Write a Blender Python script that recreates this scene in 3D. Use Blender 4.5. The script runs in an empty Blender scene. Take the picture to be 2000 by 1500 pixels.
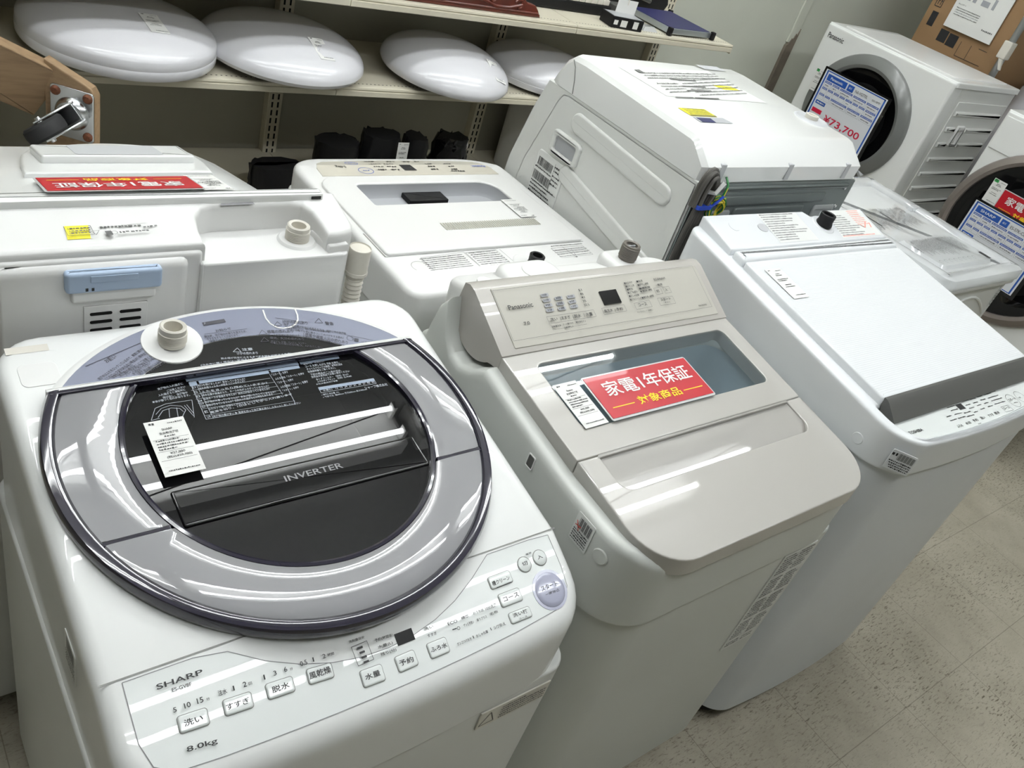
import bpy, bmesh, math, random
from mathutils import Vector, Matrix
PI = math.pi
SC = bpy.context.scene
COL = SC.collection
R_ = random.Random(7)

# ---------------------------------------------------------------- camera
cam_d = bpy.data.cameras.new('camera')
cam_d.sensor_width = 36.0
cam_d.lens = 29.786
cam_d.clip_start = 0.02
cam = bpy.data.objects.new('camera', cam_d)
COL.objects.link(cam)
cam.matrix_world = Matrix((
    (0.7809572, 0.15947584, -0.60388187, 0.0),
    (-0.55917209, 0.6092749, -0.56223719, 0.0),
    (0.27826682, 0.77675707, 0.56499206, 1.54),
    (0, 0, 0, 1)))
SC.camera = cam

# ---------------------------------------------------------------- world, exposure
W = bpy.data.worlds.new('world')
SC.world = W
W.use_nodes = True
W.node_tree.nodes['Background'].inputs[0].default_value = (0.9, 0.95, 1.0, 1)
W.node_tree.nodes['Background'].inputs[1].default_value = 0.05
SC.view_settings.view_transform = 'Standard'
SC.view_settings.look = 'None'
SC.view_settings.gamma = 1.0
SC.view_settings.use_curve_mapping = False
SC.view_settings.exposure = 0.32
TUBE_STRENGTH = 32.0
SC.cycles.max_bounces = 8
SC.cycles.transparent_max_bounces = 16
SC.cycles.sample_clamp_indirect = 6.0

# ---------------------------------------------------------------- materials
def mat(name, col, rough=0.35, metal=0.0, coat=0.0, spec=0.5, **kw):
    m = bpy.data.materials.new(name)
    m.use_nodes = True
    b = m.node_tree.nodes['Principled BSDF']
    b.inputs['Base Color'].default_value = (*col, 1)
    b.inputs['Roughness'].default_value = rough
    b.inputs['Metallic'].default_value = metal
    b.inputs['Coat Weight'].default_value = coat
    b.inputs['Coat Roughness'].default_value = 0.015
    b.inputs['Specular IOR Level'].default_value = spec
    return m

def nd(m, typ, x=0, **kw):
    n = m.node_tree.nodes.new(typ)
    for k, v in kw.items():
        setattr(n, k, v)
    return n

def lk(m, a, b):
    m.node_tree.links.new(a, b)

def mottle(m, scale, amt, col2, detail=4.0, stretch=(1, 1, 1), lo=0.45, hi=0.75, bump=0.0):
    """blend a second colour in through stretched noise: grain, wear, faint dirt"""
    b = m.node_tree.nodes['Principled BSDF']
    c1 = b.inputs['Base Color'].default_value[:]
    tc = nd(m, 'ShaderNodeTexCoord'); mp = nd(m, 'ShaderNodeMapping')
    mp.inputs['Scale'].default_value = stretch
    nz = nd(m, 'ShaderNodeTexNoise'); nz.inputs['Scale'].default_value = scale; nz.inputs['Detail'].default_value = detail
    rp = nd(m, 'ShaderNodeMapRange'); rp.inputs[1].default_value = lo; rp.inputs[2].default_value = hi
    rp.inputs[3].default_value = 0; rp.inputs[4].default_value = amt
    mx = nd(m, 'ShaderNodeMix', data_type='RGBA')
    mx.inputs[6].default_value = c1; mx.inputs[7].default_value = (*col2, 1)
    lk(m, tc.outputs['Object'], mp.inputs[0]); lk(m, mp.outputs[0], nz.inputs[0]); lk(m, nz.outputs[0], rp.inputs[0])
    lk(m, rp.outputs[0], mx.inputs[0]); lk(m, mx.outputs[2], b.inputs['Base Color'])
    if bump:
        bp = nd(m, 'ShaderNodeBump'); bp.inputs['Strength'].default_value = bump; bp.inputs['Distance'].default_value = 0.001
        lk(m, nz.outputs[0], bp.inputs['Height']); lk(m, bp.outputs[0], b.inputs['Normal'])
    return m

def clear_mat(name, tint, fac, col, rough=0.05):
    """see-through plastic or glass: part tinted transparency, part glossy body"""
    m = mat(name, col, rough)
    b = m.node_tree.nodes['Principled BSDF']; out = m.node_tree.nodes['Material Output']
    t = nd(m, 'ShaderNodeBsdfTransparent'); t.inputs[0].default_value = (*tint, 1)
    mx = nd(m, 'ShaderNodeMixShader'); mx.inputs[0].default_value = fac
    lk(m, t.outputs[0], mx.inputs[1]); lk(m, b.outputs[0], mx.inputs[2])
    g = nd(m, 'ShaderNodeBsdfGlossy'); g.inputs['Roughness'].default_value = rough
    lw = nd(m, 'ShaderNodeLayerWeight'); lw.inputs[0].default_value = 0.5
    pw = nd(m, 'ShaderNodeMath', operation='POWER'); pw.inputs[1].default_value = 5.0
    fr = nd(m, 'ShaderNodeMath', operation='MULTIPLY_ADD'); fr.inputs[1].default_value = 0.95; fr.inputs[2].default_value = 0.045
    lk(m, lw.outputs['Facing'], pw.inputs[0]); lk(m, pw.outputs[0], fr.inputs[0])
    m2 = nd(m, 'ShaderNodeMixShader')
    lk(m, fr.outputs[0], m2.inputs[0]); lk(m, mx.outputs[0], m2.inputs[1]); lk(m, g.outputs[0], m2.inputs[2]); lk(m, m2.outputs[0], out.inputs[0])
    b.inputs['Specular IOR Level'].default_value = 0.0
    return m

def emis(name, col, s):
    m = bpy.data.materials.new(name); m.use_nodes = True
    b = m.node_tree.nodes['Principled BSDF']
    b.inputs['Emission Color'].default_value = (*col, 1); b.inputs['Emission Strength'].default_value = s
    b.inputs['Base Color'].default_value = (0.9, 0.9, 0.9, 1)
    return m

M = {}
M['white'] = mottle(mat('white_plastic', (0.80, 0.80, 0.79), 0.28), 3, 0.25, (0.75, 0.74, 0.72))
M['white_gloss'] = mat('glossy_white_plastic', (0.82, 0.83, 0.82), 0.3, coat=0.5)
M['white_steel'] = mottle(mat('white_painted_steel', (0.74, 0.75, 0.73), 0.34), 4, 0.35, (0.66, 0.65, 0.61))
M['cool_white'] = mottle(mat('cool_white_steel', (0.73, 0.76, 0.80), 0.33), 5, 0.3, (0.66, 0.67, 0.68))
M['cool_gloss'] = mat('cool_white_plastic', (0.80, 0.82, 0.84), 0.25)
M['greenish'] = mottle(mat('greyish_white_steel', (0.64, 0.66, 0.63), 0.32), 4, 0.3, (0.57, 0.57, 0.53))
M['panel_white'] = mat('control_panel_film', (0.74, 0.77, 0.76), 0.3, coat=0.4)
M['beige'] = mat('champagne_plastic', (0.44, 0.425, 0.395), 0.35, coat=1.0)
M['beige_matt'] = mat('champagne_film', (0.48, 0.465, 0.415), 0.35)
M['beige_side'] = mat('champagne_side_plastic', (0.43, 0.41, 0.38), 0.3, coat=0.4)
M['grey_lid'] = mat('smoked_grey_plastic', (0.15, 0.15, 0.16), 0.35, coat=1.0)
M['dark_rim'] = mat('dark_smoked_plastic', (0.018, 0.016, 0.03), 0.08, coat=0.5)
M['smoke'] = clear_mat('smoked_window', (0.25, 0.25, 0.26), 0.74, (0.006, 0.006, 0.007), 0.01)
M['black_gloss'] = mat('black_gloss', (0.008, 0.008, 0.009), 0.06, coat=0.3)
M['black'] = mat('black_plastic', (0.007, 0.007, 0.008), 0.5, spec=0.3)
M['slate'] = mat('slate_blue_film', (0.20, 0.215, 0.29), 0.25)
M['pane'] = clear_mat('clear_window', (0.90, 0.94, 0.96), 0.06, (0.40, 0.43, 0.45), 0.01)
M['clear'] = clear_mat('clear_plastic', (0.95, 0.96, 0.97), 0.40, (0.86, 0.87, 0.88), 0.05)
M['tub'] = mottle(mat('blue_grey_tub_plastic', (0.56, 0.66, 0.72), 0.35), 5, 0.5, (0.66, 0.73, 0.76))
M['tray'] = mat('dark_tray_plastic', (0.06, 0.06, 0.062), 0.4)
M['grey'] = mat('grey_plastic', (0.36, 0.37, 0.38), 0.4)
M['grey_pale3'] = mat('shaded_grey_plastic', (0.40, 0.41, 0.43), 0.5)  # darker grey with the shade of hand recesses put into it
M['groove'] = mat('grey_groove', (0.22, 0.22, 0.21), 0.6)
M['darkgrey'] = mat('dark_grey_plastic', (0.085, 0.085, 0.08), 0.4)
M['steel'] = mottle(mat('grey_back_steel', (0.17, 0.195, 0.195), 0.38, 0.3), 8, 0.3, (0.22, 0.24, 0.24))
M['chrome'] = mat('zinc_plated_steel', (0.62, 0.63, 0.64), 0.22, 1.0)
M['rust'] = mottle(mat('rusty_bolt', (0.16, 0.055, 0.025), 0.8, 0.2), 300, 0.8, (0.05, 0.02, 0.012))
M['rubber'] = mat('black_rubber', (0.012, 0.012, 0.013), 0.7)
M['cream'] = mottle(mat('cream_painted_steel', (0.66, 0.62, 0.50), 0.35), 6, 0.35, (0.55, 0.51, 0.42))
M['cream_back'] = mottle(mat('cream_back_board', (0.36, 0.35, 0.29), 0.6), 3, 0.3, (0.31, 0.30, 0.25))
M['slot'] = mat('slot_black', (0.004, 0.004, 0.004), 0.9)
M['ink'] = mat('black_ink', (0.015, 0.015, 0.017), 0.5)
M['ink_soft'] = mat('grey_ink', (0.12, 0.12, 0.12), 0.6)
M['ink_white'] = mat('pale_blue_ink', (0.40, 0.43, 0.48), 0.5)
M['ink_blue_pale'] = mat('pale_blue_ink_block', (0.27, 0.33, 0.43), 0.5)
M['ink_dim'] = mat('dim_grey_ink', (0.21, 0.21, 0.22), 0.5)
M['ink_slate'] = mat('dark_slate_ink', (0.03, 0.03, 0.045), 0.5)
M['ink_red'] = mat('red_ink', (0.75, 0.10, 0.07), 0.5)
M['ink_salmon'] = mat('faded_red_ink', (0.85, 0.33, 0.27), 0.5)
M['ink_blue'] = mat('blue_ink', (0.03, 0.09, 0.42), 0.5)
M['ink_yellow'] = mat('yellow_ink', (0.92, 0.68, 0.02), 0.45)
M['paper'] = mat('white_paper', (0.80, 0.80, 0.78), 0.55)
M['sticker'] = mat('white_sticker', (0.78, 0.79, 0.77), 0.4)
M['yellow'] = mat('yellow_sticker', (0.86, 0.78, 0.03), 0.4)
M['red'] = mat('red_laminated_card', (0.42, 0.003, 0.013), 0.4, coat=0.12)
M['lam'] = mat('clear_laminate_edge', (0.62, 0.62, 0.62), 0.15)
M['blue_card'] = mat('blue_card_print', (0.02, 0.085, 0.37), 0.3)
M['card'] = mat('price_card', (0.72, 0.74, 0.78), 0.22, coat=0.3)
M['price_red'] = mat('price_red_ink', (0.55, 0.012, 0.05), 0.35)
M['green'] = mat('green_ink', (0.03, 0.30, 0.07), 0.5)
M['lilac'] = mat('milky_lilac_plastic', (0.40, 0.41, 0.52), 0.15, coat=0.4)
M['blue_handle'] = mat('pale_blue_plastic', (0.42, 0.53, 0.70), 0.35)
M['ivory'] = mat('ivory_plastic', (0.70, 0.67, 0.60), 0.4)
M['taupe'] = mat('taupe_plastic', (0.15, 0.135, 0.115), 0.4)
M['lampshade'] = mat('milky_acrylic', (0.70, 0.70, 0.73), 0.20, coat=0.2)
M['wood'] = mottle(mat('plywood', (0.26, 0.17, 0.092), 0.6), 14, 0.7, (0.17, 0.10, 0.05), stretch=(1, 8, 8), bump=0.15)
M['wood_edge'] = mottle(mat('plywood_edge', (0.24, 0.15, 0.075), 0.75), 60, 0.8, (0.12, 0.07, 0.03), stretch=(8, 1, 1))
M['carved'] = mottle(mat('red_lacquered_wood', (0.12, 0.022, 0.012), 0.3), 20, 0.6, (0.05, 0.012, 0.008))
M['gold'] = mat('dull_gold_paint', (0.22, 0.14, 0.035), 0.45, 0.3)
M['card_box'] = mottle(mat('brown_cardboard', (0.29, 0.175, 0.085), 0.75), 6, 0.4, (0.24, 0.14, 0.065))
M['film'] = mottle(mat('grey_plastic_film', (0.50, 0.50, 0.52), 0.25), 6, 0.5, (0.38, 0.38, 0.40), bump=0.6)
M['cable'] = mat('grey_cable', (0.075, 0.07, 0.062), 0.45)
M['cable_green'] = mat('green_wire', (0.01, 0.16, 0.035), 0.4)
M['cable_yellow'] = mat('yellow_wire', (0.72, 0.60, 0.04), 0.4)
M['tie_blue'] = mat('blue_tie', (0.01, 0.06, 0.50), 0.4)
M['silver_ring'] = mat('silver_grey_plastic', (0.15, 0.155, 0.15), 0.3, 0.1, coat=0.2)
M['taupe_ring'] = mat('taupe_metallic_plastic', (0.22, 0.19, 0.175), 0.30, 0.3)
M['door_glass'] = clear_mat('dark_door_glass', (0.22, 0.22, 0.22), 0.55, (0.008, 0.008, 0.009), 0.03)
M['navy'] = mat('navy_sheet', (0.012, 0.014, 0.085), 0.5)
M['alu'] = mat('brushed_aluminium', (0.42, 0.46, 0.48), 0.35, 0.7)
M['tube'] = emis('fluorescent_tube', (0.96, 0.99, 1.0), TUBE_STRENGTH)
M['fixture'] = mat('white_lamp_housing', (0.8, 0.8, 0.78), 0.5)
M['ceiling'] = mottle(mat('ceiling_board', (0.40, 0.40, 0.39), 0.9), 40, 0.4, (0.30, 0.30, 0.29))
M['wall'] = mottle(mat('pale_green_paint', (0.60, 0.62, 0.545), 0.65), 2.2, 0.6, (0.52, 0.535, 0.465), bump=0.25)
M['peel'] = mottle(mat('bare_brown_strip', (0.16, 0.135, 0.105), 0.8), 25, 0.6, (0.10, 0.085, 0.065))
M['silver_pole'] = mat('galvanised_pole', (0.42, 0.43, 0.44), 0.3, 0.9)

def floor_mat():
    m = mat('vinyl_floor_tile', (0.33, 0.295, 0.225), 0.42)
    b = m.node_tree.nodes['Principled BSDF']
    tc = nd(m, 'ShaderNodeTexCoord')
    def noise(scale, detail, stretch=(1, 1, 1), rot=0, rough=0.6):
        mp = nd(m, 'ShaderNodeMapping'); mp.inputs['Scale'].default_value = stretch; mp.inputs['Rotation'].default_value = (0, 0, rot)
        n = nd(m, 'ShaderNodeTexNoise'); n.inputs['Scale'].default_value = scale; n.inputs['Detail'].default_value = detail; n.inputs['Roughness'].default_value = rough
        lk(m, tc.outputs['Object'], mp.inputs[0]); lk(m, mp.outputs[0], n.inputs[0]); return n.outputs[0]
    def ramp(x, lo, hi, a=0.0, c=1.0):
        r = nd(m, 'ShaderNodeMapRange'); r.inputs[1].default_value = lo; r.inputs[2].default_value = hi; r.inputs[3].default_value = a; r.inputs[4].default_value = c
        lk(m, x, r.inputs[0]); return r.outputs[0]
    def mul(a, c):
        n = nd(m, 'ShaderNodeMath', operation='MULTIPLY'); lk(m, a, n.inputs[0])
        if isinstance(c, float): n.inputs[1].default_value = c
        else: lk(m, c, n.inputs[1])
        return n.outputs[0]
    def mix(f, a, c):
        n = nd(m, 'ShaderNodeMix', data_type='RGBA'); lk(m, f, n.inputs[0])
        for i, q in ((6, a), (7, c)):
            if isinstance(q, tuple): n.inputs[i].default_value = (*q, 1)
            else: lk(m, q, n.inputs[i])
        return n.outputs[2]
    c = mix(ramp(noise(6, 6), 0.35, 0.7), (0.44, 0.405, 0.325), (0.335, 0.305, 0.24))
    patch = ramp(noise(2.6, 3), 0.42, 0.60, 0.12)
    c = mix(mul(ramp(noise(55, 4, (1, 2.6, 1), 0.9, 0.7), 0.56, 0.66), patch), c, (0.13, 0.11, 0.075))
    c = mix(mul(ramp(noise(34, 4, (1, 8, 1), -0.75, 0.6), 0.585, 0.64), patch), c, (0.11, 0.092, 0.06))
    c = mix(mul(ramp(noise(60, 3, (1, 11, 1), 1.15), 0.645, 0.69), 0.8), c, (0.10, 0.082, 0.055))
    c = mix(mul(ramp(noise(160, 2), 0.65, 0.72), 0.5), c, (0.14, 0.12, 0.085))
    c = mix(mul(ramp(noise(24, 3, (1, 16, 1), 0.35), 0.63, 0.68), 0.5), c, (0.52, 0.48, 0.39))
    # tile joints
    sx = nd(m, 'ShaderNodeSeparateXYZ'); lk(m, tc.outputs['Object'], sx.inputs[0])
    js = []
    for o, off in ((0, 1.905 % 0.3014), (1, 0.145)):
        a = nd(m, 'ShaderNodeMath', operation='SUBTRACT'); lk(m, sx.outputs[o], a.inputs[0]); a.inputs[1].default_value = off - 30.14
        d = nd(m, 'ShaderNodeMath', operation='DIVIDE'); lk(m, a.outputs[0], d.inputs[0]); d.inputs[1].default_value = 0.3014
        f = nd(m, 'ShaderNodeMath', operation='FRACT'); lk(m, d.outputs[0], f.inputs[0])
        l = nd(m, 'ShaderNodeMath', operation='LESS_THAN'); lk(m, f.outputs[0], l.inputs[0]); l.inputs[1].default_value = 0.0065
        js.append(l.outputs[0])
    mxn = nd(m, 'ShaderNodeMath', operation='MAXIMUM'); lk(m, js[0], mxn.inputs[0]); lk(m, js[1], mxn.inputs[1])
    c = mix(mul(mxn.outputs[0], 0.5), c, (0.09, 0.075, 0.05))
    lk(m, c, b.inputs['Base Color'])
    return m
M['floor'] = floor_mat()

# lettering of every surface: text or mark with its corners in metres
PR={
'sharp_panel':[
('T','SHARP',0.1769,0.4662,0.7615,0.2206,0.4654,0.7611,0.177,0.4709,0.7638),
('T','ES-GV8F',0.1893,0.4599,0.7585,0.2077,0.4594,0.7582,0.1894,0.4632,0.76),
('T','5',0.1854,0.4434,0.7505,0.1885,0.4431,0.7504,0.1858,0.4475,0.7525),
('T','10',0.1958,0.4431,0.7504,0.2018,0.4429,0.7503,0.196,0.4477,0.7526),
('T','15',0.2079,0.4428,0.7503,0.2139,0.4427,0.7502,0.2081,0.4476,0.7525),
('T','分',0.2166,0.4425,0.7501,0.2199,0.4424,0.7501,0.2167,0.4452,0.7514),
('T','洗い',0.1913,0.4288,0.7435,0.2089,0.4279,0.7431,0.1917,0.4346,0.7463),
('T','注水',0.2284,0.4426,0.7502,0.2371,0.4422,0.75,0.2287,0.4475,0.7525),
('T','1',0.2432,0.4424,0.7501,0.2454,0.4423,0.75,0.2435,0.4467,0.7521),
('T','2',0.2535,0.442,0.7498,0.257,0.4419,0.7498,0.2537,0.4466,0.7521),
('T','回',0.2588,0.442,0.7499,0.2623,0.4419,0.7498,0.2589,0.4446,0.7511),
('T','すすぎ',0.232,0.4286,0.7434,0.255,0.4274,0.7428,0.2324,0.4341,0.7461),
('T','1',0.2748,0.4418,0.7497,0.2764,0.4417,0.7497,0.2751,0.4462,0.7519),
('T','3',0.2854,0.4418,0.7498,0.2885,0.4418,0.7497,0.2856,0.4461,0.7518),
('T','6',0.2968,0.4416,0.7496,0.3,0.4415,0.7496,0.2969,0.446,0.7518),
('T','分',0.3026,0.4409,0.7493,0.3057,0.4408,0.7493,0.3027,0.4436,0.7506),
('T','脱水',0.2788,0.4276,0.743,0.2973,0.4268,0.7426,0.2792,0.4335,0.7458),
('T','0.5',0.3145,0.4409,0.7493,0.3221,0.4408,0.7493,0.3145,0.4454,0.7515),
('T','1',0.3284,0.4409,0.7493,0.3303,0.4407,0.7493,0.3287,0.4449,0.7513),
('T','2',0.3395,0.4402,0.749,0.343,0.4401,0.7489,0.3397,0.4444,0.751),
('T','時間',0.3451,0.4404,0.7491,0.3524,0.44,0.7489,0.3453,0.4432,0.7504),
('T','風乾燥',0.3194,0.4265,0.7424,0.3436,0.4254,0.7419,0.3197,0.4331,0.7456),
('T','8.0kg',0.1872,0.4075,0.7333,0.2155,0.405,0.7321,0.1878,0.413,0.736),
('T','洗剤量目安',0.3721,0.4449,0.7513,0.3907,0.4442,0.7509,0.3723,0.4475,0.7525),
('O',0.3729,0.4407,0.7492,0.392,0.4412,0.7495,0.3926,0.4221,0.7403,0.3736,0.4216,0.7401),
('B',0.3789,0.4385,0.7482,0.3854,0.4384,0.7482,0.3854,0.4363,0.7471,0.3789,0.4363,0.7471),
('B',0.3796,0.4336,0.7458,0.386,0.4335,0.7458,0.386,0.4314,0.7448,0.3795,0.4314,0.7448),
('B',0.38,0.4288,0.7435,0.3865,0.4287,0.7435,0.3865,0.4266,0.7425,0.38,0.4266,0.7425),
('B',0.3805,0.4238,0.7411,0.3869,0.4237,0.7411,0.3869,0.4216,0.7401,0.3804,0.4217,0.7401),
('T','予約(時間後)',0.4008,0.4364,0.7472,0.4236,0.4355,0.7467,0.401,0.4401,0.7489),
('T','水量(L)',0.4013,0.4292,0.7437,0.4201,0.4285,0.7434,0.4015,0.4328,0.7455),
('T','残り(分)',0.4019,0.4217,0.7401,0.4212,0.421,0.7398,0.4021,0.4253,0.7419),
('T','水量',0.3763,0.4062,0.7327,0.3944,0.4055,0.7323,0.3766,0.412,0.7355),
('T','予約',0.4188,0.406,0.7326,0.4369,0.4052,0.7322,0.4191,0.4119,0.7354),
('T','洗い',0.4615,0.4293,0.7438,0.4742,0.429,0.7436,0.4616,0.4327,0.7454),
('T','すすぎ',0.4629,0.4219,0.7402,0.4754,0.4216,0.7401,0.463,0.4252,0.7418),
('T','ふろ水',0.4602,0.4065,0.7328,0.4825,0.4056,0.7324,0.4605,0.4118,0.7353),
('T','ECO',0.4927,0.4255,0.7419,0.5059,0.4251,0.7418,0.4928,0.4287,0.7435),
('T','標準',0.5118,0.4257,0.7421,0.5229,0.4256,0.742,0.5119,0.4288,0.7435),
('T','おうち流',0.5294,0.4261,0.7422,0.5445,0.4257,0.742,0.5295,0.4292,0.7437),
('T','10分洗濯',0.5474,0.4254,0.7419,0.5637,0.4254,0.7419,0.5474,0.4291,0.7437),
('T','ザッと予洗い',0.5116,0.4179,0.7383,0.5264,0.4176,0.7382,0.5117,0.4213,0.7399),
('T','香りプラス',0.5308,0.418,0.7383,0.5455,0.4179,0.7383,0.5308,0.4211,0.7398),
('T','毛布',0.5504,0.4183,0.7385,0.5626,0.4184,0.7386,0.5503,0.4216,0.7401),
('T','ガンコつけおき',0.4948,0.4027,0.731,0.515,0.4027,0.731,0.4948,0.4059,0.7325),
('T','おしゃれ着',0.5222,0.4027,0.731,0.5395,0.4029,0.7311,0.5222,0.4061,0.7326),
('T','シワ抑え',0.5487,0.4034,0.7313,0.5663,0.4033,0.7313,0.5487,0.4072,0.7331),
('B',0.5177,0.4063,0.7327,0.5188,0.4064,0.7328,0.519,0.4034,0.7313,0.5179,0.4033,0.7313),
('B',0.5438,0.407,0.7331,0.5449,0.4071,0.7331,0.545,0.404,0.7316,0.544,0.404,0.7316),
('B',0.4958,0.4204,0.7395,0.5017,0.4202,0.7394,0.5017,0.4191,0.7389,0.4957,0.4193,0.739),
('C',0.5041,0.4191,0.7389,0.0018),
('T','槽クリーン',0.5698,0.4469,0.7522,0.5967,0.447,0.7523,0.5698,0.4521,0.7547),
('B',0.5736,0.4442,0.7509,0.596,0.4444,0.751,0.596,0.4438,0.7507,0.5736,0.4436,0.7506),
('T','コース',0.5762,0.4265,0.7424,0.5999,0.4265,0.7424,0.5762,0.4315,0.7448),
('T','洗い技',0.5804,0.4072,0.7331,0.603,0.4065,0.7328,0.5805,0.4118,0.7353),
('T','コース',0.5868,0.4028,0.731,0.5994,0.4025,0.7309,0.5869,0.4045,0.7319),
('T','切',0.622,0.4555,0.7563,0.6305,0.4556,0.7564,0.6219,0.4603,0.7586),
('T','入',0.6477,0.4568,0.7569,0.6564,0.4569,0.757,0.6476,0.4612,0.7591),
('T','電源',0.6328,0.4658,0.7613,0.6421,0.4661,0.7614,0.6328,0.4679,0.7623),
('T','スタート',0.6344,0.4215,0.74,0.6612,0.4215,0.74,0.6344,0.4276,0.7429),
('T','一時停止',0.6373,0.4151,0.7369,0.6604,0.4151,0.7369,0.6373,0.4186,0.7386)],
'sharp_buttons':[
('O',0.1872,0.4391,0.7485,0.215,0.4376,0.7477,0.214,0.4232,0.7408,0.1862,0.4247,0.7416),
('O',0.2307,0.4381,0.748,0.2589,0.4366,0.7472,0.258,0.4227,0.7406,0.2298,0.4242,0.7413),
('O',0.2744,0.4375,0.7477,0.3027,0.4361,0.747,0.3019,0.4221,0.7403,0.2736,0.4235,0.741),
('O',0.3188,0.4364,0.7472,0.3466,0.4345,0.7462,0.3454,0.4205,0.7395,0.3177,0.4224,0.7405),
('O',0.3732,0.4165,0.7376,0.3993,0.4156,0.7372,0.3986,0.3995,0.7294,0.3725,0.4004,0.7299),
('O',0.4164,0.4161,0.7374,0.4414,0.4165,0.7376,0.4416,0.4009,0.7301,0.4167,0.4005,0.7299),
('O',0.4587,0.4163,0.7375,0.4843,0.4162,0.7375,0.4842,0.4005,0.7299,0.4586,0.4006,0.73),
('O',0.5671,0.4575,0.7573,0.6006,0.4575,0.7573,0.6006,0.4437,0.7507,0.5671,0.4437,0.7507),
('O',0.5719,0.4361,0.747,0.6041,0.4358,0.7469,0.6039,0.4212,0.7399,0.5718,0.4215,0.74),
('O',0.5759,0.4132,0.736,0.6081,0.4126,0.7358,0.6078,0.4009,0.7301,0.5756,0.4014,0.7304),
('C',0.6263,0.4572,0.7571,0.0099),
('C',0.6526,0.4584,0.7577,0.0102),
('C',0.6482,0.4205,0.7396,0.0234)],
'sharp_display':[
('O',0.4261,0.4374,0.7476,0.4484,0.4373,0.7476,0.4483,0.4251,0.7417,0.426,0.4251,0.7418)],
'sharp_inverter':[
('T','INVERTER',0.3779,0.6432,0.8045,0.4539,0.6434,0.8045,0.3779,0.6515,0.8058)],
'sharp_tray':[
('T','柔軟剤',0.3109,0.7327,0.8188,0.3344,0.7314,0.8186,0.3114,0.743,0.8205),
('T','粉末',0.3604,0.7346,0.8191,0.3818,0.7342,0.8191,0.3605,0.7434,0.8205),
('T','洗剤 漂白剤',0.3547,0.7245,0.8175,0.3827,0.724,0.8174,0.3548,0.7296,0.8183),
('O',0.341,0.7454,0.8209,0.4012,0.744,0.8206,0.4006,0.7202,0.8168,0.3404,0.7216,0.8171)],
'sharp_window_print':[
('T','蛇口を開けましたか？断水していませんか？',0.3325,0.8117,0.8315,0.3929,0.8106,0.8313,0.3326,0.8155,0.8321),
('T','給水弁用フィルターが詰まっていませんか？',0.3323,0.8065,0.8306,0.3915,0.8068,0.8307,0.3323,0.8104,0.8313),
('T','ふたをきっちり閉めていますか？',0.3325,0.8005,0.8297,0.418,0.7978,0.8293,0.3326,0.8043,0.8303),
('T','排水位置が高過ぎたり、ホースの先がふさがっていませんか？',0.3322,0.7951,0.8288,0.4179,0.7924,0.8284,0.3323,0.799,0.8294),
('T','延長ホースが長過ぎませんか？排水口が詰まっていませんか？',0.3316,0.7889,0.8278,0.4171,0.7877,0.8276,0.3316,0.7927,0.8284),
('T','洗濯物が片寄っていませんか？本体が傾いたりしていませんか？',0.3313,0.7836,0.827,0.4228,0.781,0.8266,0.3314,0.7874,0.8276),
('T','異物が落ちていませんか？洗剤の入れ過ぎなどの場合もあります',0.3313,0.778,0.8261,0.4173,0.7777,0.826,0.3313,0.7818,0.8267),
('T','ふたロック部に衣類などがはさまっていませんか？',0.3319,0.7721,0.8251,0.4025,0.7718,0.8251,0.3319,0.7758,0.8257),
('T','電源を切り、1分ほどしてから入れ直します',0.3323,0.7662,0.8242,0.4416,0.7727,0.8252,0.332,0.7699,0.8248),
('T','洗濯物の量が多い ▶ 電源を切って洗濯量を減らしスタートし直してください',0.3331,0.7595,0.8231,0.4462,0.7558,0.8225,0.3333,0.7632,0.8237),
('T','E1',0.325,0.8102,0.8312,0.3292,0.8103,0.8312,0.3249,0.814,0.8318),
('T','E2',0.3247,0.802,0.8299,0.3289,0.8021,0.8299,0.3246,0.8057,0.8305),
('T','E3',0.3253,0.7947,0.8287,0.3294,0.7948,0.8288,0.3252,0.7984,0.8293),
('T','E4',0.3251,0.7871,0.8275,0.3293,0.7871,0.8275,0.3251,0.7908,0.8281),
('T','E19',0.3256,0.7824,0.8268,0.3298,0.7824,0.8268,0.3256,0.7861,0.8274),
('T','E21',0.3258,0.7775,0.826,0.33,0.7776,0.826,0.3258,0.7812,0.8266),
('T','E',0.326,0.7687,0.8246,0.3301,0.7687,0.8246,0.326,0.7724,0.8252),
('T','U9',0.3263,0.7604,0.8233,0.3304,0.7604,0.8233,0.3263,0.764,0.8238),
('T','「スタート」を押す',0.4291,0.8097,0.8312,0.452,0.8105,0.8313,0.4289,0.814,0.8318),
('T','ふたを閉め「スタート」を押す',0.4302,0.802,0.8299,0.4721,0.8035,0.8302,0.4301,0.806,0.8306),
('T','「スタート」を押す',0.431,0.795,0.8288,0.4536,0.7962,0.829,0.4307,0.799,0.8294),
('T','ふたを閉め「スタート」を押す',0.4314,0.7867,0.8275,0.4711,0.7885,0.8278,0.4312,0.7911,0.8282),
('T','「スタート」を押す',0.4321,0.7806,0.8265,0.4552,0.782,0.8267,0.4318,0.7842,0.8271),
('T','洗濯物の入れ過ぎに',0.2853,0.8164,0.8322,0.3167,0.8193,0.8327,0.285,0.8201,0.8328),
('T','ご注意ください',0.2947,0.8113,0.8314,0.3177,0.8139,0.8318,0.2943,0.8147,0.8319),
('T','入れ過ぎると運転中に',0.2831,0.8063,0.8306,0.3161,0.809,0.831,0.2828,0.81,0.8312),
('T','飛び出し、洗濯物や',0.287,0.8014,0.8298,0.3172,0.8037,0.8302,0.2867,0.8053,0.8304),
('T','本体が傷つく恐れがあります。',0.2733,0.7973,0.8292,0.3185,0.7993,0.8295,0.2731,0.801,0.8298),
('P',0.0006,0.2638,0.7721,0.8251,0.2734,0.7892,0.8279,0.2872,0.7934,0.8285,0.3181,0.7925,0.8284),
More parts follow.
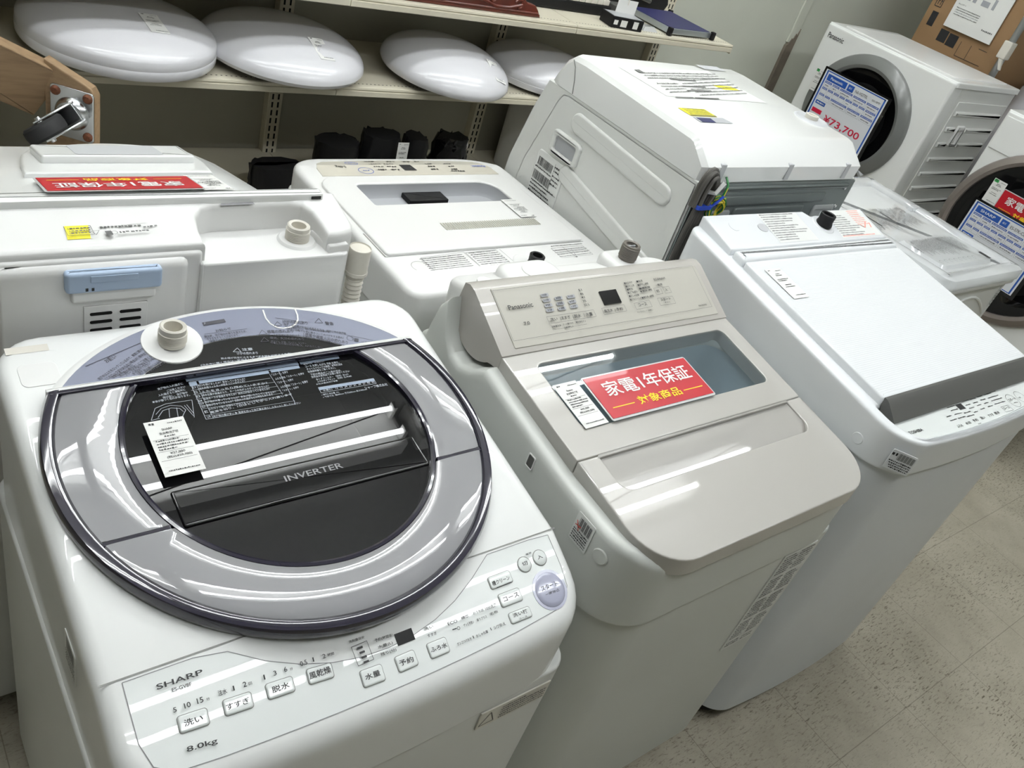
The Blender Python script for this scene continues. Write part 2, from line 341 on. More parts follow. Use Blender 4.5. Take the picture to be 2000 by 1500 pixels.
('P',0.0006,0.3181,0.7925,0.8284,0.3118,0.7652,0.824),
('P',0.0006,0.2715,0.7799,0.8264,0.2801,0.7876,0.8276,0.2915,0.7899,0.828,0.303,0.7859,0.8273,0.3062,0.7789,0.8262,0.2999,0.7706,0.8249),
('P',0.0006,0.2725,0.7748,0.8256,0.2807,0.7838,0.827,0.2911,0.7857,0.8273,0.3002,0.7828,0.8269,0.3028,0.7768,0.8259),
('P',0.0006,0.2638,0.7721,0.8251,0.2738,0.7732,0.8253),
('P',0.0006,0.3068,0.7863,0.8274,0.3117,0.7677,0.8244),
('P',0.0006,0.3098,0.7868,0.8275,0.3132,0.7711,0.825),
('P',0.0006,0.2884,0.7856,0.8273,0.2849,0.7718,0.8251),
('P',0.0006,0.2972,0.7848,0.8272,0.2944,0.7707,0.8249),
('O',0.3251,0.8219,0.8331,0.4404,0.8197,0.8327,0.4392,0.7568,0.8227,0.3239,0.759,0.823),
('P',0.0005,0.3314,0.814,0.8318,0.3326,0.7581,0.8229),
('P',0.0005,0.4265,0.8139,0.8318,0.4293,0.7763,0.8258),
('P',0.0004,0.3223,0.8077,0.8308,0.4247,0.8068,0.8307),
('P',0.0004,0.3227,0.8004,0.8297,0.4279,0.799,0.8294),
('P',0.0004,0.3229,0.7927,0.8284,0.429,0.7913,0.8282),
('P',0.0004,0.3233,0.7857,0.8273,0.4302,0.7837,0.827),
('P',0.0004,0.3245,0.7809,0.8265,0.4313,0.7786,0.8262),
('P',0.0004,0.3247,0.7758,0.8257,0.4409,0.7737,0.8254),
('P',0.0004,0.3247,0.765,0.824,0.4405,0.7625,0.8236),
('T','運転中に一時停止し、',0.4779,0.8203,0.8329,0.5085,0.82,0.8328,0.4779,0.8246,0.8335),
('T','コース を押しながら 予約 を押す。',0.4784,0.8148,0.832,0.5283,0.8131,0.8317,0.4786,0.8192,0.8327),
('T','チャイルドロックの設定・解除方法は',0.4785,0.8099,0.8312,0.5311,0.809,0.831,0.4786,0.8138,0.8318),
('T','取扱説明書をご覧ください。',0.478,0.8051,0.8304,0.519,0.8047,0.8304,0.4781,0.809,0.831),
('T','下記の部品がご入用の方は、',0.4792,0.7995,0.8295,0.5249,0.7983,0.8293,0.4793,0.8034,0.8301),
('T','別売品を販売店でお買い求めください',0.4788,0.795,0.8288,0.5355,0.7946,0.8287,0.4788,0.7989,0.8294),
('T','糸くずフィルター （別売）ES-LP1',0.4832,0.7898,0.828,0.5314,0.7896,0.8279,0.4833,0.7934,0.8285),
('T','ふろ水ポンプセット （別売）ES-FR400',0.4831,0.7859,0.8273,0.5344,0.7855,0.8273,0.4831,0.7895,0.8279),
('T','水位(水量)別洗濯容量',0.4796,0.7816,0.8267,0.5115,0.7818,0.8267,0.4796,0.7846,0.8271),
('O',0.4801,0.7774,0.826,0.5631,0.7763,0.8258,0.563,0.7666,0.8242,0.48,0.7676,0.8244),
('T','水量(L)',0.4839,0.7687,0.8246,0.4975,0.7688,0.8246,0.4839,0.7722,0.8251),
('T','12  15  24  27  31  34  37  40  44',0.5024,0.7696,0.8247,0.5616,0.7681,0.8245,0.5025,0.7737,0.8254),
('T','シャープ株式会社',0.5425,0.7599,0.8232,0.578,0.7593,0.8231,0.5426,0.7649,0.824),
('T','▪ 標準使用水量  91L',0.4789,0.7624,0.8236,0.5046,0.7621,0.8235,0.4789,0.7655,0.8241),
('T','▪ 外形寸法  幅600mm 奥行600mm 高さ985mm',0.4792,0.7582,0.8229,0.5448,0.7583,0.8229,0.4792,0.7613,0.8234)],
'sharp_window_blue':[
('B',0.3218,0.8275,0.834,0.4716,0.8267,0.8339,0.4716,0.8222,0.8332,0.3217,0.823,0.8333),
('B',0.3235,0.8214,0.833,0.3328,0.8212,0.833,0.3327,0.8143,0.8319,0.3233,0.8145,0.8319),
('B',0.3357,0.8221,0.8331,0.4271,0.8209,0.8329,0.427,0.8151,0.832,0.3356,0.8163,0.8322),
('B',0.4742,0.8261,0.8338,0.5326,0.8262,0.8338,0.5326,0.8222,0.8331,0.4742,0.8221,0.8331),
('B',0.43,0.8215,0.833,0.4706,0.8212,0.833,0.4706,0.8158,0.8321,0.43,0.816,0.8322),
('B',0.4797,0.7774,0.826,0.5636,0.7764,0.8258,0.5636,0.7715,0.825,0.4796,0.7725,0.8252)],
'sharp_rear_print':[
('T','お願い',0.2401,0.864,0.8448,0.2538,0.8711,0.846,0.2371,0.8697,0.8457),
('P',0.0008,0.2157,0.8639,0.8448,0.2937,0.893,0.8495),
('T','洗濯中はふたをロックしているので、無理に開けない',0.2252,0.8388,0.8408,0.2909,0.8805,0.8475,0.2227,0.8426,0.8414),
('T','（このロックがかからない場合は使用中止する）',0.2332,0.8371,0.8405,0.2946,0.8744,0.8465,0.2306,0.8412,0.8412),
('T','修理を依頼してください',0.2405,0.8385,0.8408,0.268,0.8553,0.8434,0.2382,0.8421,0.8413),
('T','洗濯物の飛び出しにご注意ください',0.2485,0.8394,0.8409,0.3001,0.868,0.8455,0.2462,0.8434,0.8415),
('T','フリースなど水に浮きやすいものは',0.2554,0.8392,0.8409,0.3003,0.8626,0.8446,0.2532,0.8433,0.8415),
('T','手で沈めてください',0.2642,0.8391,0.8409,0.2881,0.8531,0.8431,0.262,0.8427,0.8414),
('T','（洗濯 脱水槽からはみ出して',0.2699,0.8374,0.8406,0.307,0.8572,0.8438,0.2677,0.8415,0.8412),
('T','洗濯物や本体が傷つきます）',0.2789,0.8375,0.8406,0.3109,0.8546,0.8433,0.2767,0.8417,0.8413),
('B',0.3708,0.9128,0.8526,0.4015,0.9148,0.853,0.4019,0.9086,0.852,0.3712,0.9066,0.8517),
('T','お知らせ',0.383,0.8923,0.8494,0.4043,0.8939,0.8496,0.3826,0.8973,0.8502),
('T','脱水時、洗濯物の片寄りを直すため、',0.3655,0.8848,0.8482,0.4228,0.8854,0.8483,0.3655,0.8895,0.8489),
('T','すすぎをすることがあります。',0.367,0.8803,0.8474,0.4103,0.8805,0.8475,0.367,0.8847,0.8482),
('T','（故障ではありません）',0.3683,0.8752,0.8466,0.4023,0.8759,0.8467,0.3682,0.8799,0.8474),
('P',0.0006,0.3669,0.8917,0.8493,0.4252,0.8917,0.8493),
('P',0.0007,0.4361,0.878,0.8471,0.4436,0.8862,0.8484,0.4477,0.8781,0.8471,0.4361,0.878,0.8471),
('P',0.0007,0.4339,0.8652,0.845,0.441,0.8722,0.8461,0.445,0.8647,0.8449,0.4339,0.8652,0.845),
('P',0.0007,0.4633,0.8913,0.8492,0.4706,0.8983,0.8503,0.4742,0.8903,0.8491,0.4633,0.8913,0.8492),
('T','感電の恐れあり',0.4488,0.8788,0.8472,0.4849,0.874,0.8464,0.4497,0.8851,0.8482),
('T','アースを確実に取り付ける。',0.4476,0.8739,0.8464,0.4921,0.8651,0.845,0.4484,0.878,0.8471),
('T','爆発、火災の恐れあり',0.448,0.8679,0.8455,0.4931,0.8568,0.8437,0.4492,0.8728,0.8462),
('T','ガソリン、灯油、ベンジン、シンナー',0.4473,0.8622,0.8446,0.4932,0.849,0.8424,0.4484,0.8661,0.8452),
('T','警告',0.536,0.8806,0.8475,0.5483,0.8779,0.8471,0.5376,0.8873,0.8486),
('P',0.0008,0.5227,0.8875,0.8486,0.5318,0.8948,0.8498,0.5336,0.8848,0.8482,0.5227,0.8875,0.8486),
('T','けがの恐れあり',0.4772,0.8941,0.8497,0.5111,0.8854,0.8483,0.4789,0.9004,0.8507),
('T','洗濯・脱水槽が完全に止まるまでは、絶対に中の洗濯物',0.4765,0.8896,0.8489,0.5573,0.8567,0.8437,0.4785,0.8942,0.8497),
('T','などに触れない。特に子供には注意する。',0.477,0.8853,0.8482,0.5365,0.864,0.8448,0.4786,0.8896,0.8489),
('T','（ゆるい回転でも手に巻きついて大けがをする恐れ）',0.4776,0.8813,0.8476,0.5501,0.8493,0.8425,0.4796,0.8857,0.8483),
('T','感電や漏電火災の恐れあり',0.4979,0.8656,0.8451,0.5521,0.8391,0.8409,0.5007,0.8711,0.846),
('T','湿気の多い場所には据え付けない。',0.4961,0.8614,0.8444,0.5457,0.8372,0.8406,0.4982,0.8655,0.8451),
('T','付着した衣類は近付けたり、入れたりしない。',0.4455,0.8596,0.8441,0.5137,0.8372,0.8405,0.447,0.8641,0.8448),
('P',0.0006,0.4707,0.9059,0.8515,0.5114,0.8903,0.849),
('P',0.0006,0.5645,0.8538,0.8432,0.5924,0.8395,0.8409),
('P',0.0006,0.4458,0.8769,0.8469,0.4929,0.8635,0.8448),
('P',0.0006,0.4987,0.8715,0.846,0.4944,0.8617,0.8445),
('C',0.5604,0.8493,0.8425,0.0047),
('B',0.567,0.8488,0.8424,0.5726,0.8462,0.842,0.5698,0.8404,0.8411,0.5642,0.8429,0.8415),
('T','TCAUHA1790B (HK1)',0.5734,0.8373,0.8406,0.6122,0.8333,0.8399,0.5737,0.8403,0.841)],
'sharp_rear_white':[
('T','ふろ水給水口',0.3723,0.9086,0.852,0.3993,0.9109,0.8523,0.372,0.9126,0.8526),
('T','注意',0.404,0.8536,0.8432,0.4182,0.8523,0.843,0.4045,0.8585,0.844),
('P',0.0007,0.3918,0.8545,0.8433,0.3996,0.8601,0.8442,0.402,0.8525,0.843,0.3918,0.8545,0.8433),
('T','けがの恐れあり',0.3952,0.8482,0.8423,0.422,0.8445,0.8417,0.3959,0.8528,0.8431),
('T','脱水槽が完全に止まるまで手を触れない',0.3725,0.8443,0.8417,0.4443,0.8359,0.8403,0.3729,0.8478,0.8422),
('T','(注水中に開く場合は一時停止して、水の音を確認するため)',0.3445,0.8377,0.8406,0.4662,0.8359,0.8403,0.3445,0.8412,0.8412)],
'pana_panel':[
('T','Panasonic',0.8019,0.8053,0.8888,0.8509,0.8057,0.889,0.8018,0.8126,0.8926),
('T','7.0',0.8187,0.7798,0.8756,0.8304,0.7798,0.8755,0.8188,0.785,0.8783),
('T','51',0.9568,0.82,0.8964,0.9642,0.8201,0.8965,0.9567,0.8236,0.8983),
('T','46',0.9565,0.8137,0.8932,0.9639,0.8138,0.8932,0.9564,0.8173,0.8951),
('T','41',0.956,0.8077,0.8901,0.9634,0.8078,0.8901,0.9559,0.8114,0.892),
('T','35',0.9556,0.8018,0.887,0.9629,0.8019,0.887,0.9555,0.8054,0.8889),
('T','22 L',0.9549,0.7956,0.8838,0.967,0.7957,0.8838,0.9549,0.7992,0.8856),
('T','洗い',0.8728,0.7797,0.8755,0.8877,0.7798,0.8756,0.8728,0.7849,0.8782),
('T','すすぎ',0.896,0.7797,0.8755,0.9151,0.7795,0.8754,0.8961,0.7851,0.8783),
('T','脱水',0.9236,0.7793,0.8753,0.939,0.7792,0.8753,0.9236,0.7848,0.8781),
('T','水量',0.9493,0.7792,0.8752,0.9644,0.7792,0.8753,0.9493,0.7847,0.8781),
('B',0.894,0.7843,0.8779,0.8946,0.7843,0.8779,0.8938,0.7783,0.8748,0.8931,0.7784,0.8748),
('B',0.9211,0.7846,0.8781,0.9218,0.7845,0.878,0.9209,0.7785,0.8749,0.9202,0.7786,0.8749),
('B',0.9459,0.7844,0.8779,0.9466,0.7843,0.8779,0.9457,0.7782,0.8747,0.945,0.7783,0.8748),
('T','自動槽洗浄',0.8695,0.77,0.8705,0.8891,0.7701,0.8705,0.8695,0.7729,0.872),
('T','さっと槽すすぎ',0.8937,0.7707,0.8708,0.9163,0.7707,0.8708,0.8937,0.7738,0.8725),
('T','槽洗浄サイン',0.9215,0.7707,0.8708,0.9434,0.7706,0.8708,0.9215,0.774,0.8725),
('T','（3秒押し）',0.8937,0.7655,0.8681,0.9126,0.7657,0.8682,0.8936,0.7686,0.8698),
('P',0.0004,0.869,0.7666,0.8687,0.9433,0.7673,0.869),
('T','風呂水',0.9923,0.7804,0.8759,1.0124,0.7805,0.8759,0.9922,0.7854,0.8785),
('T','予約',1.0205,0.7805,0.8759,1.0361,0.7805,0.8759,1.0205,0.7856,0.8786),
('B',1.0173,0.7843,0.8779,1.018,0.7843,0.8779,1.0173,0.7794,0.8753,1.0166,0.7795,0.8754),
('T','コース',1.0757,0.7819,0.8767,1.0973,0.7821,0.8767,1.0756,0.7872,0.8794),
('T','チャイルドロック（3秒押し）',1.0656,0.7717,0.8714,1.105,0.7722,0.8716,1.0655,0.7743,0.8727),
('T','ECONAVI',1.1414,0.8222,0.8976,1.1711,0.8224,0.8977,1.1414,0.8258,0.8995),
('T','電源',1.1442,0.8123,0.8925,1.1571,0.8127,0.8926,1.144,0.8156,0.8942),
('T','切',1.1346,0.8008,0.8865,1.1413,0.8008,0.8865,1.1346,0.8056,0.889),
('T','入',1.1573,0.8011,0.8866,1.1642,0.8011,0.8866,1.1574,0.806,0.8892),
('T','スタート',1.1347,0.7852,0.8783,1.161,0.7853,0.8784,1.1346,0.7902,0.881),
('T','一時停止',1.1377,0.7812,0.8763,1.1567,0.7811,0.8762,1.1378,0.7835,0.8775),
('T','NA-FA7H5',1.2241,0.7665,0.8687,1.2468,0.7664,0.8686,1.2241,0.7693,0.8701),
('T','■おまかせ',1.0658,0.8216,0.8973,1.0861,0.8222,0.8976,1.0656,0.8254,0.8993),
('T','■わたし流',1.0661,0.8161,0.8944,1.0872,0.8166,0.8947,1.066,0.82,0.8964),
('T','■時短',1.0656,0.8108,0.8917,1.0803,0.8112,0.8919,1.0654,0.8146,0.8936),
('T','■パワフル滝洗い',1.0645,0.8052,0.8888,1.09,0.8057,0.889,1.0644,0.809,0.8907),
('T','■おしゃれ着',1.0636,0.7993,0.8857,1.0883,0.7998,0.886,1.0635,0.8031,0.8877),
('T','■おうちクリーニング',1.0624,0.7934,0.8827,1.0914,0.7941,0.883,1.0623,0.7972,0.8846),
('T','■毛布',1.0969,0.8221,0.8976,1.1126,0.8229,0.8979,1.0967,0.826,0.8996),
('T','■部屋干し2時間',1.0958,0.8158,0.8943,1.123,0.8167,0.8947,1.0956,0.8197,0.8963),
('T','■槽乾燥',1.0955,0.8094,0.891,1.1242,0.8104,0.8915,1.0953,0.8133,0.893),
('T','●  槽洗浄  1時間',1.0953,0.8046,0.8885,1.1248,0.8055,0.8889,1.0952,0.8084,0.8905),
('T','■槽洗浄  6時間',1.092,0.7937,0.8828,1.1224,0.7947,0.8833,1.0919,0.7976,0.8848),
('T','15分',0.877,0.8195,0.8962,0.8873,0.8199,0.8964,0.8768,0.8233,0.8982),
('T','11分',0.8766,0.8113,0.8919,0.8869,0.8116,0.8921,0.8765,0.815,0.8939),
('T','7分',0.8757,0.8031,0.8877,0.8859,0.8034,0.8878,0.8755,0.8068,0.8896),
('T','3分',0.875,0.7955,0.8837,0.8852,0.7958,0.8839,0.8749,0.7992,0.8856),
('T','3回',0.9025,0.812,0.8923,0.913,0.8123,0.8925,0.9023,0.8157,0.8942),
('T','2回',0.9013,0.8035,0.8879,0.9118,0.8038,0.888,0.9011,0.8072,0.8898),
('T','1回',0.9004,0.7955,0.8837,0.9109,0.7958,0.8839,0.9003,0.7992,0.8857),
('T','9-12分',0.9293,0.8121,0.8923,0.9401,0.8124,0.8925,0.9291,0.8159,0.8943),
('T','6分',0.9275,0.8038,0.888,0.9382,0.8041,0.8882,0.9273,0.8076,0.89),
('T','1-3分',0.9267,0.796,0.884,0.9374,0.7963,0.8841,0.9266,0.7998,0.886)],
'pana_outline':[
('O',0.8676,0.7876,0.8796,0.9701,0.7877,0.8797,0.9702,0.7768,0.874,0.8676,0.7767,0.8739),
('O',0.9892,0.7881,0.8798,1.0429,0.7888,0.8802,1.0431,0.7782,0.8747,0.9894,0.7774,0.8743),
('O',1.0669,0.7886,0.8801,1.1065,0.7899,0.8808,1.1069,0.7789,0.8751,1.0673,0.7777,0.8744),
('O',1.1308,0.809,0.8907,1.1478,0.8092,0.8909,1.148,0.7979,0.885,1.131,0.7977,0.8849),
('O',1.154,0.8087,0.8906,1.1705,0.809,0.8907,1.1708,0.7979,0.885,1.1543,0.7976,0.8848),
('O',1.1283,0.7913,0.8815,1.1684,0.7913,0.8815,1.1685,0.7783,0.8748,1.1284,0.7783,0.8748),
('O',0.7855,0.8373,0.9054,1.2577,0.8403,0.907,1.2584,0.7628,0.8667,0.7862,0.7597,0.8651)],
'pana_pill':[
('B',0.8747,0.8234,0.8982,0.8909,0.8239,0.8985,0.8911,0.8188,0.8959,0.8749,0.8183,0.8956),
('B',0.8744,0.8151,0.8939,0.8906,0.8155,0.8941,0.8907,0.8105,0.8915,0.8746,0.8101,0.8913),
('B',0.8735,0.8069,0.8897,0.8896,0.8073,0.8899,0.8897,0.8023,0.8873,0.8736,0.8019,0.8871),
('B',0.8728,0.7993,0.8857,0.8888,0.7997,0.8859,0.889,0.7947,0.8833,0.8729,0.7943,0.8831),
('B',0.9002,0.8159,0.8943,0.9167,0.8163,0.8945,0.9169,0.8112,0.8919,0.9004,0.8108,0.8917),
('B',0.899,0.8073,0.8899,0.9155,0.8077,0.8901,0.9156,0.8027,0.8874,0.8992,0.8023,0.8872),
('B',0.8981,0.7994,0.8857,0.9146,0.7997,0.8859,0.9147,0.7947,0.8833,0.8983,0.7943,0.8831),
('B',0.927,0.816,0.8944,0.9439,0.8165,0.8946,0.9441,0.8113,0.892,0.9272,0.8109,0.8917),
('B',0.9252,0.8077,0.8901,0.942,0.8081,0.8903,0.9422,0.803,0.8876,0.9253,0.8026,0.8874),
('B',0.9244,0.7999,0.886,0.9412,0.8003,0.8862,0.9413,0.7952,0.8835,0.9245,0.7948,0.8834)],
'pana_display':[
('O',1.0004,0.8156,0.8942,1.0401,0.8159,0.8944,1.0403,0.793,0.8824,1.0007,0.7927,0.8822)],
'tosh_panel':[
('T','TOSHIBA',1.391,0.3736,0.8475,1.4336,0.3719,0.8474,1.3912,0.38,0.8481),
('B',1.5906,0.3999,0.8499,1.6114,0.399,0.8498,1.6108,0.3857,0.8486,1.59,0.3866,0.8487),
('C',1.7762,0.3686,0.8471,0.0167),
('C',1.8141,0.3713,0.8473,0.0148),
('T','スタート',1.7631,0.3684,0.8471,1.7916,0.3688,0.8471,1.763,0.3755,0.8477),
('T','一時停止',1.7663,0.3619,0.8465,1.7861,0.3616,0.8464,1.7663,0.3646,0.8467),
('T','切',1.8039,0.3684,0.8471,1.8127,0.3684,0.8471,1.8039,0.3718,0.8474),
('T','コース',1.7171,0.3567,0.846,1.7417,0.3558,0.8459,1.7173,0.3618,0.8465),
('O',1.7153,0.3647,0.8467,1.7443,0.3635,0.8466,1.7438,0.3502,0.8454,1.7147,0.3514,0.8455),
('T','ふろ水',1.5303,0.3548,0.8458,1.5495,0.354,0.8458,1.5305,0.3612,0.8464),
('T','水位',1.5615,0.3546,0.8458,1.58,0.3542,0.8458,1.5616,0.3605,0.8463),
('T','予約',1.5896,0.3547,0.8458,1.6076,0.3543,0.8458,1.5897,0.3608,0.8464),
('T','洗い',1.619,0.3542,0.8458,1.6352,0.3536,0.8457,1.6192,0.3607,0.8464),
('T','すすぎ',1.6497,0.354,0.8458,1.6686,0.3536,0.8457,1.6498,0.3601,0.8463),
('T','脱水',1.6756,0.3535,0.8457,1.6941,0.3532,0.8457,1.6757,0.36,0.8463),
('T','同時',1.5944,0.3475,0.8452,1.6066,0.3471,0.8451,1.5945,0.3496,0.8454),
('L','',1.5743,0.405,0.8503,1.5902,0.4046,0.8503,1.5744,0.4085,0.8507),
('L','',1.5938,0.4045,0.8503,1.6099,0.4042,0.8503,1.5938,0.4081,0.8506),
('L','',1.5599,0.3976,0.8497,1.588,0.3969,0.8496,1.56,0.4011,0.85),
('L','',1.5604,0.3894,0.8489,1.5867,0.3887,0.8489,1.5605,0.3929,0.8493),
('L','',1.5315,0.3808,0.8482,1.5484,0.3803,0.8481,1.5316,0.3843,0.8485),
('L','',1.5583,0.3798,0.8481,1.5845,0.379,0.848,1.5585,0.3833,0.8484),
('L','',1.5292,0.3712,0.8473,1.5513,0.3705,0.8472,1.5294,0.3747,0.8476),
('L','',1.5576,0.3704,0.8472,1.5836,0.3695,0.8472,1.5577,0.3739,0.8475),
('L','',1.5907,0.3762,0.8478,1.6138,0.3755,0.8477,1.5908,0.3798,0.8481),
('L','',1.586,0.3677,0.847,1.6126,0.3668,0.8469,1.5861,0.3712,0.8473),
('L','',1.6193,0.3999,0.8499,1.645,0.3993,0.8498,1.6194,0.4035,0.8502),
('L','',1.6496,0.3987,0.8498,1.6721,0.3982,0.8497,1.6497,0.4023,0.8501),
('L','',1.6794,0.399,0.8498,1.7005,0.3985,0.8498,1.6795,0.4027,0.8501),
('L','',1.7083,0.3984,0.8498,1.7357,0.3978,0.8497,1.7084,0.4021,0.8501),
('L','',1.7127,0.4052,0.8504,1.7483,0.4045,0.8503,1.7128,0.4089,0.8507),
('L','',1.7353,0.3997,0.8499,1.7572,0.3993,0.8498,1.7353,0.4035,0.8502),
('L','',1.6188,0.39,0.849,1.6371,0.3895,0.849,1.6189,0.3936,0.8493),
('L','',1.6483,0.3894,0.8489,1.6651,0.3889,0.8489,1.6484,0.393,0.8493),
('L','',1.679,0.3901,0.849,1.6981,0.3896,0.849,1.6791,0.3938,0.8493),
('L','',1.7078,0.3894,0.8489,1.751,0.3883,0.8489,1.7079,0.3931,0.8493),
('L','',1.6192,0.3817,0.8483,1.6374,0.3812,0.8482,1.6193,0.3853,0.8486),
('L','',1.6505,0.382,0.8483,1.6672,0.3815,0.8482,1.6506,0.3856,0.8486),
('L','',1.6786,0.3812,0.8482,1.6957,0.3808,0.8482,1.6787,0.3849,0.8485),
('L','',1.7089,0.3814,0.8482,1.7521,0.3802,0.8481,1.709,0.3851,0.8486),
('L','',1.6194,0.3712,0.8473,1.6339,0.3708,0.8473,1.6196,0.3748,0.8476),
('L','',1.6486,0.3724,0.8474,1.6653,0.3719,0.8474,1.6487,0.376,0.8477),
('L','',1.6782,0.3725,0.8474,1.6971,0.3719,0.8474,1.6783,0.3761,0.8477),
('L','',1.7071,0.3728,0.8475,1.75,0.3715,0.8473,1.7072,0.3765,0.8478)],
'tosh_bar_print':[
('L','',1.5893,0.9328,0.9516,1.6165,0.9333,0.9517,1.5892,0.9374,0.9527),
('L','',1.5942,0.9264,0.95,1.7311,0.9243,0.9495,1.5942,0.9291,0.9507),
('L','',1.5933,0.9212,0.9488,1.6661,0.9204,0.9486,1.5934,0.9239,0.9494),
('L','',1.5925,0.9159,0.9475,1.7287,0.9145,0.9472,1.5925,0.9187,0.9482),
('L','',1.5917,0.9108,0.9463,1.6693,0.9106,0.9462,1.5917,0.9135,0.9469),
('L','',1.6,0.8926,0.9419,1.7241,0.8895,0.9412,1.6001,0.8953,0.9426),
('L','',1.5997,0.888,0.9408,1.6888,0.887,0.9406,1.5998,0.8907,0.9415),
('L','',1.5994,0.8834,0.9397,1.7137,0.8805,0.939,1.5995,0.8861,0.9404),
('L','',1.5991,0.8788,0.9386,1.6788,0.8781,0.9385,1.5992,0.8814,0.9392),
('L','',1.5988,0.8742,0.9375,1.7035,0.8716,0.9369,1.5989,0.8768,0.9381),
('L','',1.5986,0.8696,0.9364,1.6689,0.8694,0.9363,1.5986,0.8722,0.937),
('L','',1.5983,0.865,0.9353,1.6934,0.8628,0.9348,1.5983,0.8677,0.9359),
('L','',1.8062,0.9345,0.952,1.8956,0.9341,0.9519,1.8062,0.9384,0.9529),
('L','',1.8062,0.9267,0.9501,1.8925,0.9262,0.95,1.8062,0.9306,0.951),
('L','',1.8062,0.919,0.9483,1.8893,0.9184,0.9481,1.8062,0.9228,0.9492),
('L','',1.8062,0.9113,0.9464,1.8862,0.9107,0.9463,1.8063,0.9151,0.9473),
('L','',1.8063,0.9036,0.9446,1.8831,0.903,0.9444,1.8063,0.9074,0.9455),
('L','',1.8063,0.8959,0.9427,1.88,0.8953,0.9426,1.8063,0.8997,0.9436),
('L','',1.8063,0.8883,0.9409,1.877,0.8877,0.9407,1.8064,0.892,0.9418),
('L','',1.8064,0.8807,0.9391,1.8739,0.8801,0.9389,1.8064,0.8844,0.94)],
'tosh_bar_red':[
('L','',1.9093,0.9387,0.953,1.9566,0.9386,0.953,1.9093,0.942,0.9538),
('L','',1.9085,0.9344,0.9519,1.9557,0.9343,0.9519,1.9085,0.9377,0.9527),
('L','',1.9077,0.9301,0.9509,1.9548,0.9299,0.9509,1.9077,0.9334,0.9517),
('L','',1.9069,0.9258,0.9499,1.9539,0.9256,0.9498,1.9069,0.9291,0.9507),
('L','',1.9061,0.9215,0.9489,1.9531,0.9213,0.9488,1.9061,0.9248,0.9497),
('L','',1.9053,0.9173,0.9478,1.9522,0.917,0.9478,1.9053,0.9206,0.9486),
('L','',1.9045,0.913,0.9468,1.9513,0.9126,0.9467,1.9045,0.9163,0.9476),
('L','',1.9037,0.9088,0.9458,1.9504,0.9084,0.9457,1.9037,0.9121,0.9466),
('L','',1.8237,0.8625,0.9347,1.8927,0.8636,0.935,1.8236,0.8667,0.9357),
('L','',1.9124,0.8598,0.9341,1.9785,0.8623,0.9346,1.9122,0.864,0.9351),
('B',1.9248,0.896,0.9427,1.9346,0.8977,0.9432,1.9358,0.8915,0.9417,1.926,0.8898,0.9412),
('B',1.9299,0.891,0.9415,1.9582,0.9023,0.9442,1.9588,0.9008,0.9439,1.9305,0.8896,0.9412),
('B',1.9492,0.89,0.9413,1.9639,0.8967,0.9429,1.9644,0.8956,0.9426,1.9497,0.8889,0.941)],
'naf_panel_print':[
('T','5.0kg',0.9219,1.6005,0.742,0.902,1.5994,0.7421,0.9223,1.5927,0.7427),
('L','',1.0253,1.598,0.7422,1.0001,1.5963,0.7424,1.0257,1.5912,0.7429),
('L','',1.0525,1.5962,0.7424,1.027,1.5945,0.7425,1.053,1.5894,0.7431),
('L','',1.0249,1.5864,0.7434,1.0035,1.5848,0.7435,1.0254,1.5797,0.744),
('L','',1.0543,1.5863,0.7434,1.0288,1.5847,0.7435,1.0547,1.5795,0.7441),
('L','',1.0204,1.5761,0.7444,1.0018,1.5752,0.7445,1.0207,1.5694,0.7451),
('L','',1.0508,1.5759,0.7444,1.0282,1.5749,0.7445,1.0511,1.5691,0.7451),
('L','',1.0417,1.6298,0.739,1.0166,1.6266,0.7393,1.0427,1.6219,0.7398),
('L','',1.1061,1.6321,0.7388,1.082,1.6301,0.739,1.1068,1.6239,0.7396),
('L','',1.1454,1.6324,0.7388,1.1206,1.6304,0.739,1.1461,1.6241,0.7396),
('L','',1.1805,1.6333,0.7387,1.1615,1.6307,0.7389,1.1818,1.624,0.7396),
('L','',1.1437,1.6038,0.7416,1.1185,1.6008,0.7419,1.1444,1.5981,0.7422),
('L','',1.1409,1.5906,0.7429,1.1152,1.5889,0.7431,1.1413,1.5848,0.7435),
('L','',1.1392,1.5751,0.7445,1.1124,1.5736,0.7446,1.1396,1.5682,0.7452),
('L','',1.1843,1.605,0.7415,1.1649,1.6038,0.7416,1.1847,1.5991,0.7421),
('L','',1.1831,1.5904,0.743,1.1634,1.5887,0.7431,1.1836,1.5846,0.7435),
('L','',1.1785,1.5748,0.7445,1.1619,1.5737,0.7446,1.1789,1.569,0.7451),
('L','',1.2106,1.6038,0.7416,1.1962,1.6026,0.7417,1.211,1.599,0.7421),
('L','',1.2081,1.5915,0.7428,1.1938,1.5904,0.743,1.2085,1.5868,0.7433),
('L','',1.2041,1.577,0.7443,1.1895,1.5753,0.7445,1.2047,1.5724,0.7448),
('L','',1.2002,1.5626,0.7457,1.1668,1.5606,0.7459,1.2005,1.5568,0.7463),
('L','',1.2154,1.6412,0.7379,1.1926,1.6397,0.738,1.2157,1.6363,0.7384),
('L','',1.0679,1.6121,0.7408,1.0534,1.6109,0.7409,1.0684,1.6063,0.7414),
('L','',1.1176,1.6122,0.7408,1.1027,1.611,0.7409,1.1181,1.6064,0.7414),
('B',1.0678,1.5906,0.7429,1.103,1.5909,0.7429,1.1032,1.5636,0.7456,1.0681,1.5633,0.7457),
('L','',1.3042,1.6044,0.7416,1.273,1.6025,0.7417,1.3045,1.5995,0.7421)],
'naf_panel_blue':[
('T','Panasonic',1.3028,1.5912,0.7429,1.268,1.5888,0.7431,1.3033,1.5839,0.7436),
('C',1.3059,1.5861,0.7434,0.0037),
('C',0.9625,1.6193,0.7401,0.0126),
('C',0.959,1.5784,0.7442,0.0159)],
'naf_top_print':[
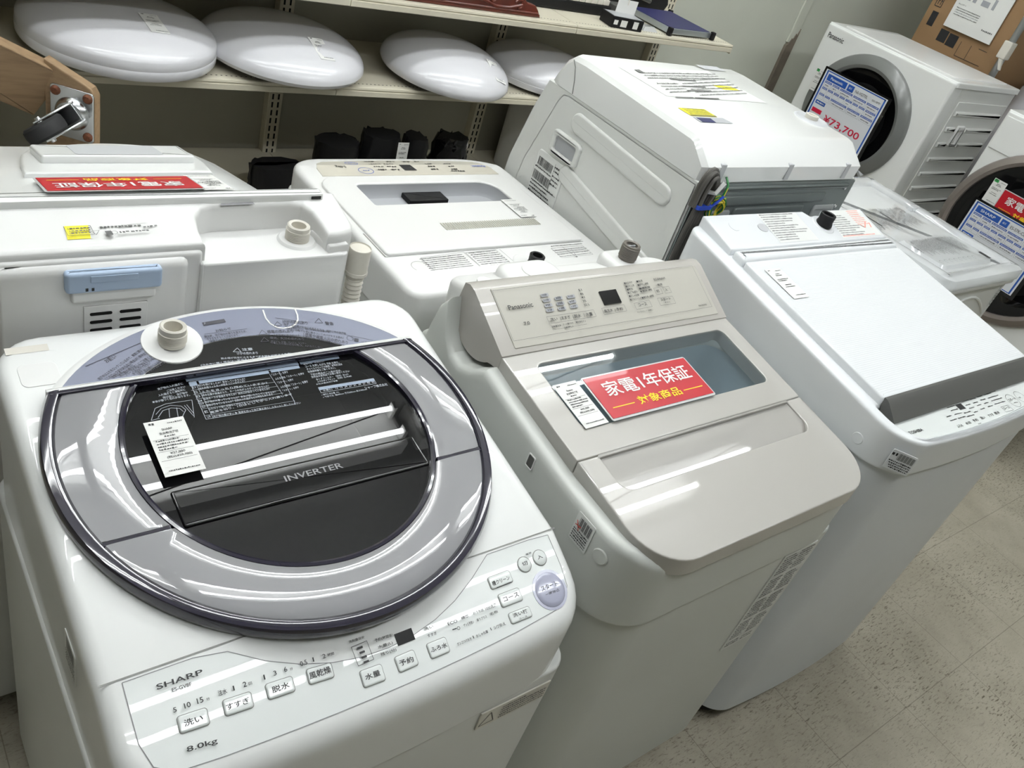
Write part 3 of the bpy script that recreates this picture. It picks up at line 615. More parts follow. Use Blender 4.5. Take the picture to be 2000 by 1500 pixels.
('B',1.1515,1.215,0.7575,1.3087,1.2128,0.7575,1.3086,1.2081,0.7575,1.1514,1.2104,0.7575),
('B',1.1499,1.1948,0.7575,1.3072,1.1926,0.7575,1.3072,1.188,0.7575,1.1498,1.1902,0.7575),
('L','',1.2697,1.2244,0.7575,1.2037,1.2223,0.7575,1.2699,1.2189,0.7575),
('L','',1.3062,1.2232,0.7575,1.2742,1.2231,0.7575,1.3062,1.2184,0.7575),
('L','',1.166,1.2028,0.7575,1.1572,1.203,0.7575,1.1659,1.1983,0.7575),
('L','',1.1821,1.2026,0.7575,1.1732,1.2028,0.7575,1.1819,1.1981,0.7575),
('L','',1.1983,1.2024,0.7575,1.1893,1.2026,0.7575,1.1982,1.1978,0.7575),
('L','',1.2147,1.2022,0.7575,1.2056,1.2024,0.7575,1.2146,1.1976,0.7575),
('L','',1.2313,1.2019,0.7575,1.2221,1.2022,0.7575,1.2312,1.1973,0.7575),
('L','',1.248,1.2017,0.7575,1.2387,1.2019,0.7575,1.2479,1.1971,0.7575),
('L','',1.265,1.2015,0.7575,1.2556,1.2017,0.7575,1.2649,1.1968,0.7575),
('L','',1.2821,1.2013,0.7575,1.2726,1.2015,0.7575,1.282,1.1966,0.7575),
('L','',1.3097,1.2048,0.7575,1.2889,1.205,0.7575,1.3097,1.1985,0.7575)],
'naf_deck_print':[
('O',0.9965,1.1688,0.7575,1.0739,1.1727,0.7575,1.0773,1.1059,0.7575,0.9999,1.102,0.7575),
('O',0.8866,1.1636,0.7575,0.9932,1.1719,0.7575,0.9984,1.1051,0.7575,0.8919,1.0968,0.7575),
('O',1.2165,1.1588,0.7575,1.3098,1.1606,0.7575,1.3106,1.1226,0.7575,1.2173,1.1207,0.7575),
('L','',1.0711,1.1703,0.7575,1.0018,1.1681,0.7575,1.0712,1.1664,0.7575),
('L','',1.0719,1.1629,0.7575,1.0022,1.161,0.7575,1.0721,1.1591,0.7575),
('L','',1.0728,1.1555,0.7575,1.0025,1.1539,0.7575,1.0729,1.1517,0.7575),
('L','',1.0737,1.1482,0.7575,1.0029,1.1469,0.7575,1.0738,1.1444,0.7575),
('L','',1.0745,1.1409,0.7575,1.0033,1.1398,0.7575,1.0746,1.1371,0.7575),
('L','',1.0754,1.1336,0.7575,1.0036,1.1328,0.7575,1.0754,1.1298,0.7575),
('L','',1.0762,1.1264,0.7575,1.004,1.1259,0.7575,1.0763,1.1226,0.7575),
('L','',1.0771,1.1192,0.7575,1.0043,1.1189,0.7575,1.0771,1.1154,0.7575),
('L','',0.9844,1.1658,0.7575,0.8818,1.1613,0.7575,0.9846,1.162,0.7575),
('L','',0.9844,1.1587,0.7575,0.8821,1.1545,0.7575,0.9846,1.155,0.7575),
('L','',0.9844,1.1518,0.7575,0.8823,1.1478,0.7575,0.9845,1.1481,0.7575),
('L','',0.9844,1.1448,0.7575,0.8825,1.1411,0.7575,0.9845,1.1411,0.7575),
('L','',0.9843,1.1379,0.7575,0.8827,1.1345,0.7575,0.9845,1.1342,0.7575),
('L','',0.9843,1.131,0.7575,0.8829,1.1279,0.7575,0.9844,1.1273,0.7575),
('L','',0.9843,1.1241,0.7575,0.8831,1.1213,0.7575,0.9844,1.1205,0.7575),
('L','',1.3147,1.1696,0.7575,1.2211,1.1687,0.7575,1.3147,1.1658,0.7575),
('L','',1.3087,1.1556,0.7575,1.2143,1.1515,0.7575,1.3088,1.1526,0.7575),
('L','',1.3085,1.147,0.7575,1.2144,1.1432,0.7575,1.3086,1.144,0.7575),
('L','',1.3083,1.1384,0.7575,1.2144,1.1348,0.7575,1.3084,1.1354,0.7575),
('L','',1.3081,1.1298,0.7575,1.2145,1.1266,0.7575,1.3082,1.1269,0.7575),
('L','',1.2613,1.1216,0.7575,1.2277,1.1166,0.7575,1.2623,1.1148,0.7575),
('L','',1.313,1.1141,0.7575,1.2925,1.1129,0.7575,1.3132,1.1112,0.7575),
('P',0.0006,1.2507,1.1621,0.7575,1.2575,1.1202,0.7575),
('P',0.0006,1.2678,1.1496,0.7575,1.2599,1.1199,0.7575),
('P',0.0006,1.217,1.1482,0.7575,1.315,1.1497,0.7575),
('P',0.0006,1.2161,1.1369,0.7575,1.3152,1.1399,0.7575),
('P',0.0006,1.0843,1.172,0.7575,1.0885,1.1066,0.7575)],
'wash_sticker_print':[
('L','',0.3663,1.0503,0.9405,0.2775,1.0483,0.9405,0.3665,1.0439,0.9405),
('L','',0.3042,1.0421,0.9405,0.241,1.0399,0.9405,0.3044,1.036,0.9405),
('L','',0.3433,1.0337,0.9405,0.3014,1.0322,0.9405,0.3436,1.0275,0.9405),
('L','',0.3227,1.0227,0.9405,0.2729,1.0223,0.9405,0.3228,1.0167,0.9405),
('L','',0.3419,1.021,0.9405,0.3236,1.0176,0.9405,0.343,1.0151,0.9405),
('L','',0.3285,1.0096,0.9405,0.2923,1.0082,0.9405,0.3288,1.0036,0.9405),
('B',0.2758,1.0098,0.9405,0.2836,1.01,0.9405,0.2839,0.9995,0.9405,0.2761,0.9993,0.9405),
('C',0.2868,1.0054,0.9405,0.0034),
('O',0.2321,1.0249,0.9405,0.2627,1.0248,0.9405,0.2626,1.003,0.9405,0.232,1.0032,0.9405),
('L','',0.2617,1.0278,0.9405,0.2357,1.0268,0.9405,0.2619,1.0234,0.9405),
('L','',0.2609,1.022,0.9405,0.2354,1.021,0.9405,0.2611,1.0176,0.9405),
('L','',0.2601,1.0162,0.9405,0.2351,1.0153,0.9405,0.2603,1.0119,0.9405),
('L','',0.2593,1.0105,0.9405,0.2348,1.0097,0.9405,0.2595,1.0062,0.9405),
('P',0.0006,0.2607,1.0104,0.9405,0.2701,1.0119,0.9405,0.264,1.0014,0.9405,0.2607,1.0104,0.9405),
('P',0.0005,0.2709,1.0191,0.9405,0.3643,1.0283,0.9405),
('B',0.367,1.0399,0.9405,0.3722,1.041,0.9405,0.3747,1.0298,0.9405,0.3694,1.0286,0.9405)],
'wash_letters':[
('T','WASH&DRY',0.4189,1.3446,0.8899,0.3223,1.3392,0.8912,0.4195,1.3338,0.8925)],
'drum_label':[
('L','',1.379,1.4185,0.7375,1.379,1.3859,0.8227,1.379,1.4187,0.7376),
('B',1.379,1.4417,0.8074,1.379,1.4399,0.809,1.379,1.4321,0.8002,1.379,1.4339,0.7986),
('B',1.379,1.4379,0.8101,1.379,1.4362,0.8117,1.379,1.4284,0.8029,1.379,1.4301,0.8013),
('B',1.379,1.4358,0.8184,1.379,1.434,0.82,1.379,1.4263,0.8112,1.379,1.428,0.8096),
('B',1.379,1.4291,0.8204,1.379,1.4274,0.822,1.379,1.4196,0.8132,1.379,1.4214,0.8117),
('B',1.379,1.4239,0.8225,1.379,1.4221,0.8241,1.379,1.4144,0.8153,1.379,1.4161,0.8138),
('B',1.379,1.4404,0.7795,1.379,1.4387,0.7811,1.379,1.4307,0.7723,1.379,1.4325,0.7707),
('B',1.379,1.4382,0.7861,1.379,1.4364,0.7877,1.379,1.4285,0.7789,1.379,1.4303,0.7773),
('B',1.379,1.4346,0.7893,1.379,1.4328,0.7909,1.379,1.4249,0.7821,1.379,1.4267,0.7805),
('B',1.379,1.4263,0.7882,1.379,1.4245,0.7898,1.379,1.4166,0.781,1.379,1.4184,0.7794),
('B',1.379,1.4244,0.7986,1.379,1.4226,0.8002,1.379,1.4147,0.7915,1.379,1.4165,0.7899),
('B',1.379,1.4182,0.7991,1.379,1.4164,0.8007,1.379,1.4086,0.7919,1.379,1.4103,0.7904),
('B',1.379,1.4413,0.764,1.379,1.4395,0.7656,1.379,1.4314,0.7568,1.379,1.4332,0.7551),
('B',1.379,1.4344,0.7634,1.379,1.4326,0.765,1.379,1.4246,0.7562,1.379,1.4264,0.7546),
('B',1.379,1.4443,0.7527,1.379,1.4425,0.7543,1.379,1.4344,0.7455,1.379,1.4362,0.7438),
('B',1.379,1.4409,0.7572,1.379,1.4391,0.7589,1.379,1.431,0.75,1.379,1.4328,0.7484),
('B',1.379,1.4306,0.7516,1.379,1.4288,0.7532,1.379,1.4207,0.7444,1.379,1.4225,0.7428),
('B',1.379,1.4265,0.7565,1.379,1.4248,0.7581,1.379,1.4167,0.7493,1.379,1.4185,0.7477),
('P',0.0008,1.379,1.4074,0.8117,1.379,1.4076,0.7669),
('P',0.0008,1.379,1.4008,0.7909,1.379,1.398,0.8018),
('L','',1.379,1.3914,0.7604,1.379,1.3935,0.8214,1.379,1.3946,0.7603),
('L','',1.379,1.3857,0.7643,1.379,1.387,0.8232,1.379,1.3889,0.7642),
('L','',1.379,1.3801,0.7681,1.379,1.3804,0.8249,1.379,1.3833,0.7681)],
'drum_top_print':[
('L','',1.5041,1.3437,1.0837,1.8077,1.3802,1.0843,1.5031,1.3521,1.0839),
('L','',1.5013,1.3297,1.0835,1.8041,1.367,1.0841,1.5003,1.338,1.0836),
('L','',1.4985,1.3158,1.0832,1.8005,1.3539,1.0839,1.4975,1.324,1.0834),
('L','',1.5025,1.2877,1.0828,1.5828,1.2958,1.0829,1.5017,1.2959,1.0829),
('L','',1.5019,1.2724,1.0825,1.5827,1.2822,1.0827,1.5009,1.2804,1.0826),
('L','',1.5013,1.2573,1.0822,1.5825,1.2688,1.0824,1.5002,1.265,1.0824),
('L','',1.5007,1.2423,1.082,1.5824,1.2555,1.0822,1.4995,1.2499,1.0821),
('L','',1.6022,1.3151,1.0832,1.819,1.3553,1.0839,1.6008,1.3231,1.0834),
('L','',1.6011,1.2992,1.083,1.8167,1.3378,1.0836,1.5997,1.3071,1.0831),
('L','',1.6,1.2833,1.0827,1.8144,1.3206,1.0833,1.5987,1.2912,1.0828),
('L','',1.5989,1.2676,1.0824,1.8121,1.3035,1.083,1.5976,1.2754,1.0826),
('L','',1.5979,1.2521,1.0822,1.8098,1.2866,1.0827,1.5966,1.2598,1.0823),
('L','',1.5968,1.2367,1.0819,1.8076,1.2699,1.0825,1.5956,1.2444,1.082),
('B',1.5791,1.3281,1.0835,1.6723,1.3299,1.0835,1.6724,1.3244,1.0834,1.5792,1.3225,1.0834),
('B',1.581,1.2894,1.0828,1.6715,1.2952,1.0829,1.6718,1.2899,1.0828,1.5813,1.2841,1.0827),
('B',1.5739,1.2648,1.0824,1.6696,1.2737,1.0825,1.6701,1.2685,1.0824,1.5743,1.2596,1.0823),
('B',1.4922,1.2218,1.0816,1.5572,1.2256,1.0817,1.5575,1.2206,1.0816,1.4925,1.2169,1.0816),
('B',1.561,1.226,1.0817,1.651,1.2301,1.0818,1.6513,1.225,1.0817,1.5612,1.2209,1.0816),
('B',1.4943,1.3633,1.0841,1.5129,1.3662,1.0841,1.5156,1.3486,1.0838,1.4969,1.3458,1.0838)],
}

# ---------------------------------------------------------------- mesh helpers
def arc(cx, cy, r, a0, a1, n):
    return [(cx + r * math.cos(a0 + (a1 - a0) * i / n), cy + r * math.sin(a0 + (a1 - a0) * i / n)) for i in range(n + 1)]

def rrect(x0, x1, y0, y1, r, n=6):
    """rounded rectangle, counter-clockwise; r one radius or (bottom-left, bottom-right, top-right, top-left)"""
    if not isinstance(r, (tuple, list)): r = (r,) * 4
    p = []
    for (cx, cy, a, q) in ((x0, y0, PI, r[0]), (x1, y0, 1.5 * PI, r[1]), (x1, y1, 0, r[2]), (x0, y1, 0.5 * PI, r[3])):
        sx = 1 if cx == x0 else -1; sy = 1 if cy == y0 else -1
        if q <= 0: p.append((cx, cy))
        else: p += arc(cx + sx * q, cy + sy * q, q, a, a + PI / 2, n)
    return p

def bow_rect(x0, x1, y0, y1, r, bow, n=6, rb=None):
    """rounded rectangle whose front (low y) edge bows forward by bow"""
    rb = r if rb is None else rb
    pts = rrect(x0, x1, y0, y1, (r, r, rb, rb), n)
    # add points along the front edge
    k = n + 1
    a, c = pts[n], pts[k]
    mid = [(a[0] + (c[0] - a[0]) * i / 12, a[1]) for i in range(1, 12)]
    pts = pts[:k] + mid + pts[k:]
    xc = (x0 + x1) / 2; hw = (x1 - x0) / 2
    return [(x, y - bow * max(0, 1 - ((x - xc) / hw) ** 2) * max(0, 1 - (y - y0) / max(r, 0.02)) if y < y0 + max(r, 0.02) else y) for x, y in pts]

def inset(p, d):
    if abs(d) < 1e-9: return list(p)
    n = len(p); o = []
    for i in range(n):
        ax, ay = p[i - 1]; bx_, by_ = p[i]; cx, cy = p[(i + 1) % n]
        e1 = Vector((bx_ - ax, by_ - ay)); e2 = Vector((cx - bx_, cy - by_))
        if e1.length < 1e-9: e1 = e2
        if e2.length < 1e-9: e2 = e1
        e1.normalize(); e2.normalize()
        n1 = Vector((-e1.y, e1.x)); n2 = Vector((-e2.y, e2.x)); s = n1 + n2
        if s.length < 1e-6: s = n1
        s.normalize(); c = max(0.35, s.dot(n1))
        o.append((bx_ + s.x * d / c, by_ + s.y * d / c))
    return o

class B:
    """collects shapes into one mesh"""
    def __init__(s):
        s.bm = bmesh.new()
    def merge(s, t, mx=None):
        if mx is not None: bmesh.ops.transform(t, matrix=mx, verts=t.verts)
        d = {v: s.bm.verts.new(v.co) for v in t.verts}
        for f in t.faces:
            try: s.bm.faces.new([d[v] for v in f.verts])
            except ValueError: pass
        t.free(); return s
    def slab(s, outer, zt, zb, r=0.0, seg=3, rb=0.0, holes=(), f=None, cuts=(), follow=False, mx=None, caps=(1, 1), fr=None):
        t = bmesh.new()
        drape = f is not None and not follow
        zb0 = zb
        if drape: zb = zt - 1.0
        def prof(sign):
            L = []
            h_ = abs(zt - zb)
            if rb > 0:
                L.append((rb * 1.7 * sign, zb))
                for i in range(seg + 1):
                    a = PI / 2 * (1 - i / seg); L.append((rb * (1 - math.cos(a)) * sign, zb + rb * (1 - math.sin(a))))
                if h_ > (rb + r) * 1.6: L.append((0.0, zb + rb * 1.7))
            else: L.append((0.0, zb))
            if r > 0:
                if h_ > (rb + r) * 1.6: L.append((0.0, zt - r * 1.7))
                for i in range(seg + 1):
                    a = PI / 2 * i / seg; L.append((r * (1 - math.cos(a)) * sign, zt - r * (1 - math.sin(a))))
                L.append((r * 1.7 * sign, zt))
            else: L.append((0.0, zt))
            return L
        ends = []
        for li, lp in enumerate([outer] + list(holes)):
            P = prof(1 if li == 0 else 1)
            rings = []
            for d, z in P:
                q = inset(lp, d if li == 0 else -d)
                rings.append([t.verts.new((x, y, z)) for x, y in q])
            n = len(lp)
            for a, c in zip(rings[:-1], rings[1:]):
                for i in range(n):
                    j = (i + 1) % n
                    vs = [a[i], a[j], c[j], c[i]]
                    if li: vs.reverse()
                    try: t.faces.new(vs)
                    except ValueError: pass
            ends.append((rings[0], rings[-1]))
        for k in (0, 1):
            if not caps[k]: continue
            if not holes:
                vs = ends[0][k]
                t.faces.new(vs if k else vs[::-1])
            else:
                es = []
                for e in ends:
                    L = e[k]
                    for i in range(len(L)):
                        ed = t.edges.get((L[i], L[(i + 1) % len(L)]))
                        es.append(ed or t.edges.new((L[i], L[(i + 1) % len(L)])))
                bmesh.ops.triangle_fill(t, use_beauty=True, use_dissolve=False, edges=es, normal=(0, 0, 1 if k else -1))
        for c in cuts:
            co, no = ((0, c, 0), (0, 1, 0)) if not isinstance(c, tuple) else ((c[0], 0, 0), (1, 0, 0))
            bmesh.ops.bisect_plane(t, geom=t.verts[:] + t.edges[:] + t.faces[:], dist=1e-6, plane_co=co, plane_no=no)
        if f:
            for v in t.verts:
                if follow or v.co.z > zt - 0.5: v.co.z += f(v.co.x, v.co.y)
                else: v.co.z += zb0 - zb
        return s.merge(t, mx)
    def box(s, x0, x1, y0, y1, z0, z1, r=0.0, mx=None):
        q = min(r, (x1 - x0) * 0.45, (y1 - y0) * 0.45)
        return s.slab(rrect(x0, x1, y0, y1, q, 3) if q > 0 else [(x0, y0), (x1, y0), (x1, y1), (x0, y1)], z1, z0, r=min(q, (z1 - z0) * 0.45), rb=min(q, (z1 - z0) * 0.45), seg=2, mx=mx)
    def quad(s, *p):
        s.bm.faces.new([s.bm.verts.new(q) for q in p]); return s
    def loft(s, rings, close=True, caps=(True, True), mx=None):
        t = bmesh.new()
        R = [[t.verts.new(p) for p in r] for r in rings]
        n = len(R[0])
        for a, c in zip(R[:-1], R[1:]):
            for i in range(n if close else n - 1):
                j = (i + 1) % n
                try: t.faces.new((a[i], a[j], c[j], c[i]))
                except ValueError: pass
        if caps[0]: t.faces.new(R[0][::-1])
        if caps[1]: t.faces.new(R[-1])
        return s.merge(t, mx)
    def lathe(s, prof, n=40, mx=None, a0=0.0, a1=2 * PI):
        """profile [(radius, height)] round the local z axis"""
        full = abs(a1 - a0 - 2 * PI) < 1e-6
        t = bmesh.new(); R = []
        for i in range(n if full else n + 1):
            a = a0 + (a1 - a0) * i / n
            R.append([t.verts.new((r * math.cos(a), r * math.sin(a), z)) for r, z in prof])
        for i in range(len(R) if full else len(R) - 1):
            A, C = R[i], R[(i + 1) % len(R)]
            for k in range(len(prof) - 1):
                vs = [A[k], C[k], C[k + 1], A[k + 1]]
                try: t.faces.new(vs)
                except ValueError: pass
        bmesh.ops.remove_doubles(t, verts=t.verts, dist=1e-6)
        return s.merge(t, mx)
    def tube(s, pts, r, n=8, closed=False):
        pts = [Vector(p) for p in pts]; t = bmesh.new(); R = []
        N = len(pts); up = Vector((0.13, 0.21, 0.97))
        for i, p in enumerate(pts):
            d = (pts[(i + 1) % N] - pts[i - 1]) if closed else (pts[min(i + 1, N - 1)] - pts[max(i - 1, 0)])
            d.normalize(); a = d.cross(up)
            if a.length < 1e-3: a = d.cross(Vector((1, 0, 0)))
            a.normalize(); c = a.cross(d); up = c
            rr = r[i] if isinstance(r, (list, tuple)) else r
            R.append([t.verts.new(p + a * rr * math.cos(2 * PI * k / n) + c * rr * math.sin(2 * PI * k / n)) for k in range(n)])
        for i in range(N if closed else N - 1):
            A, C = R[i], R[(i + 1) % N]
            for k in range(n): t.faces.new((A[k], A[(k + 1) % n], C[(k + 1) % n], C[k]))
        if not closed: t.faces.new(R[0][::-1]); t.faces.new(R[-1])
        return s.merge(t)
    def cut(s, co, no, keep_below=True):
        bmesh.ops.bisect_plane(s.bm, geom=s.bm.verts[:] + s.bm.edges[:] + s.bm.faces[:], dist=1e-6, plane_co=co, plane_no=no, clear_outer=keep_below, clear_inner=not keep_below)
        return s

ORG = {}
def tag(o, label=None, cat=None, group=None, kind=None):
    if label: o['label'] = label
    if cat: o['category'] = cat
    if group: o['group'] = group
    if kind: o['kind'] = kind
    return o

def thing(name, label, cat, loc, group=None):
    o = bpy.data.objects.new(name, None); COL.objects.link(o)
    o.location = loc; o.empty_display_size = 0.1
    ORG[o] = Vector(loc)
    return tag(o, label, cat, group)

def ob(name, b, m, parent=None, org=None, smooth=38, label=None, cat=None, group=None, kind=None, normals=True):
    """link the collected shape as one mesh; vertices are given in world space"""
    o3 = ORG[parent] if parent is not None else Vector(org or (0, 0, 0))
    bm = b.bm
    bmesh.ops.remove_doubles(bm, verts=bm.verts, dist=1e-6)
    bmesh.ops.dissolve_degenerate(bm, dist=1e-7, edges=bm.edges)
    if normals: bmesh.ops.recalc_face_normals(bm, faces=bm.faces)
    bmesh.ops.translate(bm, verts=bm.verts, vec=-o3)
    me = bpy.data.meshes.new(name); bm.to_mesh(me); bm.free()
    ms = m if isinstance(m, (list, tuple)) else [m]
    for q in ms: me.materials.append(M[q] if isinstance(q, str) else q)
    if smooth:
        me.shade_smooth(); me.set_sharp_from_angle(angle=math.radians(smooth))
    o = bpy.data.objects.new(name, me); COL.objects.link(o)
    if smooth:
        pass
    if parent is not None: o.parent = parent; ORG[o] = o3
    else: o.location = o3; ORG[o] = o3
    return tag(o, label, cat, group, kind)

def frame(o, u, v):
    """matrix whose x runs along u, y along v (made square to u), z the normal"""
    o = Vector(o); u = Vector(u).normalized(); v = Vector(v); v = (v - u * v.dot(u)).normalized(); n = u.cross(v)
    return Matrix(((u.x, v.x, n.x, o.x), (u.y, v.y, n.y, o.y), (u.z, v.z, n.z, o.z), (0, 0, 0, 1)))

# ---------------------------------------------------------------- lettering
GL = {}
def glyphs(s):
    if s not in GL:
        cu = bpy.data.curves.new('t', 'FONT'); cu.body = s; cu.size = 1; cu.resolution_u = 3; cu.fill_mode = 'FRONT'
        bold = BOLD
        cu.offset = bold
        o = bpy.data.objects.new('t', cu)
        me = bpy.data.meshes.new_from_object(o)
        V = [(v.co.x, v.co.y) for v in me.vertices]; F = [tuple(p.vertices) for p in me.polygons]
        bpy.data.objects.remove(o); bpy.data.curves.remove(cu); bpy.data.meshes.remove(me)
        x0 = min(v[0] for v in V); x1 = max(v[0] for v in V); y0 = min(v[1] for v in V); y1 = max(v[1] for v in V)
        GL[s] = ([((x - x0) / (x1 - x0 or 1), (y - y0) / (y1 - y0 or 1)) for x, y in V], F)
    return GL[s]
BOLD = 0.012

def text_at(b, s, BL, BR, TL, lift=0.0004):
    BL, BR, TL = Vector(BL), Vector(BR), Vector(TL); U = BR - BL; V = TL - BL
    n = U.cross(V).normalized() * lift
    P, F = glyphs(s)
    if s == '1': U = U.normalized() * min(U.length, V.length * 0.30)
    vs = [b.bm.verts.new(BL + U * x + V * y + n) for x, y in P]
    for f in F:
        try: b.bm.faces.new([vs[i] for i in f])
        except ValueError: pass

def line_quad(b, a, c, w, n):
    a, c = Vector(a), Vector(c); d = (c - a).normalized(); k = d.cross(n).normalized() * w / 2
    b.quad(a + k, a - k, c - k, c + k)

def fake_line(b, BL, BR, TL, lift=0.0004):
    """one printed line too small to read: a row of short ink dashes"""
    BL, BR, TL = Vector(BL), Vector(BR), Vector(TL); U = BR - BL; V = TL - BL; n = U.cross(V).normalized() * lift
    L = U.length; h = V.length; x = 0.0
    if L < 1e-6: return
    while x < L:
        w = min(h * R_.uniform(0.35, 0.9), L - x)
        y0 = R_.uniform(0.12, 0.32); y1 = R_.uniform(0.62, 0.9)
        p = lambda s, t: BL + U * (s / L) + V * t + n
        b.quad(p(x, y0), p(x + w, y0), p(x + w, y1), p(x, y1))
        x += w + h * R_.uniform(0.12, 0.35)

def prints(b, key, lift=0.0004, lw=0.0006, snap=None):
    """put the lettering of one surface into the mesh b"""
    for e in PR[key]:
        k = e[0]
        if k in ('T', 'L'):
            q = [Vector(e[2 + i * 3:5 + i * 3]) for i in range(3)]
            (text_at(b, e[1], *q, lift) if k == 'T' else fake_line(b, *q, lift))
        elif k in ('B', 'O'):
            q = [Vector(e[1 + i * 3:4 + i * 3]) for i in range(4)]
            n = (q[1] - q[0]).cross(q[0] - q[3]).normalized(); q = [p + n * lift for p in q]
            if k == 'B': b.quad(q[3], q[2], q[1], q[0])
            else:
                for i in range(4): line_quad(b, q[i], q[(i + 1) % 4], lw, n)
        elif k == 'C':
            c = Vector(e[1:4]); r = e[4]; n = NRM.get(key, Vector((0, 0, 1)))
            u = Vector((1, 0, 0)); v = n.cross(u).normalized(); c = c + n * lift
            P = [c + (u * math.cos(a) + v * math.sin(a)) * r for a in [2 * PI * i / 20 for i in range(20)]]
            for i in range(20): line_quad(b, P[i], P[(i + 1) % 20], lw, n)
        elif k == 'P':
            q = [Vector(e[2 + i * 3:5 + i * 3]) for i in range((len(e) - 2) // 3)]; n = NRM.get(key, Vector((0, 0, 1)))
            for a, c in zip(q[:-1], q[1:]):
                if (c - a).length > 1e-5: line_quad(b, a + n * lift, c + n * lift, e[1], n)
    if snap:
        for v in b.bm.verts: v.co = snap(v.co)
    return b
def nrm(k): return Vector((0, -k, 1)).normalized()
NRM = {'sharp_window_print': nrm(.16), 'sharp_rear_print': nrm(.16), 'sharp_rear_white': nrm(.16), 'sharp_panel': nrm(.48), 'pana_panel': nrm(.52), 'wash_letters': nrm(-.25), 'tosh_panel': nrm(.10), 'drum_label': Vector((-1, 0, 0))}
def lettering(parent, specs, name='printed_lettering', snap=None):
    for key, m in specs:
        ob(name, prints(B(), key, snap=snap), m, parent, smooth=0, normals=False)

# ================================================================ the room
def struct(name, b, m, **k): return ob(name, b, m, kind='structure', **k)
struct('floor', B().box(-4.2, 5.3, -4.6, 2.42, -0.05, 0.0), 'floor', smooth=0)
struct('ceiling', B().box(-4.2, 5.3, -4.6, 2.42, 2.95, 3.0), 'ceiling', smooth=0)
struct('wall_back', B().box(-4.2, 5.3, 2.42, 2.52, 0, 2.95), 'wall', smooth=0)
struct('wall_right', B().box(5.3, 5.4, -4.6, 2.52, 0, 2.95), 'wall', smooth=0)
struct('wall_left', B().box(-4.3, -4.2, -4.6, 2.52, 0, 2.95), 'wall', smooth=0)
struct('wall_front', B().box(-4.3, 5.4, -4.7, -4.6, 0, 2.95), 'wall', smooth=0)
# taped joint on the back wall, paint peeled off its lower length
struct('trim_1', B().box(3.545, 3.60, 2.409, 2.419, 0.92, 2.95, 0.002), 'wall', smooth=0)
pe = B()
t = bmesh.new()
L_ = [(3.545, 0.0), (3.60, 0.0), (3.60, 0.985), (3.592, 0.955), (3.583, 0.962), (3.574, 0.935), (3.566, 0.94), (3.556, 0.915), (3.545, 0.905)]
pe.loft([[(x, 2.405, z) for x, z in L_], [(x, 2.419, z) for x, z in L_]])
struct('trim_2', pe, 'peel', smooth=0)

# fluorescent fixtures on the ceiling: two bare tubes each
def fixture(x0, y, label):
    r = thing('ceiling_light', label, 'lamp', (x0 + 0.6, y, 2.949), 'twin tube ceiling lamps')
    ob('housing', B().slab(rrect(x0 - 0.03, x0 + 1.23, y - 0.10, y + 0.10, 0.01), 2.949, 2.86, rb=0.01), 'fixture', r)
    for s in (-1, 1):
        ob('tube', B().tube([(x0, y + s * 0.06, 2.80), (x0 + 1.2, y + s * 0.06, 2.80)], 0.012, 12), 'tube', r)
        for xx in (x0 - 0.012, x0 + 1.192): ob('socket', B().box(xx, xx + 0.02, y + s * 0.06 - 0.02, y + s * 0.06 + 0.02, 2.775, 2.86, 0.004), 'fixture', r)
for y, wh, xs in ((1.76, 'nearest the shelves', ((-0.71, 'left'), (0.62, 'middle'), (1.95, 'right'))), (1.07, 'between the washer rows', ((-0.71, 'left'), (0.62, 'middle'), (1.95, 'right'))), (-0.38, 'over the aisle', ((-0.1, 'left'), (1.23, 'middle'), (2.56, 'right')))):  # right aisle lamp is an added one, to brighten the washer fronts
    for x0, k in xs:
        fixture(x0, y, 'white twin tube ceiling lamp %s, %s one of its row' % (wh, k))

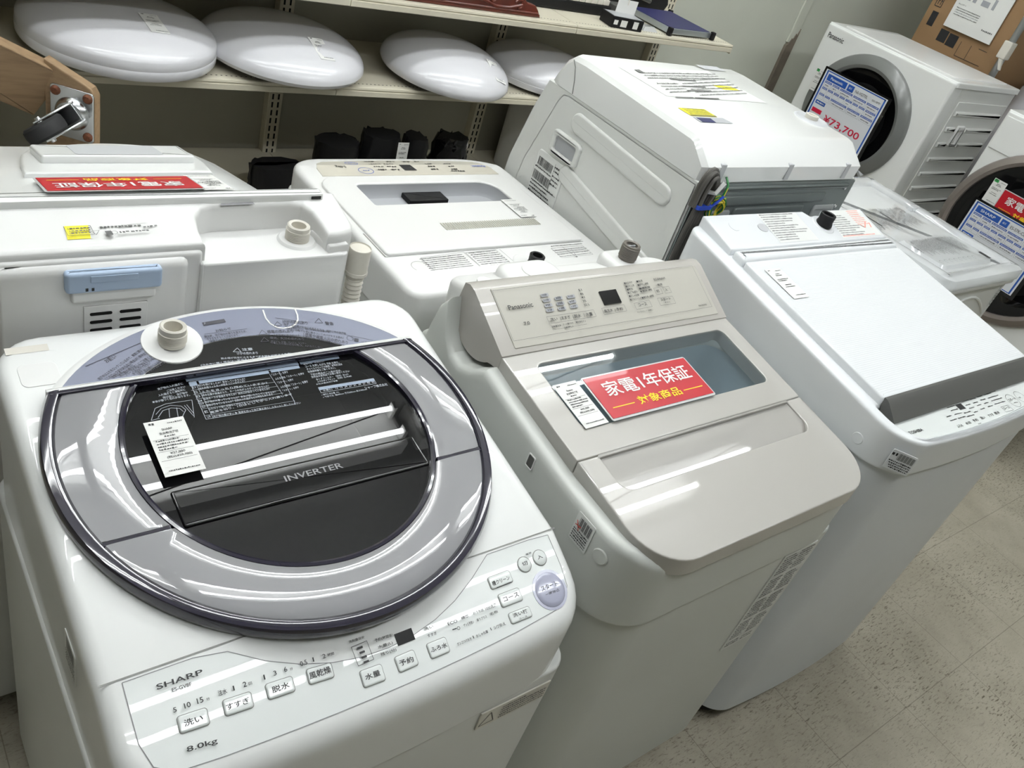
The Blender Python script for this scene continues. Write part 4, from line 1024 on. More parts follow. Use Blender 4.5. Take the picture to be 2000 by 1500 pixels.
# ================================================================ front washer, grey round lid
def sharp():
    K = .16
    f = lambda x, y: 0.77 + (K if y > .485 else .48) * (y - .485)
    r = thing('washing_machine', 'white top-loading washing machine with a round smoked grey and black lid, nearest the viewer', 'washing machine', (.412, .66, 0))
    ob('cabinet', B().slab(rrect(.122, .702, .374, .95, .035), .615, .03, r=.004), 'white_steel', r)
    out = bow_rect(.126, .698, .378, .945, .055, .010)
    b = B().slab(out, 0.0, .600, r=.016, seg=4, rb=.004, f=f, cuts=(.485,), holes=([(.4095 + .188 * math.cos(a), .712 + .185 * math.sin(a)) for a in [2 * PI * i / 64 for i in range(64)]],))
    ob('top_cover', b, 'white_gloss', r)
    # control film on the sloping front
    fp = lambda x, y: 0.7703 + .48 * (y - .485)
    pan = [(.150, .482), (.150, .43), (.157, .408), (.175, .397)] + [(.22 + .04 * i, .397 - .009 * (1 - ((.22 + .04 * i - .412) / .25) ** 2)) for i in range(10)] + [(.645, .397), (.665, .403), (.676, .418), (.679, .44), (.679, .480)]
    cl = (.4095, .708); rr = .281
    top = []
    for i in range(17):
        x = .679 - (.679 - .150) * i / 16
        d = rr * rr - (x - cl[0]) ** 2
        yy = .482
        if d > 0: yy = min(.482, cl[1] - math.sqrt(d))
        top.append((x, yy))
    poly = pan + top[1:-1]
    ob('control_panel', B().slab(poly, 0.0, -.0012, f=fp, follow=True), 'panel_white', r, smooth=0)
    ol = B()
    for a, c in zip(poly, poly[1:] + poly[:1]): line_quad(ol, (a[0], a[1], fp(*a) + .0003), (c[0], c[1], fp(*c) + .0003), .0008, nrm(.48))
    ob('film_edge', ol, 'ink_dim', r, smooth=0, normals=False)
    for e in PR['sharp_buttons']:
        if e[0] == 'O':
            q = [Vector(e[1 + i * 3:4 + i * 3]) for i in range(4)]
            mx = frame(q[3], q[2] - q[3], q[0] - q[3]); w = (q[2] - q[3]).length; h = (q[0] - q[3]).length
            bb = B().slab(rrect(0, w, 0, h, .003), .0019, -.0005, r=.0015, mx=mx)
            bt = ob('button', bb, 'panel_white', r)
            rim = B().slab(rrect(-.0006, w + .0006, -.0006, h + .0006, .0033), .0004, -.0005, mx=mx)
            ob('button_rim', rim, 'groove', bt)
        else:
            c = Vector(e[1:4]); R = e[4]; mx = frame(c, (1, 0, 0), (0, 1, .48)); start = R > .012
            o = ob('start_button' if start else 'button', B().lathe([(0, .002), (R * .7, .002), (R * .93, .0012), (R, -.0005)], 28, mx), 'lilac' if start else 'panel_white', r)
            ob('button_rim', B().lathe([(R * 1.12 if start else R + .0006, -.0005), (R * 1.12 if start else R + .0006, .0004), (R * .9, .0004)], 28, mx), 'lilac' if start else 'groove', o)
    e = PR['sharp_display'][0]; q = [Vector(e[1 + i * 3:4 + i * 3]) for i in range(4)]
    ob('display', B().slab([(0, 0), ((q[2] - q[3]).length, 0), ((q[2] - q[3]).length, (q[0] - q[3]).length), (0, (q[0] - q[3]).length)], .0006, -.0005, mx=frame(q[3], q[2] - q[3], q[0] - q[3])), 'black', r, smooth=0)
    pb = B(); prints(pb, 'sharp_panel', .0022); ob('printed_lettering', pb, 'ink', r, smooth=0, normals=False)
    # round lid in its own tilted frame
    mx = frame((.4095, .712, .8195), (1, 0, 0), (0, 1, K))
    n = nrm(K); O = Vector((.4095, .712, .8195)); V = Vector((0, 1, K)).normalized()
    vh, vf = .121, -.092
    dish = lambda u, v: -.0035 - .02 * v
    def lift(b):
        # the front leaf of the folding lid tips up a touch towards its lip
        for v in b.bm.verts:
            t_ = vf - (v.co - O).dot(V)
            if t_ > 0: v.co += n * (.006 * t_)
        return b
    def part(name, prof, m, lo, hi, parent=r, nn=112, side=0, **k):
        b = B().lathe(prof, nn, mx)
        if hi is not None: b.cut(O + V * hi, V)
        if lo is not None: b.cut(O + V * lo, V, keep_below=False)
        if side: b.cut(O, (side, 0, 0))
        for w in (vf - .004,): bmesh.ops.bisect_plane(b.bm, geom=b.bm.verts[:] + b.bm.edges[:] + b.bm.faces[:], dist=1e-6, plane_co=O + V * w, plane_no=V)
        return ob(name, lift(b), m, parent, **k)
    part('lid_rim', [(.2575, .000), (.259, .0042), (.263, .0048), (.269, .0035), (.2718, -.0020), (.2718, -.010), (.264, -.024)], 'dark_rim', None, vh)
    RP = [(.191, -.006), (.1925, .0005), (.1965, .0018), (.225, .0022), (.250, .0022), (.2555, .0014), (.2585, -.002)]
    for sd_ in (-1, 1): part('lid_ring', [(a, z) for a, z in RP], 'grey_lid', vf + .0025, vh, side=sd_)
    part('lid_ring', [(a, z + .0008) for a, z in RP], 'grey_lid', None, vf - .0025)
    for s in (-1, 1): ob('lid_fold', B().box(min(s * .171, s * .2405), max(s * .171, s * .2405), vf - .0035, vf + .0035, -.008, .0020, .0008, mx=mx), 'dark_rim', r)
    part('window_rim', [(.1850, -.006), (.1855, .0004), (.188, .0018), (.1915, .0012), (.1930, -.006)], 'dark_rim', None, vh)
    ob('lid_back_edge', B().box(-.242, .242, vh - .0065, vh - .001, -.004, .0045, .001, mx=mx), 'dark_rim', r)
    wb = B().lathe([(0, 0), (.186, 0)], 96, mx)
    wb.cut(O + V * vh, V)
    for v in wb.bm.verts: v.co += n * dish(0, (v.co - O).dot(V))
    g = ob('lid_window', wb, 'smoke', r, smooth=0)
    ob('window_ridge', B().slab(rrect(-.158, .158, -.096, -.046, .003), .0030, -.002, r=.0025, seg=4, f=lambda x, y: dish(x, y), follow=True, mx=mx), 'smoke', g)
    mxl = frame(O + n * -.047, (1, 0, 0), (0, 1, K))
    dk = B().lathe([(0, 0), (.186, 0), (.186, .034)], 48, mxl)
    ob('tub_opening', dk, 'black', r, smooth=0)
    q = [Vector(e) for e in ((.32, .66, 0), (.52, .66, 0))]
    ob('detergent_tray', B().slab(rrect(-.10, .105, -.065, .075, .03), .024, 0, r=.006, mx=mxl), 'tray', r)
    # back half of the disc: film with warnings, water inlet, hinge strip
    mr = frame((.4095, .712, .8195), (1, 0, 0), (0, 1, K))
    def rear(prof, nn=96):
        b = B().lathe(prof, nn); b.cut((0, vh + .0055, 0), (0, 1, 0), keep_below=False)
        for v in b.bm.verts: v.co.y = vh + .0055 + (v.co.y - vh - .0055) * .72
        bmesh.ops.transform(b.bm, matrix=mr, verts=b.bm.verts); return b
    ob('rear_disc', rear([(0, .0), (.262, .0), (.270, -.003), (.274, -.030)]), 'white', r)
    b = rear([(.187, .0008), (.259, .0008), (.259, 0)])
    ob('warning_film', b, 'slate', r, smooth=0)
    ob('warning_film_centre', rear([(0, .0008), (.1855, .0008), (.1855, 0)]), 'black_gloss', r, smooth=0)
    ob('hinge_strip', B().box(-.243, .243, vh, vh + .0055, -.012, .003, .001, mx=mr), 'white', r)
    ni = Vector((.3235, .885, .8195 + K * (.885 - .712)))
    mi = frame(ni, (1, 0, 0), (0, 1, K))
    o = ob('water_inlet_dish', B().lathe([(0, .0010), (.026, .0010), (.0335, .0024), (.037, .0024), (.038, 0)], 40, mi), 'white', r)
    mz = Matrix.Translation(ni)
    pr = [(.0, .004), (.011, .004), (.0115, .026), (.0145, .0275), (.0165, .026), (.0165, .019)]
    for i in range(6): pr += [(.0178, .0185 - i * .0026), (.0165, .0172 - i * .0026)]
    pr += [(.0165, .0)]
    ob('water_inlet', B().lathe(pr, 32, mz), 'ivory', o)
    tb = [(.4597, .9235), (.4575, .907), (.4595, .896), (.466, .8875), (.474, .8845), (.485, .885), (.494, .889), (.5008, .897), (.504, .906), (.5057, .920)]
    lw_ = B()
    for a, c in zip(tb[:-1], tb[1:]): line_quad(lw_, (a[0], a[1], .8195 + K * (a[1] - .712) + .0014), (c[0], c[1], .8195 + K * (c[1] - .712) + .0014), .0022, n)
    ob('bath_pump_outline', lw_, 'white', r, smooth=0, normals=False)
    # small things on the cover
    ms = lambda x, y, z=.0: (x, y, f(x, y) + z)
    ob('screw_cover', B().slab(rrect(0, .042, 0, .036, .008), .0008, -.001, r=.0004, mx=frame(ms(.148, .858), (1, 0, 0), (0, 1, K))), 'white', r)
    ob('adhesive_mark', B().quad((.142, .912, f(0, .912) + .0004), (.188, .912, f(0, .912) + .0004), (.188, .923, f(0, .923) + .0004), (.142, .923, f(0, .923) + .0004)), 'ivory', r, smooth=0, normals=False)
    # barcode sticker on the left side, warning strip on the front
    s_ = ob('barcode_sticker', B().slab(rrect(0, .040, 0, .052, .003), .0006, -.001, mx=frame((.1258, .588, .683), (0, -1, 0), (0, 0, 1))), 'sticker', r, smooth=0)
    bb = B()
    for i in range(14): bb.quad(*[(.1250, .552 + i * .0021 + a, z) for a, z in ((0, .710), (.0012 if i % 3 else .0005, .710), (.0012 if i % 3 else .0005, .730), (0, .730))])
    for i in range(5): fake_line(bb, (.1254, .585, .704 - i * .0042), (.1254, .551, .704 - i * .0042), (.1254, .585, .7072 - i * .0042))
    ob('barcode', bb, 'ink', s_, smooth=0, normals=False)
    w_ = ob('warning_label', B().box(.555, .672, .3715, .3735, .555, .592), 'ivory', r, smooth=0)
    bb = B()
    for i in range(5): fake_line(bb, (.59, .3711, .560 + i * .006), (.668 if i < 4 else .63, .3711, .560 + i * .006), (.59, .3711, .564 + i * .006))
    for a, c in (((.558, .562), (.572, .586)), ((.572, .586), (.582, .562)), ((.558, .562), (.582, .562))): line_quad(bb, (a[0], .3711, a[1]), (c[0], .3711, c[1]), .0012, Vector((0, -1, 0)))
    ob('label_print', bb, 'ink', w_, smooth=0, normals=False)
    ob('seam', B().box(.126, .19, .3835, .487, .0, .0) if False else B().quad((.13, .4845, f(0, .4845) + .0005), (.694, .4845, f(0, .4845) + .0005), (.694, .4862, f(0, .4862) + .0005), (.13, .4862, f(0, .4862) + .0005)), 'groove', r, smooth=0, normals=False)
    def snap(dz):
        def g_(p):
            q = p - O; u = q.x; v = q.dot(V)
            return O + Vector((1, 0, 0)) * u + V * v + n * (dish(u, v) + dz)
        return g_
    lettering(r, (('sharp_window_print', 'ink_white'), ('sharp_window_blue', 'ink_blue_pale')), snap=snap(.0005))
    lettering(r, (('sharp_inverter', 'ink_dim'),), snap=snap(.0035))
    lettering(r, (('sharp_tray', 'ink'),), snap=lambda p: p + n * (-.0225 - (p - O).dot(n)))
    lettering(r, (('sharp_rear_print', 'ink_slate'), ('sharp_rear_white', 'ink_white')))
    for i, (x, y) in enumerate(((.16, .41), (.66, .41), (.16, .91), (.66, .91))):
        ob('foot', B().lathe([(0, 0), (.022, 0), (.022, .02), (.016, .032), (0, .032)], 20, Matrix.Translation((x, y, 0))), 'rubber', r)
    return r
sharp()

# ================================================================ champagne lidded washer
def panasonic():
    r = thing('washing_machine', 'washing machine with a champagne lid and clear window, middle of the front row', 'washing machine', (1.022, .65, 0))
    ob('cabinet', B().slab(rrect(.739, 1.306, .366, .94, (.085, .035, .03, .03), 10), .665, .03, r=.004), 'greenish', r)
    # white surround: rim height follows the lid edge, low in front, high behind
    def zr(y):
        P = [(.355, .782), (.40, .795), (.54, .803), (.70, .826), (.745, .835), (.775, .812), (.805, .799), (.830, .803), (.852, .828), (.868, .882), (.884, .862), (.90, .80), (.95, .76)]
        if y <= P[0][0]: return P[0][1]
        for (a, za), (c, zc) in zip(P[:-1], P[1:]):
            if y <= c: return za + (zc - za) * (y - a) / (c - a)
        return P[-1][1]
    cuts = [.40, .45, .50, .54, .60, .65, .70, .72, .745, .76, .775, .79, .805, .82, .83, .84, .852, .86, .868, .876, .884, .892, .90, .92]
    out = rrect(.733, 1.312, .3595, .945, (.085, .085, .05, .05), 10)
    hole = rrect(.782, 1.262, .43, .72, .05, 5)
    b = B().slab(out, -.002, .655, r=.012, seg=4, rb=.004, holes=(hole,), f=lambda x, y: zr(y), cuts=cuts)
    ob('top_surround', b, 'greenish', r)
    # lid: nearly level grip in front, tilted window behind
    def fl(x, y):
        return .8240 + .14 * (y - .54)
    grip = rrect(.797, 1.246, .474, .537, (.022, .022, .002, .002), 5)
    lid_f = rrect(.757, 1.288, .351, .5395, (.078, .078, .002, .002), 10)
    b = B().slab(lid_f, 0, -.030, r=.0022, holes=(grip,), f=fl, follow=True)
    lidf = ob('lid_front', b, 'beige', r, smooth=24)
    # finger pocket
    n = len(grip); top = [(x, y, fl(x, y) - .003) for x, y in grip]
    def ring(yb, d):
        # rear wall of the pocket leans in, then drops straight down; the ends slope up to the corners
        q = []
        for x, y in grip:
            t_ = min(1, max(0, (x - .797) / .449)); s_ = min(1, min(t_, 1 - t_) / .17); k = (y - .474) / .063
            q.append((x, .474 + (yb - .474) * k * s_ + (y - .474) * (1 - s_), fl(x, y) - .003 - d * s_))
        return q
    pk = B().loft([top, ring(.524, .008), ring(.514, .020), ring(.508, .036), ring(.506, .060), ring(.507, .095)], caps=(False, True))
    ob('grip_pocket', pk, 'beige', lidf, smooth=30)
    win = rrect(.806, 1.250, .587, .719, .014, 5)
    lid_r = rrect(.757, 1.288, .5408, .748, .002, 2)
    b = B().slab(lid_r, 0, -.026, r=.0015, holes=(win,), f=fl, follow=True)
    lidr = ob('lid_frame', b, 'beige', r)
    ob('lid_window', B().slab(inset(win, -.002), -.001, -.004, f=fl, follow=True), 'pane', lidr, smooth=0)
    # inside seen through the window: tub wall and basket
    tub = B()
    tub.loft([[(x, y, zr(y) - .012) for x, y in inset(hole, .0)], [(x, y, .70) for x, y in inset(hole, .01)]], caps=(False, False))
    ob('tub_collar', tub, 'tub', r, smooth=30)
    bk = B().lathe([(.0, .35), (.19, .36), (.20, .66), (.205, .69), (.215, .70), (.236, .70)], 48, Matrix.Translation((1.022, .60, 0)) @ Matrix.Diagonal((1.18, .92, 1, 1)))
    for cx, sgn in ((.737, -1), (1.307, 1)): bk.cut((cx, 0, 0), (sgn, 0, 0))
    for cy, sgn in ((.372, -1), (.94, 1)): bk.cut((0, cy, 0), (0, sgn, 0))
    ob('wash_basket', bk, 'tub', r)
    ob('basket_post', B().lathe([(0, .62), (.035, .61), (.05, .55), (.055, .37)], 24, Matrix.Translation((.93, .60, 0))), 'grey', r)
    # control bar: rounded lobes at both ends, sloping face
    def lobe(x):
        P = [(.742, .8545)] + [(.842, .906), (.856, .909), (.868, .905)]
        for i in range(1, 16):
            a = math.radians(20 - 10.6 * i); P.append((.812 + .062 * math.cos(a), .866 + .058 * math.sin(a)))
        P += [(.784, .8165), (.772, .824), (.757, .828), (.742, .829)]
        return [(x, y, z) for y, z in P]
    bar = B().loft([lobe(.760), lobe(.7565), lobe(.7565 + .001)][1:2] + [lobe(1.2885)])
    ob('control_bar', bar, 'beige_side', r)
    q = [Vector(PR['pana_outline'][-1][1 + i * 3:4 + i * 3]) for i in range(4)]
    mx = frame((.7735, .747, .8555), (1, 0, 0), (0, 1, .52))
    hh = .112
    ob('control_panel', B().slab(rrect(.012, .496, .004, hh - .004, .002), .0025, -.002, r=.001, mx=mx), 'beige_matt', r)
    ob('panel_shadow_gap', B().slab(rrect(.009, .499, .000, hh - .004, .002), .0004, -.002, mx=mx), 'groove', r, smooth=0)
    bb = B(); prints(bb, 'pana_panel', .0022); ob('printed_lettering', bb, 'ink', r, smooth=0, normals=False)
    bb = B(); prints(bb, 'pana_outline', .0022, .0005); ob('button_outlines', bb, 'ink_soft', r, smooth=0, normals=False)
    bb = B(); prints(bb, 'pana_pill', .0019); ob('option_marks', bb, 'ink_dim_blue', r, smooth=0, normals=False)
    e = PR['pana_display'][0]; q = [Vector(e[1 + i * 3:4 + i * 3]) for i in range(4)]
    ob('display', B().slab([(0, 0), ((q[2] - q[3]).length, 0), ((q[2] - q[3]).length, (q[0] - q[3]).length), (0, (q[0] - q[3]).length)], .0024, -.0005, mx=frame(q[3], q[2] - q[3], q[0] - q[3])), 'black_gloss', r, smooth=0)
    # rear deck with inlet
    dk = B().slab(rrect(.775, 1.27, .862, .945, (.004, .004, .03, .03)), -.0, .80, r=.010, seg=3, f=lambda x, y: .892 - .30 * (y - .862), cuts=(.88, .90))
    ob('rear_deck', dk, 'white', r)
    ob('deck_boss', B().slab(rrect(.86, .985, .865, .94, .03), .890, .85, r=.012), 'white', r)
    ob('inlet_boss', B().slab(rrect(1.105, 1.195, .862, .943, .02), .893, .84, r=.010), 'white', r)
    for (x, y, z, R) in ((.815, .89, .8875, .014), (.925, .90, .8915, .024)): ob('screw_cap', B().lathe([(0, .0), (R * .96, 0), (R, -.003)], 28, Matrix.Translation((x, y, z))), 'white', r)
    pr = [(0, .020), (.0105, .020), (.011, .030), (.0145, .0315), (.0165, .030), (.0165, .027)]
    for i in range(9): pr += [(.0178, .0255 - i * .0026), (.0165, .0242 - i * .0026)]
    pr += [(.0165, -.01)]
    ni = Vector((1.150, .905, .893))
    o = ob('water_inlet', B().lathe(pr, 32, Matrix.Translation(ni)), 'taupe', r)
    ob('inlet_filter', B().lathe([(0, .024), (.0105, .024)], 20, Matrix.Translation(ni)).box(ni.x - .009, ni.x + .009, ni.y - .0012, ni.y + .0012, ni.z + .024, ni.z + .028), 'grey', o)
    # little square vent and sticker on the left side
    h = ob('drain_hole', B().slab(rrect(-.006, .006, -.010, .010, .002), .0006, -.002, mx=frame((.7325, .597, .779), (0, -1, 0), (0, 0, 1))), 'darkgrey', r, smooth=0)
    ob('drain_hole_rim', B().slab(rrect(-.008, .008, -.012, .012, .003), .0012, -.002, r=.0006, holes=(rrect(-.006, .006, -.010, .010, .002),), mx=frame((.7325, .597, .779), (0, -1, 0), (0, 0, 1))), 'white', h)
    mx = frame((.7322, .486, .740), (0, -1, 0), (0, 0, 1))
    s_ = ob('barcode_sticker', B().slab(rrect(0, .036, 0, .050, .003), .0006, 0, mx=mx), 'sticker', r, smooth=0)
    bb = B()
    for i in range(13): bb.quad(*[mx @ Vector((.008 + i * .002 + a, y, .001)) for a, y in ((0, .026), (.0012 if i % 3 else .0005, .026), (.0012 if i % 3 else .0005, .044), (0, .044))])
    for i in range(5): fake_line(bb, mx @ Vector((.003, .020 - i * .0042, .0008)), mx @ Vector((.033, .020 - i * .0042, .0008)), mx @ Vector((.003, .0235 - i * .0042, .0008)))
    ob('barcode', bb, 'ink', s_, smooth=0, normals=False)
    bb = B()
    for a, c in (((.004, .036), (.012, .022)), ((.003, .028), (.014, .030))): line_quad(bb, mx @ Vector((*a, .0012)), mx @ Vector((*c, .0012)), .0014, Vector((-1, 0, 0)))
    ob('red_mark', bb, 'ink_red', s_, smooth=0, normals=False)
    # information sheet down the right of the front
    pl = ob('instruction_sheet', B().box(1.165, 1.262, .3640, .3665, .38, .645), 'sticker', r, smooth=0)
    bb = B()
    for i in range(34):
        z = .636 - i * .0075
        if i % 8 == 7: continue
        for (a, c) in ((1.170, 1.212), (1.216, 1.258)):
            fake_line(bb, (a, .3636, z), (c - R_.uniform(0, .012), .3636, z), (a, .3636, z + .0055))
    ob('sheet_print', bb, 'ink', pl, smooth=0, normals=False)
    cc = ob('side_cap', B().lathe([(0, .0008), (.011, .0008), (.0125, -.001)], 24, frame((.7338, .428, .758), (.18, -.98, 0), (0, 0, 1))), 'greenish', r)
    for i, (x, y) in enumerate(((.78, .42), (1.26, .42), (.78, .90), (1.26, .90))):
        ob('foot', B().lathe([(0, 0), (.022, 0), (.022, .02), (.016, .032), (0, .032)], 20, Matrix.Translation((x, y, 0))), 'rubber', r)
    return r
M['ink_dim_blue'] = mat('pale_grey_blue_ink', (0.36, 0.37, 0.40), 0.4)
panasonic()

# ================================================================ flat white lid with a dark grey handle bar
def toshiba():
    r = thing('washing_machine', 'white washer with a flat ribbed lid and dark grey handle bar, beside the champagne one', 'washing machine', (1.64, .64, 0))
    x0, x1 = 1.337, 1.945
    ob('cabinet', B().slab(bow_rect(x0 + .006, x1 - .006, .352, .935, .065, .016, 10, .03), .79, .045, r=.004), 'cool_white', r)
    f = lambda x, y: .8385 + (.10 * (y - .36) if y < .46 else .010 + .05 * (y - .46))
    def rim(y): return .8530 + .13 * (y - .353)
    out = bow_rect(x0, x1, .347, .940, .07, .017, 10, .03)
    b = B().slab(out, 0, .778, r=.0065, seg=4, rb=.004, f=lambda x, y: rim(y), holes=(bow_rect(1.364, 1.918, .360, .4365, .055, .016, 10, .002),))
    ob('top_surround', b, 'cool_gloss', r)
    pan = bow_rect(1.366, 1.916, .362, .47, .055, .016, 10, .002)
    ob('control_panel', B().slab(bow_rect(1.366, 1.916, .362, .436, .055, .016, 10, .002), .0026, -.004, r=.001, f=lambda x, y: .8435 + .09 * (y - .36), follow=True), 'panel_white', r)
    e_ = B(); prints(e_, 'tosh_panel', .0004); ob('printed_lettering', e_, 'ink', r, smooth=0, normals=False)
    # lid
    fl = lambda x, y: .8795 + .125 * (y - .437)
    b = B().slab(rrect(1.371, 1.935, .437, .805, .006, 3), 0, -.026, r=.004, f=fl, follow=True)
    ld = ob('lid', b, 'cool_gloss', r)
    ri = B()
    yy = .446
    while yy < .795:
        ri.quad((1.375, yy, fl(0, yy) + .0001), (1.931, yy, fl(0, yy) + .0001), (1.931, yy + .0022, fl(0, yy) + .0007), (1.375, yy + .0022, fl(0, yy) + .0007))
        ri.quad((1.375, yy + .0022, fl(0, yy) + .0007), (1.931, yy + .0022, fl(0, yy) + .0007), (1.931, yy + .0044, fl(0, yy + .0044) + .0001), (1.375, yy + .0044, fl(0, yy + .0044) + .0001))
        yy += .0044
    ob('lid_ribs', ri, 'cool_gloss', ld, smooth=0, normals=False)
    ob('lid_hinge_strip', B().slab(rrect(1.371, 1.935, .806, .838, .006, 3), .003, -.03, r=.008, f=fl, follow=True), 'cool_gloss', ld)
    # side skirts of the lid reaching down into the rim
    sk = B()
    for a in (1.3715, 1.9300): sk.slab([(a, .44), (a + .0045, .44), (a + .0045, .83), (a, .83)], -.024, -.048, f=fl, follow=True)
    ob('lid_skirt', sk, 'grey', ld, smooth=0)
    hb = B()
    def hs(x): return [(x, y, fl(0, .437) + dz) for y, dz in ((.4385, .0012), (.4385, -.012), (.430, -.030), (.422, -.036), (.412, -.036), (.402, -.030), (.400, -.026), (.404, -.0225), (.416, -.012), (.426, -.003), (.4330, .0012))]
    hb.loft([hs(1.374), hs(1.933)])
    ob('handle_bar', hb, 'darkgrey', ld, smooth=25)
    # raised block at the back
    fb = lambda x, y: .9295 + .235 * (y - .843)
    bar = [(1.369, .843), (1.937, .843), (1.937, .938), (1.778, .938), (1.764, .922), (1.716, .922), (1.702, .938), (1.369, .938)]
    b = B().slab(bar, 0, .86, r=.004, f=fb, cuts=())
    bk = ob('rear_block', b, 'cool_gloss', r)
    ob('inlet_notch', B().slab([(1.702, .918), (1.778, .918), (1.778, .9375), (1.702, .9375)], .912, .86, r=.002), 'cool_gloss', bk)
    bp = lambda x, y, z=0.0: Vector((x, y, fb(x, y) + z))
    for q in (((1.535, .850), (1.672, .850), (1.672, .934), (1.535, .934)), ((1.765, .850), (1.925, .850), (1.925, .934), (1.785, .934))):
        lb = ob('instruction_label', B().quad(*[bp(x, y, .0005) for x, y in q]), 'sticker', bk, smooth=0, normals=False)
    bb = B(); rb_ = B()
    for i in range(12):
        y = .928 - i * .0066
        fake_line(bb, bp(1.540, y, .0002), bp(1.60 + R_.uniform(.0, .065), y, .0002), bp(1.540, y + .0046, .0002))
        if i > 1: fake_line(bb, bp(1.772 + (.0 if y < .91 else .018), y, .0002), bp(1.84 + R_.uniform(0, .03) - (.02 if i < 6 else 0), y, .0002), bp(1.772 + (.0 if y < .91 else .018), y + .0046, .0002))
    for i in range(8): fake_line(rb_, bp(1.868, .928 - i * .006, .0002), bp(1.905 + R_.uniform(0, .015), .928 - i * .006, .0002), bp(1.868, .9325 - i * .006, .0002))
    for a, c in ((( 1.875, .886), (1.885, .876)), ((1.885, .876), (1.905, .893)), ((1.91, .875), (1.918, .89))): line_quad(rb_, bp(*a, .001), bp(*c, .001), .003, Vector((0, 0, 1)))
    fake_line(rb_, bp(1.770, .852, .0002), bp(1.90, .852, .0002), bp(1.770, .857, .0002))
    ob('label_print', bb, 'ink_soft', lb, smooth=0, normals=False)
    ob('label_print_red', rb_, 'ink_salmon', lb, smooth=0, normals=False)
    cp = B().lathe([(0, .0006), (.0125, .0006), (.0132, -.001)], 28, frame(bp(1.432, .903), (1, 0, 0), (0, 1, .235)))
    ob('screw_cap', cp, 'cool_gloss', bk)
    pc = B().slab([(.015 * math.cos(a) * 1.1, .012 * math.sin(a)) for a in [2 * PI * i / 24 for i in range(24)]], .0006, 0, mx=frame(bp(1.520, .895), (1, .15, 0), (0, 1, .235)))
    pc.slab([(.010, -.012), (.014, -.010), (.012, -.020)], .0006, 0, mx=frame(bp(1.520, .895), (1, .15, 0), (0, 1, .235)))
    ob('softener_mark', pc, 'grey_pale', bk, smooth=0)
    ni = bp(1.735, .893)
    ds = ob('water_inlet_dish', B().lathe([(0, .001), (.018, .001), (.027, .0015), (.030, -.001)], 32, frame(ni, (1, 0, 0), (0, 1, .235))), 'cool_gloss', bk)
    pr = [(0, .012), (.0115, .012), (.0125, .026), (.0155, .0275), (.0175, .026), (.0165, .012), (.0185, .006), (.019, 0)]
    ob('water_inlet', B().lathe(pr, 28, Matrix.Translation(ni)), 'black', ds)
    # sticker and cap on the front left corner
    a = math.radians(40)
    mx = frame((1.356, .3665, .795), (math.cos(a), -math.sin(a), 0), (0, 0, 1))
    mx = frame((1.350, .370, .792), (.60, -.80, 0), (0, 0, 1))
    sk = ob('barcode_sticker', B().slab(rrect(0, .042, 0, .040, .002), .0045, .0035, mx=mx), 'cool_gloss', r, smooth=0)
    bb = B()
    for i in range(16): bb.quad(*[mx @ Vector((.012 + i * .0018 + q, y, .0049)) for q, y in ((0, .022), (.001 if i % 3 else .0005, .022), (.001 if i % 3 else .0005, .036), (0, .036))])
    for i in range(4): fake_line(bb, mx @ Vector((.002 + i * .002, .016 - i * .0045, .0047)), mx @ Vector((.040, .016 - i * .0045, .0047)), mx @ Vector((.002 + i * .002, .0198 - i * .0045, .0047)))
    fake_line(bb, mx @ Vector((.001, .026, .0047)), mx @ Vector((.010, .026, .0047)), mx @ Vector((.001, .036, .0047)))
    ob('barcode', bb, 'ink', sk, smooth=0, normals=False)
    ob('side_cap', B().lathe([(0, .0008), (.010, .0008), (.0115, -.001)], 24, frame((x0 - .0002, .425, .808), (0, -1, 0), (0, 0, 1))), 'cool_gloss', r)
    ob('base_plinth', B().slab(bow_rect(x0 + .02, x1 - .02, .372, .92, .05, .012, 8, .03), .046, .012), 'black', r)
    for (x, y) in ((1.39, .42), (1.89, .42), (1.39, .88), (1.89, .88)):
        ob('foot', B().lathe([(0, 0), (.02, 0), (.02, .013), (0, .013)], 20, Matrix.Translation((x, y, 0))), 'rubber', r)
    r.rotation_euler = (0, 0, math.radians(-1.2))
    return r
M['grey_pale'] = mat('pale_grey_print', (0.52, 0.53, 0.55), 0.4)
toshiba()

